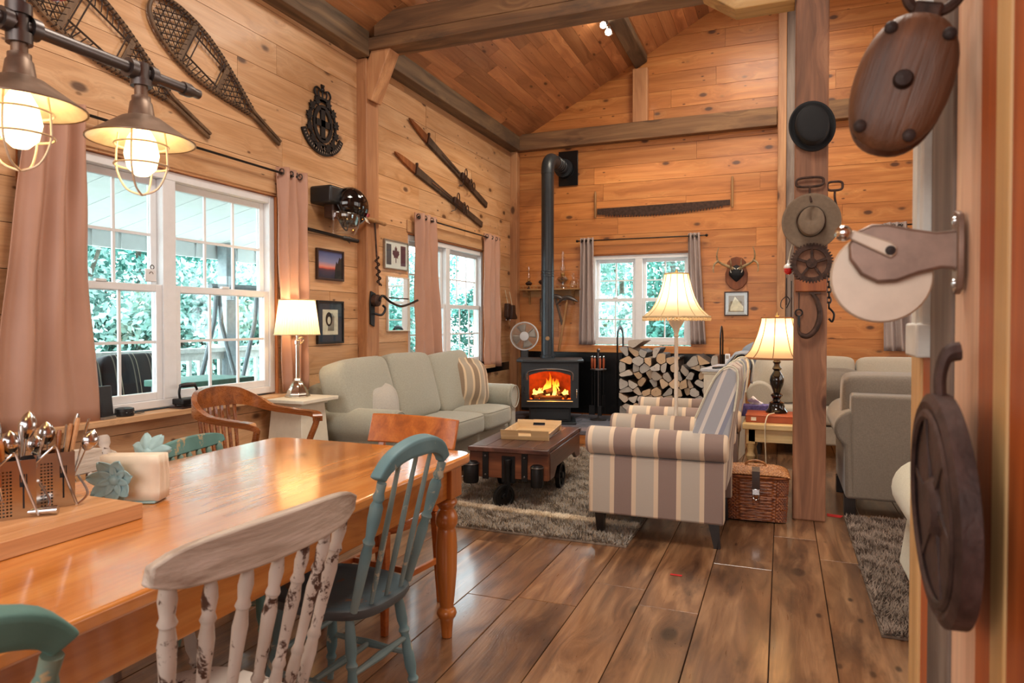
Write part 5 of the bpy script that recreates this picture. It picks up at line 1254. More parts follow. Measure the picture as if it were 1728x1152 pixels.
snowshoe('old wooden snowshoe high on the left wall, nearer the black crest', (2.80, 3.10), (3.84, 2.565))
def ski(label, O, E_, hs):
    d = Vector((E_[0] - O[0], E_[1] - O[1])); L = d.length; d.normalize(); t = thing('wooden_ski', label, 'ski')
    P = lambda s, w_, x=.045: LW(s * L, w_, x, O, d)
    def strip(pts, x0, x1, nm, mat):
        g = G(); vs = []
        for s, h in pts: vs += [P(s, -h, x0 + (.05 * max(0, .16 - s))), P(s, h, x0 + (.05 * max(0, .16 - s))), P(s, h * .8, x1 + (.05 * max(0, .16 - s))), P(s, -h * .8, x1 + (.05 * max(0, .16 - s)))]
        n = len(pts); fs = [(i * 4 + j, i * 4 + (j + 1) % 4, (i + 1) * 4 + (j + 1) % 4, (i + 1) * 4 + j) for i in range(n - 1) for j in range(4)] + [(3, 2, 1, 0), tuple(range(4 * (n - 1), 4 * n))]
        return g.add(vs, fs).obj(nm, mat, t, smooth=30)
    strip([(0, .004), (.03, .02), (.09, .036), (.16, .046), (.2, .048)], .026, .042, 'tip', 'ski_tip')
    strip([(.2, .05), (.35, .044), (.55, .036), (.75, .036), (.93, .04), (1, .038)], .026, .046, 'runner', 'ski_wood')
    G().bar(P(.36, 0, .049), P(.58, 0, .049), .010, .005, up=(1, 0, 0)).obj('groove_strip', 'steel', t)
    G().bar(P(.20, .065, .045), P(.20, -.055, .045), .02, .022, up=(1, 0, 0)).obj('tip_strap', 'leather_brown', t)
    b = G().bar(P(.60, 0, .06), P(.72, 0, .06), .075, .03, up=(1, 0, 0)).obj('binding', 'leather_brown', t, bevel=.006)
    for a, c, q in ((.62, .05, .06), (.70, -.04, .07), (.74, -.02, .05)):
        pts = [P(a + .03 * math.cos(k), c * .6 + q * .9 * math.sin(k), .075 + .03 * math.sin(k * .5) ** 2) for k in [2 * PI * i / 18 for i in range(18)]]
        G().tube(pts, .006, 6, closed=True).obj('strap', 'leather_brown', b)
    G().tube([P(.62, -.03, .07), P(.63, -.09, .06), P(.60, -.13, .04)], .005, 6).obj('strap', 'leather_brown', b)
ski('upper wooden ski with leather binding on the left wall', (5.62, 3.235), (7.44, 2.71), 0)
ski('lower wooden ski with leather binding on the left wall', (5.36, 2.86), (7.30, 2.46), 0)
def crest():
    t = thing('wall_crest', 'black cut-metal crest with crown and leaf wreath on the left wall', 'wall decor', (.028, 4.33, 2.83))
    M_ = 'black_iron'
    def flat(pts, nm, x0=0, x1=.012, par=None): return G().prism(pts, 'x', x0, x1).obj(nm, M_, par or t, smooth=0)
    # oval field with cut-outs: ring plus upright and cross bars
    el = lambda a, rx, rz, cz=.0: (rx * math.cos(a), cz + rz * math.sin(a))
    def annulus(rx, rz, tx, nm, cz=0, a0=0, a1=2 * PI, n=40):
        g = G(); vs = []
        for k in range(n + 1):
            a = a0 + (a1 - a0) * k / n
            for rr, x in ((1, 0), (1, .012), (0, .012), (0, 0)):
                y, z = el(a, rx - (0 if rr else tx), rz - (0 if rr else tx), cz); vs.append((x, y, z))
        g.add(vs, [(k * 4 + j, k * 4 + (j + 1) % 4, k * 4 + 4 + (j + 1) % 4, k * 4 + 4 + j) for k in range(n) for j in range(4)]); return g.obj(nm, M_, t, smooth=0)
    annulus(.118, .145, .035, 'oval_ring', .0)
    flat([(-.026, -.12), (.026, -.12), (.026, .12), (-.026, .12)], 'upright_bar'); flat([(-.095, -.022), (.095, -.022), (.095, .03), (-.095, .03)], 'cross_bar')
    for sy in (-1, 1):
        for k in range(6):
            a = R(-70 + 27 * k); y, z = sy * .165 * math.cos(a), .185 * math.sin(a) - .005; pts = []
            for q in range(14): rr = .040 if q % 2 == 0 else .023; b = 2 * PI * q / 14 + a * sy; pts.append((y + rr * math.cos(b), z + rr * math.sin(b)))
            flat(pts, 'wreath_leaf', .002, .014)
    annulus(.165, .185, .018, 'wreath_band')
    # crown
    flat([(-.085, .165), (.085, .165), (.08, .20), (-.08, .20)], 'crown_band')
    for s in (-1, 1):
        G().tube(spline([(.006, s * .078, .20), (.006, s * .098, .235), (.006, s * .07, .265), (.006, s * .01, .245)], 5), .008, 6).obj('crown_arch', M_, t)
        G().tube(spline([(.006, s * .04, .20), (.006, s * .05, .235), (.006, s * .03, .255), (.006, s * .005, .25)], 5), .006, 6).obj('crown_arch', M_, t)
    G().tube([(.006, 0, .20), (.006, 0, .25)], .006, 6).obj('crown_arch', M_, t); G().ball((.006, 0, .262), .016, 10, 7).obj('crown_orb', M_, t); flat([(-.008, .27), (.008, .27), (.02, .30), (-.02, .30)], 'crown_cross')
    # ribbon with lettering
    rb = annulus(.268, .235, .048, 'ribbon', -.005, R(200), R(340), 40)
    for k in range(22):
        a = R(206 + 128 * k / 21); y, z = el(a, .245, .211, -.005)
        G().box(.012, .0135, -.004, .004, -.009, .009).xf(Matrix.Translation((0, y, z)) @ Matrix.Rotation(a + PI / 2, 4, 'X')).obj('ribbon_mark', 'frame_silver', rb, smooth=0)
    hb = flat([(-.11, -.215), (.11, -.215), (.11, -.165), (.05, -.15), (-.05, -.15), (-.11, -.165)], 'lower_panel')
    for y in (-.07, -.03, .01, .05): 
        G().box(.012, .0135, y, y + .02, -.20, -.196).obj('panel_mark', 'frame_silver', hb, smooth=0); G().box(.012, .0135, y, y + .005, -.196, -.172).obj('panel_mark', 'frame_silver', hb, smooth=0)
crest()
def text(body, size, loc, rot, mat, parent, name='lettering', ext=.001):
    c = bpy.data.curves.new(name, 'FONT'); c.body = body; c.size = size; c.extrude = ext; c.align_x = 'CENTER'; c.align_y = 'CENTER'; c.materials.append(MATS[mat])
    o = bpy.data.objects.new(name, c); COL.objects.link(o); bpy.context.view_layer.update()
    me = bpy.data.meshes.new_from_object(o.evaluated_get(bpy.context.evaluated_depsgraph_get())); bpy.data.objects.remove(o); o = bpy.data.objects.new(name, me); COL.objects.link(o)
    o.parent = parent; o.location = loc; o.rotation_euler = [R(a) for a in rot]; return o
def helmet():
    t = thing('helmet', 'glossy black helmet with clear visor mounted on the left wall', 'helmet', (.19, 4.45, 2.20)); t.scale = (1.1, 1.1, 1.1)
    HQ = Vector((0, 0, 1)).rotation_difference(Vector((.62, .60, .42)).normalized()).to_matrix()
    def shell(u, v):
        a = 2 * PI * u; b = PI * .72 * v + .001; r = (.125, .150, .135)
        p = Vector((r[0] * math.sin(b) * math.cos(a), r[1] * math.sin(b) * math.sin(a), r[2] * math.cos(b)))
        return tuple(HQ @ p)
    g = G().grid(shell, 32, 16, closeu=True); g.obj('shell', 'black_gloss', t, smooth=80, solid=.006)
    G().tube([shell(k / 32, 1.0) for k in range(32)], .006, 6, closed=True).obj('edge_trim', 'black_plastic', t)
    def visor(u, v):
        a = R(-75 + 150 * u); b = R(-10 - 65 * v); r = .165 + .01 * v
        return (.01 + r * .9 * math.cos(b) * math.cos(a) * .75, -.09 + .155 * math.sin(a) * math.cos(b * .5) - .01, -.03 + r * math.sin(b) * 1.05)
    G().grid(visor, 18, 12).obj('visor', 'clear_glass', t, smooth=80, solid=.003)
    G().box(-.155, .02, -.24, -.08, .0, .12).obj('mount_block', 'black_plastic', t, bevel=.015); G().box(-.10, -.02, -.16, -.08, -.09, .03).obj('liner_pad', 'leather_brown', t, bevel=.01)
    G().tube(spline([(-.02, -.11, -.08), (0, -.09, -.14), (.02, -.06, -.17), (.01, -.03, -.10)], 5), .005, 6).obj('chin_strap', 'black_plastic', t)
    b = G().box(-.004, .004, -.022, .022, -.012, .012).obj('badge', 'red_paint', t); b.location = (.119, .055, -.055); b.rotation_euler = (0, R(25), R(20))
    text('APL', .055, (.112, .052, -.092), (64, 0, 108), 'napkin', t)
helmet()
def baton():
    t = thing('baton', 'black wooden baton fixed below the helmet', 'baton')
    G().tube([(.05, 4.12, 2.0), (.05, 4.55, 1.985)], .013, 10).obj('shaft', 'black_iron', t); G().tube([(.05, 4.55, 1.985), (.05, 4.58, 1.985), (.05, 4.76, 1.98)], [.013, .019, .017], 10).obj('grip', 'black_plastic', t)
    G().tube([(.022, 4.65, 1.98), (.05, 4.65, 1.95), (.05, 4.65, 2.005)], .005, 6).obj('holder', 'pewter', t)
baton()
def picture(label, T, u0, u1, z0, z1, fw, fmat, mat_w=0.0, mmat='paper_white', art=None, name='framed_picture', cat='picture', pane=True, y=-.022):
    t = thing(name, label, cat)
    put = lambda g, nm, mt, par=t, bv=0: g.xf(T).obj(nm, mt, par, smooth=0, bevel=bv)
    put(G().box(u0, u0 + fw, y - .022, y, z0, z1).box(u1 - fw, u1, y - .022, y, z0, z1).box(u0 + fw, u1 - fw, y - .022, y, z1 - fw, z1).box(u0 + fw, u1 - fw, y - .022, y, z0, z0 + fw), 'frame', fmat, t, .002)
    a0, a1, b0, b1 = u0 + fw, u1 - fw, z0 + fw, z1 - fw
    if mat_w: put(G().box(a0, a1, y - .010, y - .002, b0, b1), 'mat_board', mmat)
    art and art(put, a0 + mat_w, a1 - mat_w, b0 + mat_w, b1 - mat_w, y - .011)
    if pane: put(G().box(a0, a1, y - .0155, y - .0145, b0, b1), 'glass', 'pane_glass')
    return t
m = NT('sunset_print'); v = m.obj(False); z = m.n('SeparateXYZ', {0: v}).outputs[2]
m.p(Base_Color=m.ramp(m.n('MapRange', {0: m.math('ADD', z, m.math('MULTIPLY', m.noise(v, 14.0, 3.0), .02)), 1: 1.66, 2: 1.87}).outputs[0], [(0, lin('#1c2440')), (.25, lin('#3c3450')), (.34, lin('#6c3440')), (.38, lin('#e05a48')), (.44, lin('#e89484')), (.6, lin('#8c8cb4')), (1, lin('#3c5490'))]), Roughness=.6); MATS['sunset_print'] = m.m
def sunset(put, a0, a1, b0, b1, y):
    put(G().box(a0, a1, y, y + .006, b0, b1), 'print', 'sunset_print')
    put(G().prism([(a1 - .10, b0), (a1, b0), (a1, b1 - .03), (a1 - .02, b1 - .05), (a1 - .035, b1 - .035), (a1 - .06, b1 - .09), (a1 - .075, b1 - .07), (a1 - .09, b1 - .12)], 'y', y - .001, y), 'tree_silhouette', 'ink_black')
picture('dark framed photo of a red and blue sunset over water', T_LEFT, 4.245, 4.585, 1.635, 1.875, .016, 'frame_brown', art=sunset)
def portrait(put, a0, a1, b0, b1, y):
    put(G().box(a0, a1, y, y + .003, b0, b1), 'print', 'label_cream'); c = (a0 + a1) / 2
    put(G().prism([(c - .035 + .06 * 0, b0 + .03), (c + .045, b0 + .03), (c + .05, b0 + .14), (c + .02, b0 + .17), (c - .03, b0 + .16)], 'y', y - .001, y), 'ink_figure', 'frame_silver')
    put(G().prism([(c - .02 + .042 * math.cos(a), b1 - .075 + .055 * math.sin(a)) for a in [2 * PI * k / 20 for k in range(20)]], 'y', y - .0018, y - .001), 'ink_figure', 'ink_black')
    put(G().prism([(c - .02 + .02 * math.cos(a), b1 - .085 + .03 * math.sin(a)) for a in [2 * PI * k / 16 for k in range(16)]], 'y', y - .0026, y - .0018), 'ink_figure', 'label_cream')
picture('blue matted ink print in a dark frame behind the chrome table lamp', T_LEFT, 4.25, 4.58, 1.14, 1.475, .014, 'frame_black', .055, 'mat_blue', portrait)
def leafflag(put, a0, a1, b0, b1, y):
    w_ = a1 - a0; put(G().box(a0, a0 + w_ * .24, y - .001, y + .002, b0, b1), 'dark_bar', 'print_grey'); put(G().box(a1 - w_ * .26, a1, y - .001, y + .002, b0, b1), 'maroon_bar', 'print_maroon')
    c = (a0 + a1) / 2 - .005; h = b1 - b0; k = h * .48; zc = b0 + h * .48
    half = [(0, 1), (.13, .75), (.22, .82), (.18, .4), (.38, .58), (.44, .45), (.65, .48), (.58, .25), (.68, .18), (.35, -.12), (.40, -.28), (.06, -.22), (.05, -.75)]
    pts = [(c + x * k, zc + z * k) for x, z in half] + [(c - x * k, zc + z * k) for x, z in half[::-1][:-1]]
    put(G().prism(pts[::-1], 'y', y - .001, y + .002), 'maple_leaf', 'print_maroon')
picture('framed maple leaf flag print in grey and maroon beside the post', T_LEFT, 5.19, 5.60, 1.79, 2.055, .010, 'frame_silver', .03, 'paper_white', leafflag)
m = NT('mirror'); m.p(Base_Color=(.92, .95, .95, 1), Metallic=1.0, Roughness=.02); MATS['mirror'] = m.m
def mirr(put, a0, a1, b0, b1, y): put(G().box(a0, a1, y, y + .004, b0, b1), 'mirror_glass', 'mirror'); put(G().box(a0, a1, y - .003, y, b0 + (b1 - b0) * .60, b0 + (b1 - b0) * .625), 'glazing_bar', 'rust_iron')
picture('narrow mirror in a thin pale frame below the maple leaf print', T_LEFT, 5.24, 5.62, 1.225, 1.725, .010, 'white_paint', art=mirr, name='wall_mirror', cat='mirror', pane=False)
def auger():
    t = thing('hand_auger', 'antique T-handled hand auger hanging on the left wall post', 'tool', (.145, 4.87, 2.16))
    G().turned((0, -.19, .005), (0, .17, -.01), [(0, .010), (.05, .017), (.3, .015), (.5, .02), (.7, .015), (.95, .017), (1, .01)], 10).obj('handle', 'handle_wood', t)
    G().tube([(0, 0, 0), (0, .03, -.30)], .008, 8).obj('shaft', 'rust_iron', t)
    pts = [(.016 * math.cos(a), .03 + .04 * a / 26 + .016 * math.sin(a), -.30 - .24 * a / 26) for a in [26 * k / 70 for k in range(71)]]
    G().tube(pts, .007, 6).tube([(0, .03, -.30), (0, .07, -.54)], .006, 6).obj('spiral_bit', 'rust_iron', t)
auger()
def crank():
    t = thing('hand_crank_tool', 'black iron hand-crank tool bolted to the left wall post', 'tool', (.117, 4.86, 1.42))
    G().prism([(-.03, -.13), (.03, -.15), (.035, .06), (.05, .13), (-.02, .15), (-.035, .05)], 'x', 0, .014).obj('plate', 'black_iron', t, bevel=.003)
    G().lathe([(.02, .014), (.05, .02), (.05, .06), (.02, .07)], (0, .01, .07), 16, 'x').obj('drum', 'rust_iron', t)
    G().tube(spline([(.07, .01, .07), (.08, .05, .11), (.09, .16, .06), (.09, .35, .03), (.09, .62, .09)], 6), .011, 8).obj('crank_arm', 'black_iron', t)
    G().tube(spline([(.02, .02, -.04), (.07, .05, -.05), (.08, .09, -.0), (.05, .10, .03)], 5), .010, 8).obj('hook', 'black_iron', t)
crank()
def skates():
    t = thing('ice_skates', 'pair of dark ice skates hanging in the corner by the sofa window', 'skates', (.05, 8.02, 1.42))
    for k in (0, 1):
        y = .0 + .075 * k; x = .02 + .03 * k
        s_ = G().prism([(-.08, -.05), (.09, -.05), (.10, -.02), (.04, .03), (.02, .13), (-.07, .13)], 'x', x - .0, x + .06).obj('boot', 'leather_brown', t, bevel=.012)
        s_.location = (0, y - .05, -.02 * k); G().box(x + .026, x + .032, -.09, .11, -.085, -.052).obj('blade', 'steel', s_)
        G().tube([(x + .03, -.02, .13), (x - .01, -.01, .30)], .004, 5).obj('lace', 'cord_cream', s_)
skates()
# ================================================================== back wall decor
def saw():
    t = thing('crosscut_saw', 'long two-man crosscut saw with upright handles on the back wall', 'saw', (0, 8.325, 0))
    top = [(1.16, 2.735), (2.755, 2.745)]; n = 46; pts = []
    bot = lambda u: 2.66 - .045 * math.sin(PI * min(1, u * 1.05)) + .02 * u + .0
    for k in range(n):
        u0, u1 = k / n, (k + .55) / n; x0 = 1.16 + 1.595 * u0; pts += [(x0, bot(u0) + .0), (x0 + .010, bot(u0) - .028 if .06 < u0 < .94 else bot(u0)), (x0 + .022, bot(u0) + .002)]
    pts.append((2.755, bot(1)))
    G().prism([*pts, top[1], top[0]], 'y', -.004, 0).obj('blade', 'rust_iron', t, smooth=0)
    for x, z0, z1 in ((1.14, 2.62, 2.95), (2.78, 2.65, 3.01)):
        G().turned((x, -.012, z0), (x, -.012, z1), [(0, .011), (.1, .015), (.5, .014), (.9, .016), (1, .010)], 10).obj('handle', 'handle_wood', t)
saw()
def antlers():
    t = thing('antler_mount', 'deer antlers mounted on a wooden shield plaque on the back wall', 'antlers', (2.83, 8.335, 1.88))
    pts = [(0, -.20), (.07, -.165), (.12, -.10), (.125, .0), (.105, .06), (.105, .13), (.06, .18), (0, .195)]
    G().prism([(-x, z) for x, z in pts[::-1]][1:-1] + pts[:1] + pts[1:], 'y', -.022, 0).obj('plaque', 'plaque_wood', t, bevel=.006)
    G().grid(lambda u, v: (.085 * math.sin(PI * v) ** .6 * math.cos(PI * u) * (1 if v > .4 else .5 + 1.25 * v), -.022 - .05 * math.sin(PI * u) * math.sin(PI * v), -.10 + .20 * v), 16, 14).obj('skull_cap', 'felt_black', t, smooth=80)
    for s in (-1, 1):
        m_ = spline([(s * .035, -.05, .05), (s * .09, -.08, .08), (s * .16, -.12, .11), (s * .20, -.16, .15), (s * .205, -.19, .22), (s * .185, -.20, .29)], 5)
        G().tube(m_, [.02 - .016 * (k / (len(m_) - 1)) for k in range(len(m_))], 8).obj('antler', 'antler', t)
        G().tube(spline([(s * .19, -.15, .14), (s * .235, -.17, .10), (s * .245, -.19, .03), (s * .235, -.19, .0)], 5), [.014 - .0007 * k for k in range(16)], 8).obj('tine', 'antler', t)
        G().tube(spline([(s * .06, -.07, .07), (s * .055, -.11, .10), (s * .06, -.13, .16)], 5), [.011 - .0008 * k for k in range(11)], 8).obj('tine', 'antler', t)
        G().tube([(s * .035 + .03 * math.cos(a), -.055, .03 + .03 * math.sin(a)) for a in [2 * PI * k / 18 for k in range(18)]], .006, 6, closed=True).obj('burr', 'white_paint', t)
antlers()
def house(put, a0, a1, b0, b1, y): put(G().box(a0, a1, y, y + .003, b0, b1), 'print', 'pillow_brown_patch'); put(G().prism([(a0 + .02, b0 + .01), (a1 - .01, b0 + .01), (a1 - .01, b0 + .06), (a0 + .07, b1 - .01), (a0 + .02, b0 + .05)], 'y', y - .001, y), 'pale_shape', 'label_cream')
picture('small square picture in a dark and silver frame below the antlers', T_BACK, 2.695, 2.965, 1.385, 1.67, .014, 'frame_brown', .034, 'grey_paint_top', house)
picture('small narrow picture behind the stove pipe under the shelf', T_BACK, .40, .52, 1.32, 1.62, .014, 'frame_brown', .01, 'label_cream')
def shelf():
    t = thing('wall_shelf', 'wooden wall shelf with a low gallery rail beside the stove pipe', 'shelf', (.56, 8.34, 1.74))
    G().box(-.40, .40, -.16, 0, -.02, 0).obj('board', 'shelf_wood', t, bevel=.003)
    for s in (-1, 1): G().prism([(-.15, -.02), (0, -.02), (0, -.20), (-.03, -.17), (-.05, -.08), (-.12, -.05)], 'x', s * .30 - .01, s * .30 + .01).obj('bracket', 'shelf_wood', t)
    G().box(-.40, .40, -.158, -.150, .034, .044).obj('gallery_rail', 'shelf_wood', t)
    for k in range(17): x = -.39 + .78 * k / 16; G().lathe([(.004, 0), (.006, .015), (.004, .034)], (x, -.154, 0), 6).obj('gallery_spindle', 'shelf_wood', t)
    G().box(-.40, .40, -.012, 0, -.10, -.02).obj('back_board', 'shelf_wood', t)
shelf()
def oil_lamp(label, x, s, metal):
    t = thing('oil_lamp', label, 'oil lamp', (x, 8.26, 1.741))
    G().lathe([(.045 * s, 0), (.042 * s, .01 * s), (.015 * s, .03 * s), (.014 * s, .06 * s), (.055 * s, .09 * s), (.075 * s, .115 * s), (.055 * s, .145 * s), (.02 * s, .16 * s)], seg=18).obj('font', metal, t)
    G().lathe([(.022 * s, .16 * s), (.028 * s, .17 * s), (.028 * s, .195 * s), (.02 * s, .20 * s)], seg=14).obj('burner', 'brass', t)
    G().lathe([(.024 * s, .20 * s), (.038 * s, .25 * s), (.036 * s, .28 * s), (.022 * s, .34 * s), (.018 * s, .40 * s), (.02 * s, .47 * s)], seg=18, cap=False).obj('chimney', 'clear_glass', t)
oil_lamp('silver oil lamp with tall glass chimney on the wall shelf', .73, 1.0, 'steel')
oil_lamp('small dark oil lamp at the left end of the wall shelf', .27, .62, 'rust_iron')
oil_lamp('small oil lamp on the wall shelf, mostly behind the stove pipe', .46, .75, 'rust_iron')
def jug():
    t = thing('glass_jug', 'small clear glass jug at the right end of the wall shelf', 'jug', (.87, 8.27, 1.741))
    G().lathe([(.03, 0), (.05, .03), (.055, .06), (.035, .10), (.02, .115), (.022, .15), (.03, .165)], seg=16).obj('body', 'clear_glass', t); G().ball((0, 0, .18), .017, 10, 7).obj('stopper', 'clear_glass', t)
    G().tube(spline([(.02, 0, .14), (.06, 0, .13), (.065, 0, .08), (.05, 0, .05)], 5), .005, 6).obj('handle', 'clear_glass', t)
jug()
def axe(label, hx, hz_, foot, kind_):
    t = thing('hand_tool' if kind_ else 'pickaxe', label, 'tool', (0, 0, 0))
    G().turned((hx, 8.24, hz_), foot, [(0, .012), (.1, .016), (.6, .014), (1, .018)], 8).obj('handle', 'handle_wood' if not kind_ else 'ski_wood', t)
    p = spline([(hx - .15, 8.23, hz_ - .07), (hx - .07, 8.23, hz_ + .005), (hx, 8.23, hz_ + .025), (hx + .08, 8.23, hz_ + .0), (hx + .14, 8.23, hz_ - .03)], 5)
    n = len(p); G().tube(p, [.006 + .022 * math.sin(PI * k / (n - 1)) for k in range(n)], 8).obj('head', 'pewter', t)
axe('pickaxe with a long pale handle leaning below the wall shelf', .80, 1.60, (.69, 8.22, .945), 0)
axe('adze with a dark flat handle hanging below the wall shelf', .64, 1.62, (.73, 8.25, 1.28), 1)
# ================================================================== things on the ridge post
def hat(label, c, rx, rz_, crown, mat, tilt, dent, brim_curl):
    t = thing('hat', label, 'hat', c, 0); t.rotation_euler = (R(90 + 4), R(tilt), 0)
    def brim(u, v):
        a = 2 * PI * u; k = .5 + .5 * v; return (rx * k * math.cos(a), rz_ * k * math.sin(a), brim_curl * (v ** 2) * (.4 + .6 * abs(math.cos(a))))
    G().grid(brim, 48, 8, closeu=True).obj('brim', mat, t, smooth=80, solid=.006)
    cx, cz, ch = crown
    def cr(u, v):
        a = 2 * PI * u
        if v < .55: k = 1 - .10 * v / .55; h = ch * v / .55 * .86
        else: q = (v - .55) / .45; k = .90 * math.cos(q * PI / 2) ** .7; h = ch * (.86 + .14 * math.sin(q * PI / 2))
        x, y = cx * k * math.cos(a), cz * k * math.sin(a)
        d = dent * max(0, min(1, (v - .45) * 3)) * math.exp(-(x / (cx * .32)) ** 2) * (.6 + .4 * math.sin(a)); pinch = dent * .6 * max(0, min(1, (v - .3) * 2)) * math.exp(-((abs(x) - cx * .8) / (cx * .3)) ** 2) * max(0, math.sin(a))
        return (x * (1 - pinch * 6), y, h - d)
    G().grid(cr, 40, 22, closeu=True).obj('crown', mat, t, smooth=80)
    G().lathe([(1.01, 0), (1.01, .022), (1.0, .022)], seg=40, cap=False).xf(Matrix.Diagonal((cx, cz, 1, 1))).obj('band', 'felt_black' if mat != 'felt_black' else 'black_iron', t)
    return t
hat('black bowler hat hung highest on the ridge post', (3.50, 4.825, 2.575), .138, .162, (.106, .130, .115), 'felt_black', -14, 0, .022)
hat('wide-brimmed brown felt hat hung on the ridge post', (3.50, 4.825, 1.96), .178, .182, (.082, .098, .12), 'felt_brown', 8, .035, .012)
def gear():
    t = thing('gear_wheel', 'rusty spoked gear wheel under the brown hat', 'gear', (3.505, 4.825, 1.69))
    n = 40; pts = []
    for k in range(n):
        for q, r in ((0, .118), (.3, .132), (.55, .132), (.85, .118)): a = 2 * PI * (k + q) / n; pts.append((r * math.cos(a), r * math.sin(a)))
    m_ = len(pts); g = G(); vs = []
    for y in (-.012, .012): vs += [(x, y, z) for x, z in pts] + [(.092 * math.cos(math.atan2(z, x)), y, .092 * math.sin(math.atan2(z, x))) for x, z in pts]
    fs = []
    for k in range(m_):
        j = (k + 1) % m_; fs += [(k, j, m_ + j, m_ + k), (2 * m_ + j, 2 * m_ + k, 3 * m_ + k, 3 * m_ + j), (k, 2 * m_ + k, 2 * m_ + j, j), (m_ + j, 3 * m_ + j, 3 * m_ + k, m_ + k)]
    g.add(vs, fs).obj('toothed_rim', 'rust_iron', t, smooth=0)
    for k in range(5): a = 2 * PI * k / 5 + .3; G().bar((.02 * math.cos(a), 0, .02 * math.sin(a)), (.096 * math.cos(a), 0, .096 * math.sin(a)), .016, .018, up=(0, 1, 0)).obj('spoke', 'rust_iron', t)
    G().lathe([(.014, -.022), (.032, -.022), (.034, .018), (.014, .018)], seg=18, axis='y').obj('hub', 'rust_iron', t)
gear()
def loop_hook(label, c, w_, h, stem):
    t = thing('hay_hook', label, 'hook', c); pts = [(w_ * math.copysign(abs(math.cos(a)) ** .6, math.cos(a)), 0, h * math.copysign(abs(math.sin(a)) ** .6, math.sin(a))) for a in [2 * PI * k / 28 for k in range(28)]]
    G().tube(pts, .008, 8, closed=True).obj('grip_loop', 'rust_iron', t); G().tube(spline([(0, 0, -h), (0, 0, -stem * .6), (.01, -.01, -stem)], 5), .007, 8).obj('shank', 'rust_iron', t)
loop_hook('rusty hay hook with oblong grip above the brown hat', (3.49, 4.815, 2.215), .082, .03, .13)
loop_hook('small black hook with oval grip right of the brown hat', (3.64, 4.85, 2.185), .045, .028, .13)
def jhook():
    t = thing('meat_hook', 'big curved iron hook hanging low on the ridge post', 'hook', (3.51, 4.815, 1.49))
    p = spline([(0, 0, 0), (.03, -.01, -.05), (.045, -.015, -.14), (.02, -.02, -.23), (-.03, -.02, -.275), (-.075, -.02, -.255), (-.085, -.02, -.20)], 6); n = len(p)
    G().tube(p, [.012 + .006 * math.sin(PI * k / (n - 1)) if k < n - 8 else .012 - .0013 * (k - n + 8) for k in range(n)], 10).obj('hook', 'rust_iron', t); G().bar((-.02, 0, .005), (.05, 0, .005), .022, .014).obj('eye_plate', 'rust_iron', t)
jhook()
tag(G().box(3.405, 3.595, 4.815, 4.838, 1.505, 1.585).obj('post_block', 'plaque_wood', None, bevel=.006), 'small reddish wood block nailed across the ridge post', 'block')
def key():
    t = thing('old_key', 'old iron key hanging by a wire on the ridge post', 'key', (3.43, 4.825, 1.50))
    G().tube([(0, 0, 0), (0, 0, -.11)], .0025, 5).obj('wire', 'black_iron', t); G().tube([(.022 * math.cos(a), 0, -.132 + .022 * math.sin(a)) for a in [2 * PI * k / 16 for k in range(16)]], .005, 6, closed=True).obj('bow', 'black_iron', t); G().box(-.008, .008, -.004, .004, -.23, -.152).obj('blade', 'black_iron', t)
key()
def bobber():
    t = thing('fishing_float', 'red and white round fishing float on the left of the ridge post', 'fishing float', (3.365, 4.86, 1.65))
    G().lathe([(.0, .0), (.022, .006), (.03, .02), (.026, .034), (.008, .046), (.004, .07)], seg=16).obj('white_half', 'bobber_white', t); G().lathe([(.0, -.03), (.014, -.026), (.029, -.006), (.0305, .012), (.0, .012)], seg=16).obj('red_half', 'bobber_red', t)
    G().tube(spline([(0, 0, .06), (.01, 0, .12), (.02, .0, .16), (.03, .02, .21)], 5), .003, 5).obj('line', 'cord_cream', t)
bobber()
def lures():
    for k, (x, z0, z1, nm, lb) in enumerate(((3.355, 1.60, 1.42, 'fishing_lure', 'dark fishing lure hanging by two wires below the red and white float'), (3.385, 1.58, 1.34, 'iron_file', 'dark iron file hanging against the left side of the ridge post'))):
        t = thing(nm, lb, 'tackle' if k == 0 else 'tool', (x, 4.86, z0))
        G().tube([(0, 0, 0), (0, 0, (z1 - z0) * .5)], .003, 5).obj('wire', 'black_iron', t); G().bar((0, 0, (z1 - z0) * .45), (0, 0, z1 - z0), .02, .008).obj('body', 'rust_iron', t, bevel=.002)
        if k == 0:
            G().tube(spline([(-.0, 0, -.12), (-.03, 0, -.15), (-.035, 0, -.19), (-.02, 0, -.205)], 4), .003, 5).obj('barb', 'black_iron', t); G().tube(spline([(.0, 0, -.12), (.02, 0, -.15), (.0, 0, -.2)], 4), .003, 5).obj('barb', 'black_iron', t)
lures()
def chain():
    t = thing('chain_hook', 'small black chain with a hook on the right side of the ridge post', 'chain', (3.612, 4.87, 1.62))
    for k in range(7):
        pts = [(.012 * math.cos(a) if k % 2 else 0, .012 * math.cos(a) if not k % 2 else 0, -.034 * k + .022 * math.sin(a)) for a in [2 * PI * q / 12 for q in range(12)]]
        G().tube(pts, .005, 5, closed=True).obj('link', 'black_iron', t)
    G().tube(spline([(0, 0, -.22), (.03, 0, -.26), (.02, 0, -.31), (-.0, 0, -.29)], 5), .007, 6).obj('hook', 'black_iron', t)
chain()
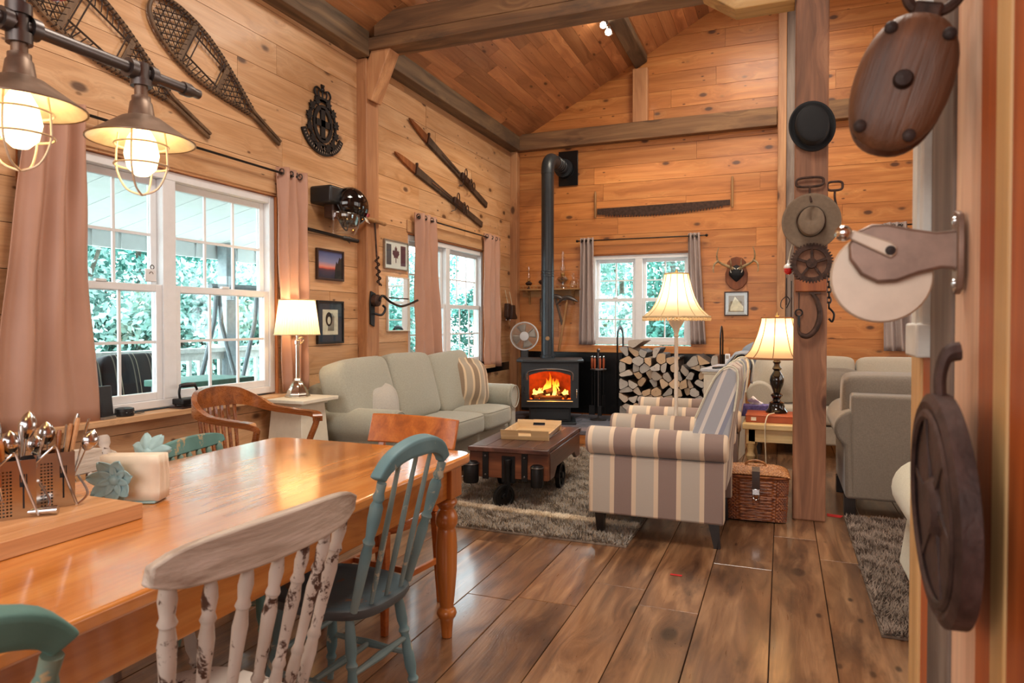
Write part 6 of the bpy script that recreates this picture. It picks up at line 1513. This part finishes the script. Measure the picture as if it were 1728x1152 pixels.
# ================================================================== ceiling spot
def spot():
    t = thing('ceiling_spotlight', 'twin-bulb ceiling spotlight glowing under the roof boards', 'spotlight', (1.62, 6.95, roof_z(1.62) - .10))
    G().lathe([(.05, .08), (.05, .10), (.012, .10)], seg=16).obj('mount', 'pewter', t); G().tube([(0, 0, .08), (.01, -.02, 0)], .008, 8).obj('stem', 'pewter', t)
    for k, (x, z) in enumerate(((-.03, .0), (.03, -.09))):
        h = G().lathe([(.02, .05), (.035, .0), (.04, -.02)], (x, -.03 - .02 * k, z), 14, cap=False).obj('lamp_head', 'pewter', t); G().ball((x, -.05 - .02 * k, z - .01), .032, 12, 9).obj('bulb', 'bulb_hot', t)
    l = bpy.data.lights.new('spot_light', 'SPOT'); l.energy = 60; l.color = (1, .8, .55); l.spot_size = R(120); l.shadow_soft_size = .05
    o = bpy.data.objects.new('spot_light', l); COL.objects.link(o); o.parent = t; o.location = (0, -.12, -.16)
spot()
# ================================================================== pendant over the table
def pendant():
    t = thing('pipe_pendant_lamp', 'industrial pipe pendant with caged bulbs in metal shades over the dining table', 'pendant lamp', (1.70, 1.0, 1.985))
    P = 'pewter'
    G().tube([(0, -.55, 0), (0, .52, 0)], .0155, 12).obj('pipe', P, t)
    G().lathe([(.02, .49), (.02, .515), (.014, .53), (.014, .55), (.006, .555)], seg=12, axis='y').obj('end_cap', P, t)
    G().tube([(0, .035, 0), (0, .035, 2.70)], .015, 12).obj('drop_pipe', P, t)
    v_ = G().tube([(.055 * math.cos(a), .035 + .055 * math.sin(a), .10) for a in [2 * PI * k / 24 for k in range(24)]], .012, 8, closed=True); 
    for k in range(5): a = 2 * PI * k / 5; v_.bar((0, .035, .10), (.05 * math.cos(a), .035 + .05 * math.sin(a), .10), .014, .012)
    v_.xf(Matrix.Translation((.07, .035, .10)) @ Matrix.Rotation(R(60), 4, 'Y') @ Matrix.Translation((0, -.035, -.10))).obj('valve_wheel', 'red_paint', t)
    for y in (.035, .353, -.30):
        g = G().lathe([(.024, -.045), (.027, -.045), (.027, -.02), (.020, -.02), (.020, .02), (.027, .02), (.027, .045), (.0, .045)] if y == .035 else [(.0, -.04), (.027, -.04), (.027, -.022), (.021, -.02), (.021, .022), (.0, .026)], (0, y, 0), 14)
        for s in (-1, 1): g.lathe([(.02, .022), (.026, .022), (.026, .042), (.016, .042)] if s > 0 else [(.016, -.042), (.026, -.042), (.026, -.022), (.02, -.022)], (0, y, 0), 14, 'y')
        g.obj('tee_fitting', P, t)
        G().lathe([(.017, -.04), (.017, -.065), (.024, -.068), (.024, -.08), (.028, -.085), (.034, -.125), (.038, -.128)][::-1], (0, y, 0), 18).obj('socket', 'patina', t)
        sh = G().lathe([(.038, -.122), (.052, -.128), (.09, -.155), (.130, -.183), (.136, -.186), (.136, -.190), (.128, -.186), (.088, -.16), (.05, -.134), (.036, -.128)], (0, y, 0), 36, cap=False).obj('shade', 'patina', t, smooth=60)
        G().lathe([(.132, -.1885), (.126, -.187), (.087, -.162), (.049, -.136), (.034, -.130)], (0, y, 0), 36, cap=False).obj('shade_lining', 'enamel_white', sh, smooth=60)
        b = G().lathe([(.016, -.13), (.02, -.155), (.036, -.185), (.044, -.225), (.036, -.262), (.016, -.282), (.0, -.285)][::-1], (0, y, 0), 18).obj('bulb', 'bulb_pend', t)
        cg = G()
        for k in range(4):
            a = 2 * PI * k / 4 + .5; c, s_ = math.cos(a), math.sin(a)
            pts = spline([(.060 * c, y + .060 * s_, -.165), (.066 * c, y + .066 * s_, -.22), (.064 * c, y + .064 * s_, -.27), (.040 * c, y + .040 * s_, -.318), (0, y, -.335)], 4); cg.tube(pts, .0028, 6)
        for z, r in ((-.20, .066), (-.255, .067)): ring(cg, r, z, .0028, 28, (0, y))
        cg.obj('wire_cage', 'pale_metal', t)
        l = bpy.data.lights.new('pendant_light', 'POINT'); l.energy = 6; l.color = (1, .74, .42); l.shadow_soft_size = .04
        o = bpy.data.objects.new('pendant_light', l); COL.objects.link(o); o.parent = t; o.location = (0, y, -.235)
glow('bulb_pend', '#ffd890', 9.0)
pendant()
# ================================================================== on the dining table
tz = .761
def board():
    t = thing('butcher_block', 'thick butcher block board on the dining table under the cutlery caddies', 'board', (0, 0, tz))
    for k in range(7): x0 = 1.29 + .4 * k / 7; G().box(x0 + .0004, x0 + .4 / 7 - .0004, .60, 1.355, 0, .042).obj('plank', 'butcher', t, bevel=.0015, bseg=1)
board()
bz = tz + .042
def caddy(label, loc, rz):
    t = thing('cutlery_caddy', label, 'caddy', loc, rz); W, D, H = .092, .07, .148
    g = G(); holes = []
    # perforated sheet: front and back faces with a grid of square holes
    def sheet(y, x0, x1):
        nx, nz = 4, 14; px, pz = .0075, .0085; bx = x0 + .012
        g.box(x0, bx, y - .001, y + .001, 0, H)
        for i in range(nx):
            xa = bx + i * px * 1.0
            g.box(xa, xa + .003, y - .001, y + .001, 0, H)
            for j in range(nz + 1): g.box(xa + .003, xa + px, y - .001, y + .001, j * pz + .004 if j else 0, j * pz + .004 + .0045)
            g.box(xa + .003, xa + px, y - .001, y + .001, nz * pz + .0085, H)
        g.box(bx + nx * px, x1, y - .001, y + .001, 0, H)
    sheet(-D / 2, -W / 2, W / 2); g.box(-W / 2, W / 2, D / 2 - .001, D / 2 + .001, 0, H)
    g.box(-W / 2 - .001, -W / 2 + .001, -D / 2, D / 2, 0, H).box(W / 2 - .001, W / 2 + .001, -D / 2, D / 2, 0, H).box(-W / 2, W / 2, -D / 2, D / 2, 0, .002)
    g.obj('perforated_body', 'steel', t, smooth=0)
    f = G().box(.018, .022, -D / 2 - .002, -D / 2 - .0012, .025, .085).box(.012, .028, -D / 2 - .002, -D / 2 - .0012, .080, .092)
    for k in range(4): f.box(.012 + .0045 * k, .0145 + .0045 * k, -D / 2 - .002, -D / 2 - .0012, .092, .112)
    f.obj('fork_emblem', 'ink_black', t, smooth=0)
    G().tube(spline([(-W / 2 - .004, -D / 2 - .006, .12), (-.01, -D / 2 - .012, .16), (.004, -D / 2 - .012, .165), (.02, -D / 2 - .01, .10), (W / 2 + .004, -D / 2 - .012, .004)], 6) + [], .0032, 6).tube(spline([(W / 2 + .004, -D / 2 - .012, .004), (W / 2 + .03, -D / 2, .03), (W / 2 + .012, 0, .075)], 6), .003, 6).obj('wire_handle', 'steel', t)
    return t
caddy('right steel cutlery caddy with fork emblem on the butcher block', (1.485, 1.245, bz), 62)
caddy('left steel cutlery caddy with fork emblem on the butcher block', (1.495, 1.135, bz), 62)
def cutlery(label, kind_, base, top, hm=None, group=None):
    base, top = Vector(base), Vector(top); d = (top - base); L = d.length; name = kind_
    t = thing(name, label, kind_.split('_')[-1], base, 0, group); q = Vector((0, 0, 1)).rotation_difference(d.normalized()).to_matrix().to_4x4()
    q = q @ Matrix.Rotation(R(50), 4, 'Z')
    def put(g, nm, mt): return g.xf(q).obj(nm, mt, t, smooth=60)
    if kind_ == 'table_knife':      # handle up
        put(G().bar((0, 0, 0), (0, 0, L * .45), .016, .003, w1=.018), 'blade', 'steel'); put(G().tube([(0, 0, L * .45), (0, 0, L * .6), (0, 0, L * .92), (0, 0, L)], [.007, .0095, .0125, .009], 10, flat=.55), 'handle', hm or 'steel')
    elif kind_ == 'serving_spoon':  # bowl up
        put(G().tube([(0, 0, 0), (0, 0, L * .4), (0, 0, L * .72)], [.006, .0045, .004], 8, flat=.5), 'handle', hm or 'steel')
        put(G().grid(lambda u, v: (.021 * math.sin(PI * v) ** .7 * math.cos(2 * PI * u), (.006 if math.sin(2 * PI * u) > 0 else .012) * math.sin(PI * v) * math.sin(2 * PI * u) - .004 * math.sin(PI * v), L * .70 + L * .30 * v), 20, 10, closeu=True), 'bowl', 'steel')
    else:                            # fork, handle up
        put(G().tube([(0, 0, 0), (0, 0, L * .5), (0, 0, L * .9), (0, 0, L)], [.004, .005, .010, .008], 8, flat=.4), 'handle', hm or 'steel')
R_ = random.Random(5)
def stand(cx, cy, items):
    for kind_, hm, dx, dy, lx, ly, L, lb in items:
        cutlery(lb, kind_, (cx + dx, cy + dy, bz + .006), (cx + dx + lx, cy + dy + ly, bz + L + .028), hm, None)
stand(1.485, 1.245, [
    ('serving_spoon', None, -.012, -.01, -.02, -.02, .17, 'short serving spoon at the left of the right caddy'),
    ('table_knife', 'butcher', .004, .008, .01, .035, .19, 'wood-handled knife leaning in the right caddy, lower of two'),
    ('table_knife', 'butcher', .010, .016, .012, .042, .205, 'wood-handled knife leaning in the right caddy, upper of two'),
    ('table_knife', None, -.004, .018, .01, .05, .215, 'steel knife with rounded handle end, rightmost in the right caddy'),
    ('table_fork', None, .014, .026, .018, .056, .20, 'steel fork handle fanned out behind the wood-handled knives'),
    ('table_fork', None, -.016, .020, -.006, .035, .185, 'steel fork handle at the back of the right caddy'),
    ('serving_spoon', None, -.018, .0, -.012, .004, .20, 'steel spoon standing upright between the two caddies'),
    ('table_knife', 'oak_chair', .0, .0, .0, .02, .175, 'dark wood-handled knife low in the right caddy'),
    ('serving_spoon', None, .02, .01, .03, .075, .17, 'steel spoon leaning out over the right end of the right caddy')])
stand(1.495, 1.135, [
    ('table_knife', 'table_pine', .004, -.012, .005, -.022, .175, 'orange wood-handled knife standing in the left caddy'),
    ('serving_spoon', None, -.010, .018, -.02, .045, .235, 'tall steel serving spoon between the caddies'),
    ('table_knife', None, -.012, .0, -.03, -.01, .215, 'steel knife with dark shadowed face in the left caddy'),
    ('table_knife', None, .012, .010, .0, .005, .205, 'bright narrow steel knife in the left caddy'),
    ('serving_spoon', None, .014, -.022, .01, -.06, .165, 'copper-toned spoon leaning left out of the left caddy'),
    ('table_fork', None, -.014, -.018, -.02, -.05, .20, 'steel fork handle leaning left in the left caddy'),
    ('table_fork', None, .0, .026, .01, .05, .17, 'steel fork leaning right in the left caddy'),
    ('table_knife', 'cherry_chair', .01, -.02, .012, -.04, .16, 'cherry wood-handled knife leaning left in the left caddy'),
    ('serving_spoon', None, .0, -.005, .0, .0, .195, 'steel spoon upright in the middle of the left caddy')])
tag(G().tube([(1.60, 1.12, bz + .013), (1.50, 1.12, bz + .012), (1.585, 1.19, bz + .013)][1:], [.006, .012], 12).obj('loose_handle', 'steel', None), 'loose round steel handle lying in front of the caddies', 'handle')
def napkins():
    t = thing('napkin_holder', 'napkin holder with pale blue metal flowers on the dining table', 'napkin holder', (1.50, 1.475, tz), 24)
    G().box(-.085, .085, -.04, .04, 0, .006).obj('base', 'petal_blue', t, bevel=.002)
    for s in (-1, 1): 
        G().box(-.05, -.005, s * .036 - .0015, s * .036 + .0015, .004, .08).obj('side_plate', 'petal_blue', t)
    def flower(cx, cy, cz, s, r, n=7, rot=0):
        for k in range(n):
            a = 2 * PI * k / n + rot
            def f(u, v):
                l = r * v; w_ = r * .36 * math.sin(PI * min(1, v * .93 + .05)) ** .7 * (2 * u - 1); x, z = l * math.cos(a) - w_ * math.sin(a), l * math.sin(a) + w_ * math.cos(a)
                return (cx + x, cy + s * (-.006 - .035 * v * v * .8 + .016 * (2 * u - 1) ** 2 * 0 - .010 * abs(2 * u - 1)), cz + z)
            G().grid(f, 9, 10).obj('petal', 'petal_blue', t, smooth=80, solid=.0025)
        G().ball((cx, cy - s * .012, cz), (.016, .012, .016), 12, 8).obj('flower_centre', 'petal_blue', t)
    flower(-.025, -.040, .075, 1, .066, 7, .25); flower(.02, .043, .135, -1, .06, 7, .1)
    for k in range(14):
        y = -.031 + .062 * k / 13; dz = R_.uniform(-.003, .003)
        G().grid(lambda u, v: (-.075 + .17 * u, y + .004 * math.sin(u * 3 + k) * v + .006 * math.sin(v * 4), .007 + (.135 + dz) * v), 6, 6).obj('napkin', 'napkin', t, smooth=80, solid=.0035)
napkins()
# ================================================================== window sill things
sz = .805
def speaker():
    t = thing('speaker', 'small dark grey speaker panel on the window sill by the curtain', 'speaker', (.075, 2.47, sz), 12)
    G().prism([(-.02, 0), (.02, 0), (.005, .17), (-.015, .17)], 'y', -.04, .04).xf(Matrix.Identity(4)).obj('body', 'black_plastic', t, bevel=.004); G().box(-.012, .03, -.042, .042, 0, .012).obj('foot', 'frame_silver', t)
speaker()
def puck():
    t = thing('smart_speaker', 'low round black device on the window sill', 'device', (.065, 2.59, sz)); G().lathe([(.045, 0), (.048, .01), (.046, .04), (.03, .045)], seg=24).obj('body', 'black_plastic', t); G().tube([(.046 * math.cos(a), .046 * math.sin(a), .02) for a in [2 * PI * k / 24 for k in range(24)]], .002, 5, closed=True).obj('rim', 'black_gloss', t)
    G().tube(spline([(0, .04, .01), (.02, .07, .006), (.0, .12, .006)], 4), .003, 5).obj('cord', 'black_plastic', t)
puck()
def sad_iron():
    t = thing('flat_iron', 'antique black flat iron on a stand on the window sill', 'iron', (.070, 3.0, sz), 90)
    k = G().prism([(.10, 0), (.06, .042), (-.06, .05), (-.075, .04), (-.075, -.04), (-.06, -.05), (.06, -.042)][::1], 'z', .02, .055).obj('sole', 'black_iron', t, bevel=.006)
    G().prism([(.115, 0), (.07, .05), (-.085, .055), (-.085, -.055), (.07, -.05)], 'z', .0, .008).obj('trivet', 'rust_iron', t); 
    for x, y in ((.06, 0), (-.06, .03), (-.06, -.03)): G().tube([(x, y, .008), (x, y, .02)], .006, 6).obj('trivet_foot', 'rust_iron', t)
    G().tube(spline([(.055, 0, .055), (.07, 0, .09), (.05, 0, .125), (0, 0, .13)], 5), .007, 8).tube(spline([(-.055, 0, .055), (-.06, 0, .09), (-.05, 0, .125), (-.02, 0, .13)], 5), .007, 8).obj('handle_bracket', 'black_iron', t); G().turned((-.055, 0, .13), (.055, 0, .13), [(0, .009), (.2, .014), (.5, .016), (.8, .014), (1, .009)], 10).obj('grip', 'black_plastic', t)
sad_iron()
def sensor():
    t = thing('window_sensor', 'small white tag hanging on the meeting rail of the left sash', 'tag', (-.02, 2.83, 1.535)); G().box(-.006, .006, -.035, .035, 0, .075).obj('body', 'white_vinyl', t, bevel=.006); G().tube([(.0, .012 + .012 * math.cos(a), .085 + .012 * math.sin(a)) for a in [2 * PI * k / 12 for k in range(12)]], .003, 5, closed=True).obj('hook', 'pewter', t)
    G().tube([(.0065, .012 * math.cos(a), .045 + .012 * math.sin(a)) for a in [PI * k / 10 for k in range(11)]], .002, 5).obj('dial_mark', 'pewter', t)
sensor()
# ================================================================== right-hand partition and the things on it
pt = kind(G().box(3.575, 3.68, -.4, 1.40, 0, roof_z(3.5) - .03).obj('wall_partition', 'pine_vert', smooth=0))
for y0, y1, z0, z1, x0, mt in ((1.325, 1.41, 0, 5.4, 3.548, 'yellow_trim'), (1.235, 1.3235, 0, 1.245, 3.552, 'red_plank'), (1.092, 1.2335, 0, 5.4, 3.546, 'grey_barnwood'), (.966, 1.0905, 0, 5.4, 3.550, 'beige_plank'), (.897, .9645, 0, 5.4, 3.549, 'red_plank'), (.845, .8955, 0, 5.4, 3.547, 'yellow_trim'), (.55, .8435, 0, 5.4, 3.549, 'red_plank'), (.2, .5485, 0, 5.4, 3.549, 'red_plank'), (-.4, .1985, 0, 5.4, 3.549, 'red_plank')):
    G().box(x0, 3.576, y0, y1, z0, z1).obj('board', mt, pt, smooth=0, bevel=.003)
def old_sash():
    t = thing('old_window_sash', 'old white-painted window sash fixed to the end of the partition', 'window sash', (3.545, 1.28, 1.25))
    G().box(-.012, .030, -.042, .040, 0, 3.9).obj('stile', 'old_white_paint', t, bevel=.004); G().box(-.018, .03, -.044, .055, -.005, .05).obj('sill_rail', 'old_white_paint', t, bevel=.004); G().box(-.016, -.012, -.03, -.015, .05, 3.9).obj('bead', 'old_white_paint', t)
old_sash()
def pulley():
    t = thing('pulley_block', 'old dark wooden pulley block hanging from an iron ring on the partition', 'pulley', (3.470, 1.0, 1.603)); t.rotation_euler = (R(3), R(17), R(-4)); t.scale = (.9, .9, .9)
    e = lambda r, a: (r * .062 * math.copysign(abs(math.cos(a)) ** .85, math.cos(a)), r * .094 * math.copysign(abs(math.sin(a)) ** .9, math.sin(a)))
    for s, nm in ((-1, 'cheek'), (1, 'cheek')):
        g = G(); n = 40; vs = []; lay = [(.0, -.0), (.55, 0), (.86, .004), (.97, .010), (1, .016), (.99, .022), (.9, .026)]
        rows = [(r, y) for r, y in lay if r > 0]
        for r, y in rows:
            for k in range(n): x, z = e(r, 2 * PI * k / n); vs.append((x, s * (.042 - y), z))
        fs = [(i * n + k, i * n + (k + 1) % n, (i + 1) * n + (k + 1) % n, (i + 1) * n + k) for i in range(len(rows) - 1) for k in range(n)] + [tuple(range(n))[::-1], tuple(range((len(rows) - 1) * n, len(rows) * n))]
        g.add(vs, fs if s < 0 else [q[::-1] for q in fs]); g.obj(nm, 'pulley_wood', t, smooth=50)
    G().lathe([(.0, -.010), (.045, -.010), (.05, -.006), (.046, 0), (.05, .006), (.045, .010), (0, .010)], seg=28, axis='y').obj('sheave', 'rust_iron', t)
    G().lathe([(.0, -.056), (.010, -.053), (.013, -.046), (.013, .046), (.0, .05)], seg=16, axis='y').obj('axle_pin', 'dark_iron', t)
    for x, z in ((-.036, .066), (.036, .066), (-.034, -.068), (.030, -.070)): G().lathe([(.0, -.0445), (.006, -.0435), (.0085, -.041), (.0085, .04), (0, .041)], (x, 0, z), 12, 'y').obj('rivet', 'dark_iron', t)
    G().box(-.018, .018, -.012, .012, .085, .115).obj('becket', 'rust_iron', t, bevel=.004)
    G().tube([(.033 * math.cos(a), 0, .132 + .03 * math.sin(a)) for a in [2 * PI * k / 28 for k in range(28)]], .0075, 8, closed=True).obj('ring', 'rust_iron', t)
    G().tube(spline([(.005, .0, .158), (.015, .0, .20), (.035, .0, .22), (.06, .0, .20)], 5), .007, 8).obj('hook', 'rust_iron', t)
pulley()
def bracket_arm():
    t = thing('crank_bracket', 'brown metal wall bracket arm holding a pale round disc and chrome knob', 'bracket', (3.546, 1.03, 1.395))
    # local: arm runs toward -x from the wall
    Y0 = .0
    a = [(-.003, .026), (-.03, .024), (-.06, .030), (-.085, .037), (-.105, .038), (-.122, .030), (-.133, .012), (-.132, -.008), (-.118, -.030), (-.098, -.041), (-.075, -.040), (-.05, -.030), (-.025, -.024), (-.012, -.025), (-.003, -.033)]
    G().prism(a[::-1], 'y', -.006, .006).obj('arm_plate', 'hinge_metal', t, bevel=.004, bseg=3)
    fl = G().prism([(-.016, -.034), (-.008, -.052), (.008, -.058), (.020, -.046), (.020, .040), (.008, .052), (-.010, .046), (-.016, .034)], 'x', -.0005 - .008, -.0005).obj('wall_flange', 'hinge_metal', t, bevel=.002)
    for z in (-.043, .038): G().lathe([(.0, -.012), (.005, -.011), (.006, -.008)], (0, 0.004, z), 12, 'x').obj('screw', 'steel', fl)
    G().lathe([(.0, .010), (.060, .010), (.0625, .013), (.0625, .022), (.06, .025), (0, .025)], (-.092, 0, -.032), 40, 'y').obj('disc', 'pale_metal', t); 
    lv = G().prism([(-.083, -.009), (-.076, -.003), (-.076, .006), (-.083, .012), (-.128, .030), (-.134, .026), (-.132, .018)], 'y', -.013, -.008).obj('lever', 'pale_metal', t, bevel=.002)
    G().ball((-.140, -.014, .026), .011, 14, 10).obj('knob', 'chrome', lv); G().lathe([(.0, -.018), (.006, -.017), (.0065, -.012), (0, -.012)], (-.084, 0, .001), 14, 'y').obj('pivot_bolt', 'dark_iron', t)
bracket_arm()
def iron_disc():
    t = thing('cast_iron_wheel', 'large rusty cast iron wheel plate hanging on the partition', 'iron wheel', (3.508, .925, 1.083)); t.rotation_euler = (R(0), R(-2), R(0)); t.scale = (.62, 1, 1)
    r = .134
    G().lathe([(.030, -.014), (r * .55, -.018), (r * .80, -.016), (r * .93, -.024), (r, -.016), (r * 1.0, .014), (r * .9, .020), (.03, .018)][::1], seg=48, axis='x').obj('plate', 'disc_iron', t)
    G().tube([(-.022, .11 * math.cos(a), .11 * math.sin(a)) for a in [2 * PI * k / 40 for k in range(40)]], .006, 6, closed=True).obj('raised_ring', 'disc_iron', t)
    G().lathe([(.0, -.03), (.028, -.03), (.036, -.016), (.036, .018), (0, .018)], seg=24, axis='x').obj('hub', 'disc_iron', t)
    for k in range(6): a = 2 * PI * k / 6; G().bar((-.0165, .03 * math.cos(a), .03 * math.sin(a)), (-.0165, .105 * math.cos(a + .25), .105 * math.sin(a + .25)), .010, .008, up=(1, 0, 0)).obj('rib', 'disc_iron', t)
    G().tube(spline([(0, 0, r - .01), (0, .0, r + .02), (.012, .0, r + .045), (.034, 0, r + .05)], 5), .011, 8).obj('hanger', 'disc_iron', t)
iron_disc()
# ================================================================== outside
def leaves(name, centers, n, mat, parent, size=.11):
    C_ = np.array(centers); k = rng.integers(0, len(C_), n); d = rng.normal(0, 1, (n, 3)); d /= np.linalg.norm(d, axis=1)[:, None]; rad = rng.random((n, 1)) ** .45
    P_ = C_[k, :3] + d * rad * C_[k, 3:4] * np.array([1, 1, .85]); a = rng.normal(0, 1, (n, 3)); a /= np.linalg.norm(a, axis=1)[:, None]; b = np.cross(a, rng.normal(0, 1, (n, 3))); b /= np.linalg.norm(b, axis=1)[:, None]
    s_ = size * (.6 + .8 * rng.random((n, 1))); V = np.empty((4 * n, 3)); V[0::4] = P_ - a * s_; V[1::4] = P_ - b * s_ * .5; V[2::4] = P_ + a * s_; V[3::4] = P_ + b * s_ * .5
    me = bpy.data.meshes.new(name); me.from_pydata(V.tolist(), [], np.arange(4 * n).reshape(-1, 4).tolist()); me.materials.append(MATS[mat]); o = bpy.data.objects.new(name, me); COL.objects.link(o); o.parent = parent; o['kind'] = 'stuff'; return o
def tree(label, x, y, h, r, mat, n=11000, low=.6):
    t = thing('leafy_tree', label, 'tree', (x, y, -.6)); rn = random.Random(int(x * 97 + y * 31)); cs = []
    for k in range(16): a = rn.uniform(0, 2 * PI); q = rn.uniform(0, 1) ** .6; z = low + (h - low) * rn.random(); w_ = r * (1 - .45 * (z / h)); cs.append((q * w_ * math.cos(a), q * w_ * math.sin(a), z, r * rn.uniform(.28, .5)))
    leaves('foliage', cs, n, mat, t, .055 + .006 * r); G().tube([(0, 0, 0), (.05, 0, h * .4), (0, .05, h * .85)], [.12, .09, .03], 8).obj('trunk', 'trunk_bark', t)
    for k in range(4): c = cs[k]; G().tube([(0, 0, h * .3 + .1 * k), (c[0] * .6, c[1] * .6, c[2] * .8 + .1), c[:3]], [.05, .03, .01], 6).obj('branch', 'trunk_bark', t)
    return t
kind(G().box(-30, 30, -12, 40, -.75, -.6).obj('ground', 'grass', smooth=0))
TR = [(-6.2, 5.4, 3.1, 1.7, 0), (-7.4, 7.4, 4.4, 2.0, 1), (-6.0, 9.0, 2.7, 1.5, 1), (-8.6, 9.8, 5.2, 2.4, 2), (-6.4, 11.2, 3.4, 1.8, 0), (-9.5, 6.2, 5.4, 2.4, 2), (-8.0, 13.2, 4.2, 2.0, 1), (-6.2, 14.2, 2.8, 1.6, 0), (-11.0, 12.0, 6.0, 2.8, 0), (-7.0, 17.2, 3.2, 1.8, 1), (-8.4, 20.0, 4.6, 2.3, 0), (-6.2, 21.5, 2.8, 1.6, 2), (-10.5, 17.5, 5.6, 2.6, 2), (-6.6, 24.5, 4.0, 2.0, 1),
      (-1.8, 14.6, 3.0, 1.6, 0), (.2, 13.4, 2.2, 1.3, 1), (1.0, 15.8, 3.8, 1.9, 2), (2.6, 14.2, 2.4, 1.4, 0), (-.6, 17.5, 4.6, 2.1, 1), (5.0, 15.2, 3.4, 1.7, 1), (6.2, 13.6, 2.4, 1.4, 0), (7.2, 16.5, 4.2, 2.0, 2)]
NM = ['mid green', 'pale green', 'deep green']; ORD = ['first', 'second', 'third', 'fourth', 'fifth', 'sixth', 'seventh', 'eighth', 'ninth', 'tenth', 'eleventh', 'twelfth', 'thirteenth', 'fourteenth']
for side, sel in (('through the left wall windows', lambda q: q[0] < -4), ('through the back windows', lambda q: q[0] >= -4)):
    for i, (x, y, h, r, k) in enumerate(sorted([q for q in TR if sel(q)], key=lambda q: math.atan2(q[0] - 3.33, q[1]))):
        o = tree('%s %s leafy tree, %s from the left %s' % ('tall' if h > 4 else 'low', NM[k], ORD[i], side), x, y, h, r, ['leaf_teal', 'leaf_pale', 'leaf_deep'][k]); o['group'] = 'trees seen ' + side
# porch along the left wall
pd = kind(G().box(-2.62, -.16, -1.0, 7.1, -.30, -.12).obj('trim_19', 'deck_grey', smooth=0))
for k in range(17): G().box(-2.62 + .145 * k + .003, -2.62 + .145 * (k + 1) - .003, -1.0, 7.1, -.12, -.09).obj('plank', 'deck_grey', pd, smooth=0)
so = kind(G().prism([(-2.62, 2.30), (-.14, 2.86), (-.14, 2.90), (-2.62, 2.36)], 'y', -1.0, 7.1).obj('trim_20', 'soffit_white', smooth=0))
for k in range(26):
    y0 = -1.0 + 8.1 * k / 26; G().prism([(-2.60, 2.17 + .005), (-.145, 2.73), (-.145, 2.75), (-2.60, 2.19 + .005)], 'y', y0 + .006, y0 + 8.1 / 26 - .006).obj('soffit_panel', 'soffit_white', so, smooth=0)
    G().prism([(-2.60, 2.19), (-.145, 2.745), (-.145, 2.86), (-2.60, 2.30)], 'y', y0 - .004, y0 + .004).obj('soffit_rib', 'post_grey', so, smooth=0)
fa = kind(G().box(-2.66, -2.62, -1.0, 7.1, 2.02, 2.36).obj('trim_21', 'soffit_white', smooth=0))
for k in range(27): y0 = -1.0 + 8.1 * k / 27; G().box(-2.62, -2.605, y0, y0 + .26, 2.02, 2.175).obj('fascia_panel', 'soffit_white', fa, smooth=0)
for y in (5.95, 1.2): kind(G().box(-2.60, -2.46, y - .07, y + .07, -.09, 2.17).obj('trim_22', 'post_grey', smooth=0, bevel=.01))
def railing():
    t = thing('porch_railing', 'pale porch railing with square pickets outside the large window', 'railing', (-2.53, 0, 0))
    G().box(-.05, .05, -1.0, 7.1, .98, 1.03).box(-.02, .02, -1.0, 7.1, .90, .98).obj('top_rail', 'railing_white', t, bevel=.004); G().box(-.03, .03, -1.0, 7.1, .0, .06).obj('bottom_rail', 'railing_white', t)
    for k in range(58): y = -.9 + 8.0 * k / 57; G().box(-.018, .018, y - .018, y + .018, .06, .90).obj('picket', 'railing_white', t)
railing()
def porch_sofa():
    t = thing('outdoor_loveseat', 'dark outdoor loveseat with striped cushions on the porch', 'loveseat', (-1.45, 3.75, -.05), 0)
    G().box(-.42, .42, -.72, .72, .0, .36).obj('base', 'outdoor_wicker', t, bevel=.03); G().box(-.50, -.32, -.74, .74, .30, 1.02).obj('backrest', 'outdoor_wicker', t, bevel=.05, bseg=3)
    for s in (-1, 1): G().box(-.40, .42, s * .66 - .08, s * .66 + .08, .30, .70).obj('arm', 'outdoor_wicker', t, bevel=.05, bseg=3)
    for s in (-1, 1): G().cushion((.08, s * .29, .43), (.66, .56, .17), 10, .25, .15).obj('seat_cushion', 'outdoor_stripe', t, smooth=80); G().cushion((-.24, s * .29, .80), (.20, .57, .58), 12, .28, .25, Matrix.Rotation(R(-10), 3, 'Y')).obj('back_cushion', 'outdoor_stripe', t, smooth=80)
porch_sofa()
def swing():
    t = thing('swing_frame', 'dark metal A-frame of a garden swing on the porch', 'swing frame', (-1.75, 4.85, -.09))
    for y in (.18, .72):
        G().tube(spline([(-.05, y - .42, 0), (0, y - .08, 1.25), (0, y - .03, 1.45), (0, y, 1.75)], 6), .022, 8).obj('leg', 'post_grey', t); G().tube(spline([(.05, y + .48, 0), (0, y + .10, 1.25), (0, y + .05, 1.45), (0, y + .02, 1.75)], 6), .022, 8).obj('leg', 'post_grey', t)
    G().tube([(0, .1, 1.74), (0, 1.25, 1.76)], .03, 8).obj('top_bar', 'post_grey', t); G().tube([(0, .82, .55), (0, 1.0, .85)], .012, 6).obj('brace', 'post_grey', t)
swing()
def porch_table():
    t = thing('porch_table', 'small green-topped table on the porch outside the right sash', 'table', (-1.0, 4.12, -.09))
    G().box(-.25, .25, -.32, .32, .90, .95).obj('table_top', 'green_table', t, bevel=.005); G().box(-.22, .22, -.28, .28, .78, .90).obj('apron', 'post_grey', t)
    for x in (-.2, .2):
        for y in (-.26, .26): G().box(x - .025, x + .025, y - .025, y + .025, 0, .78).obj('leg', 'post_grey', t)
porch_table()
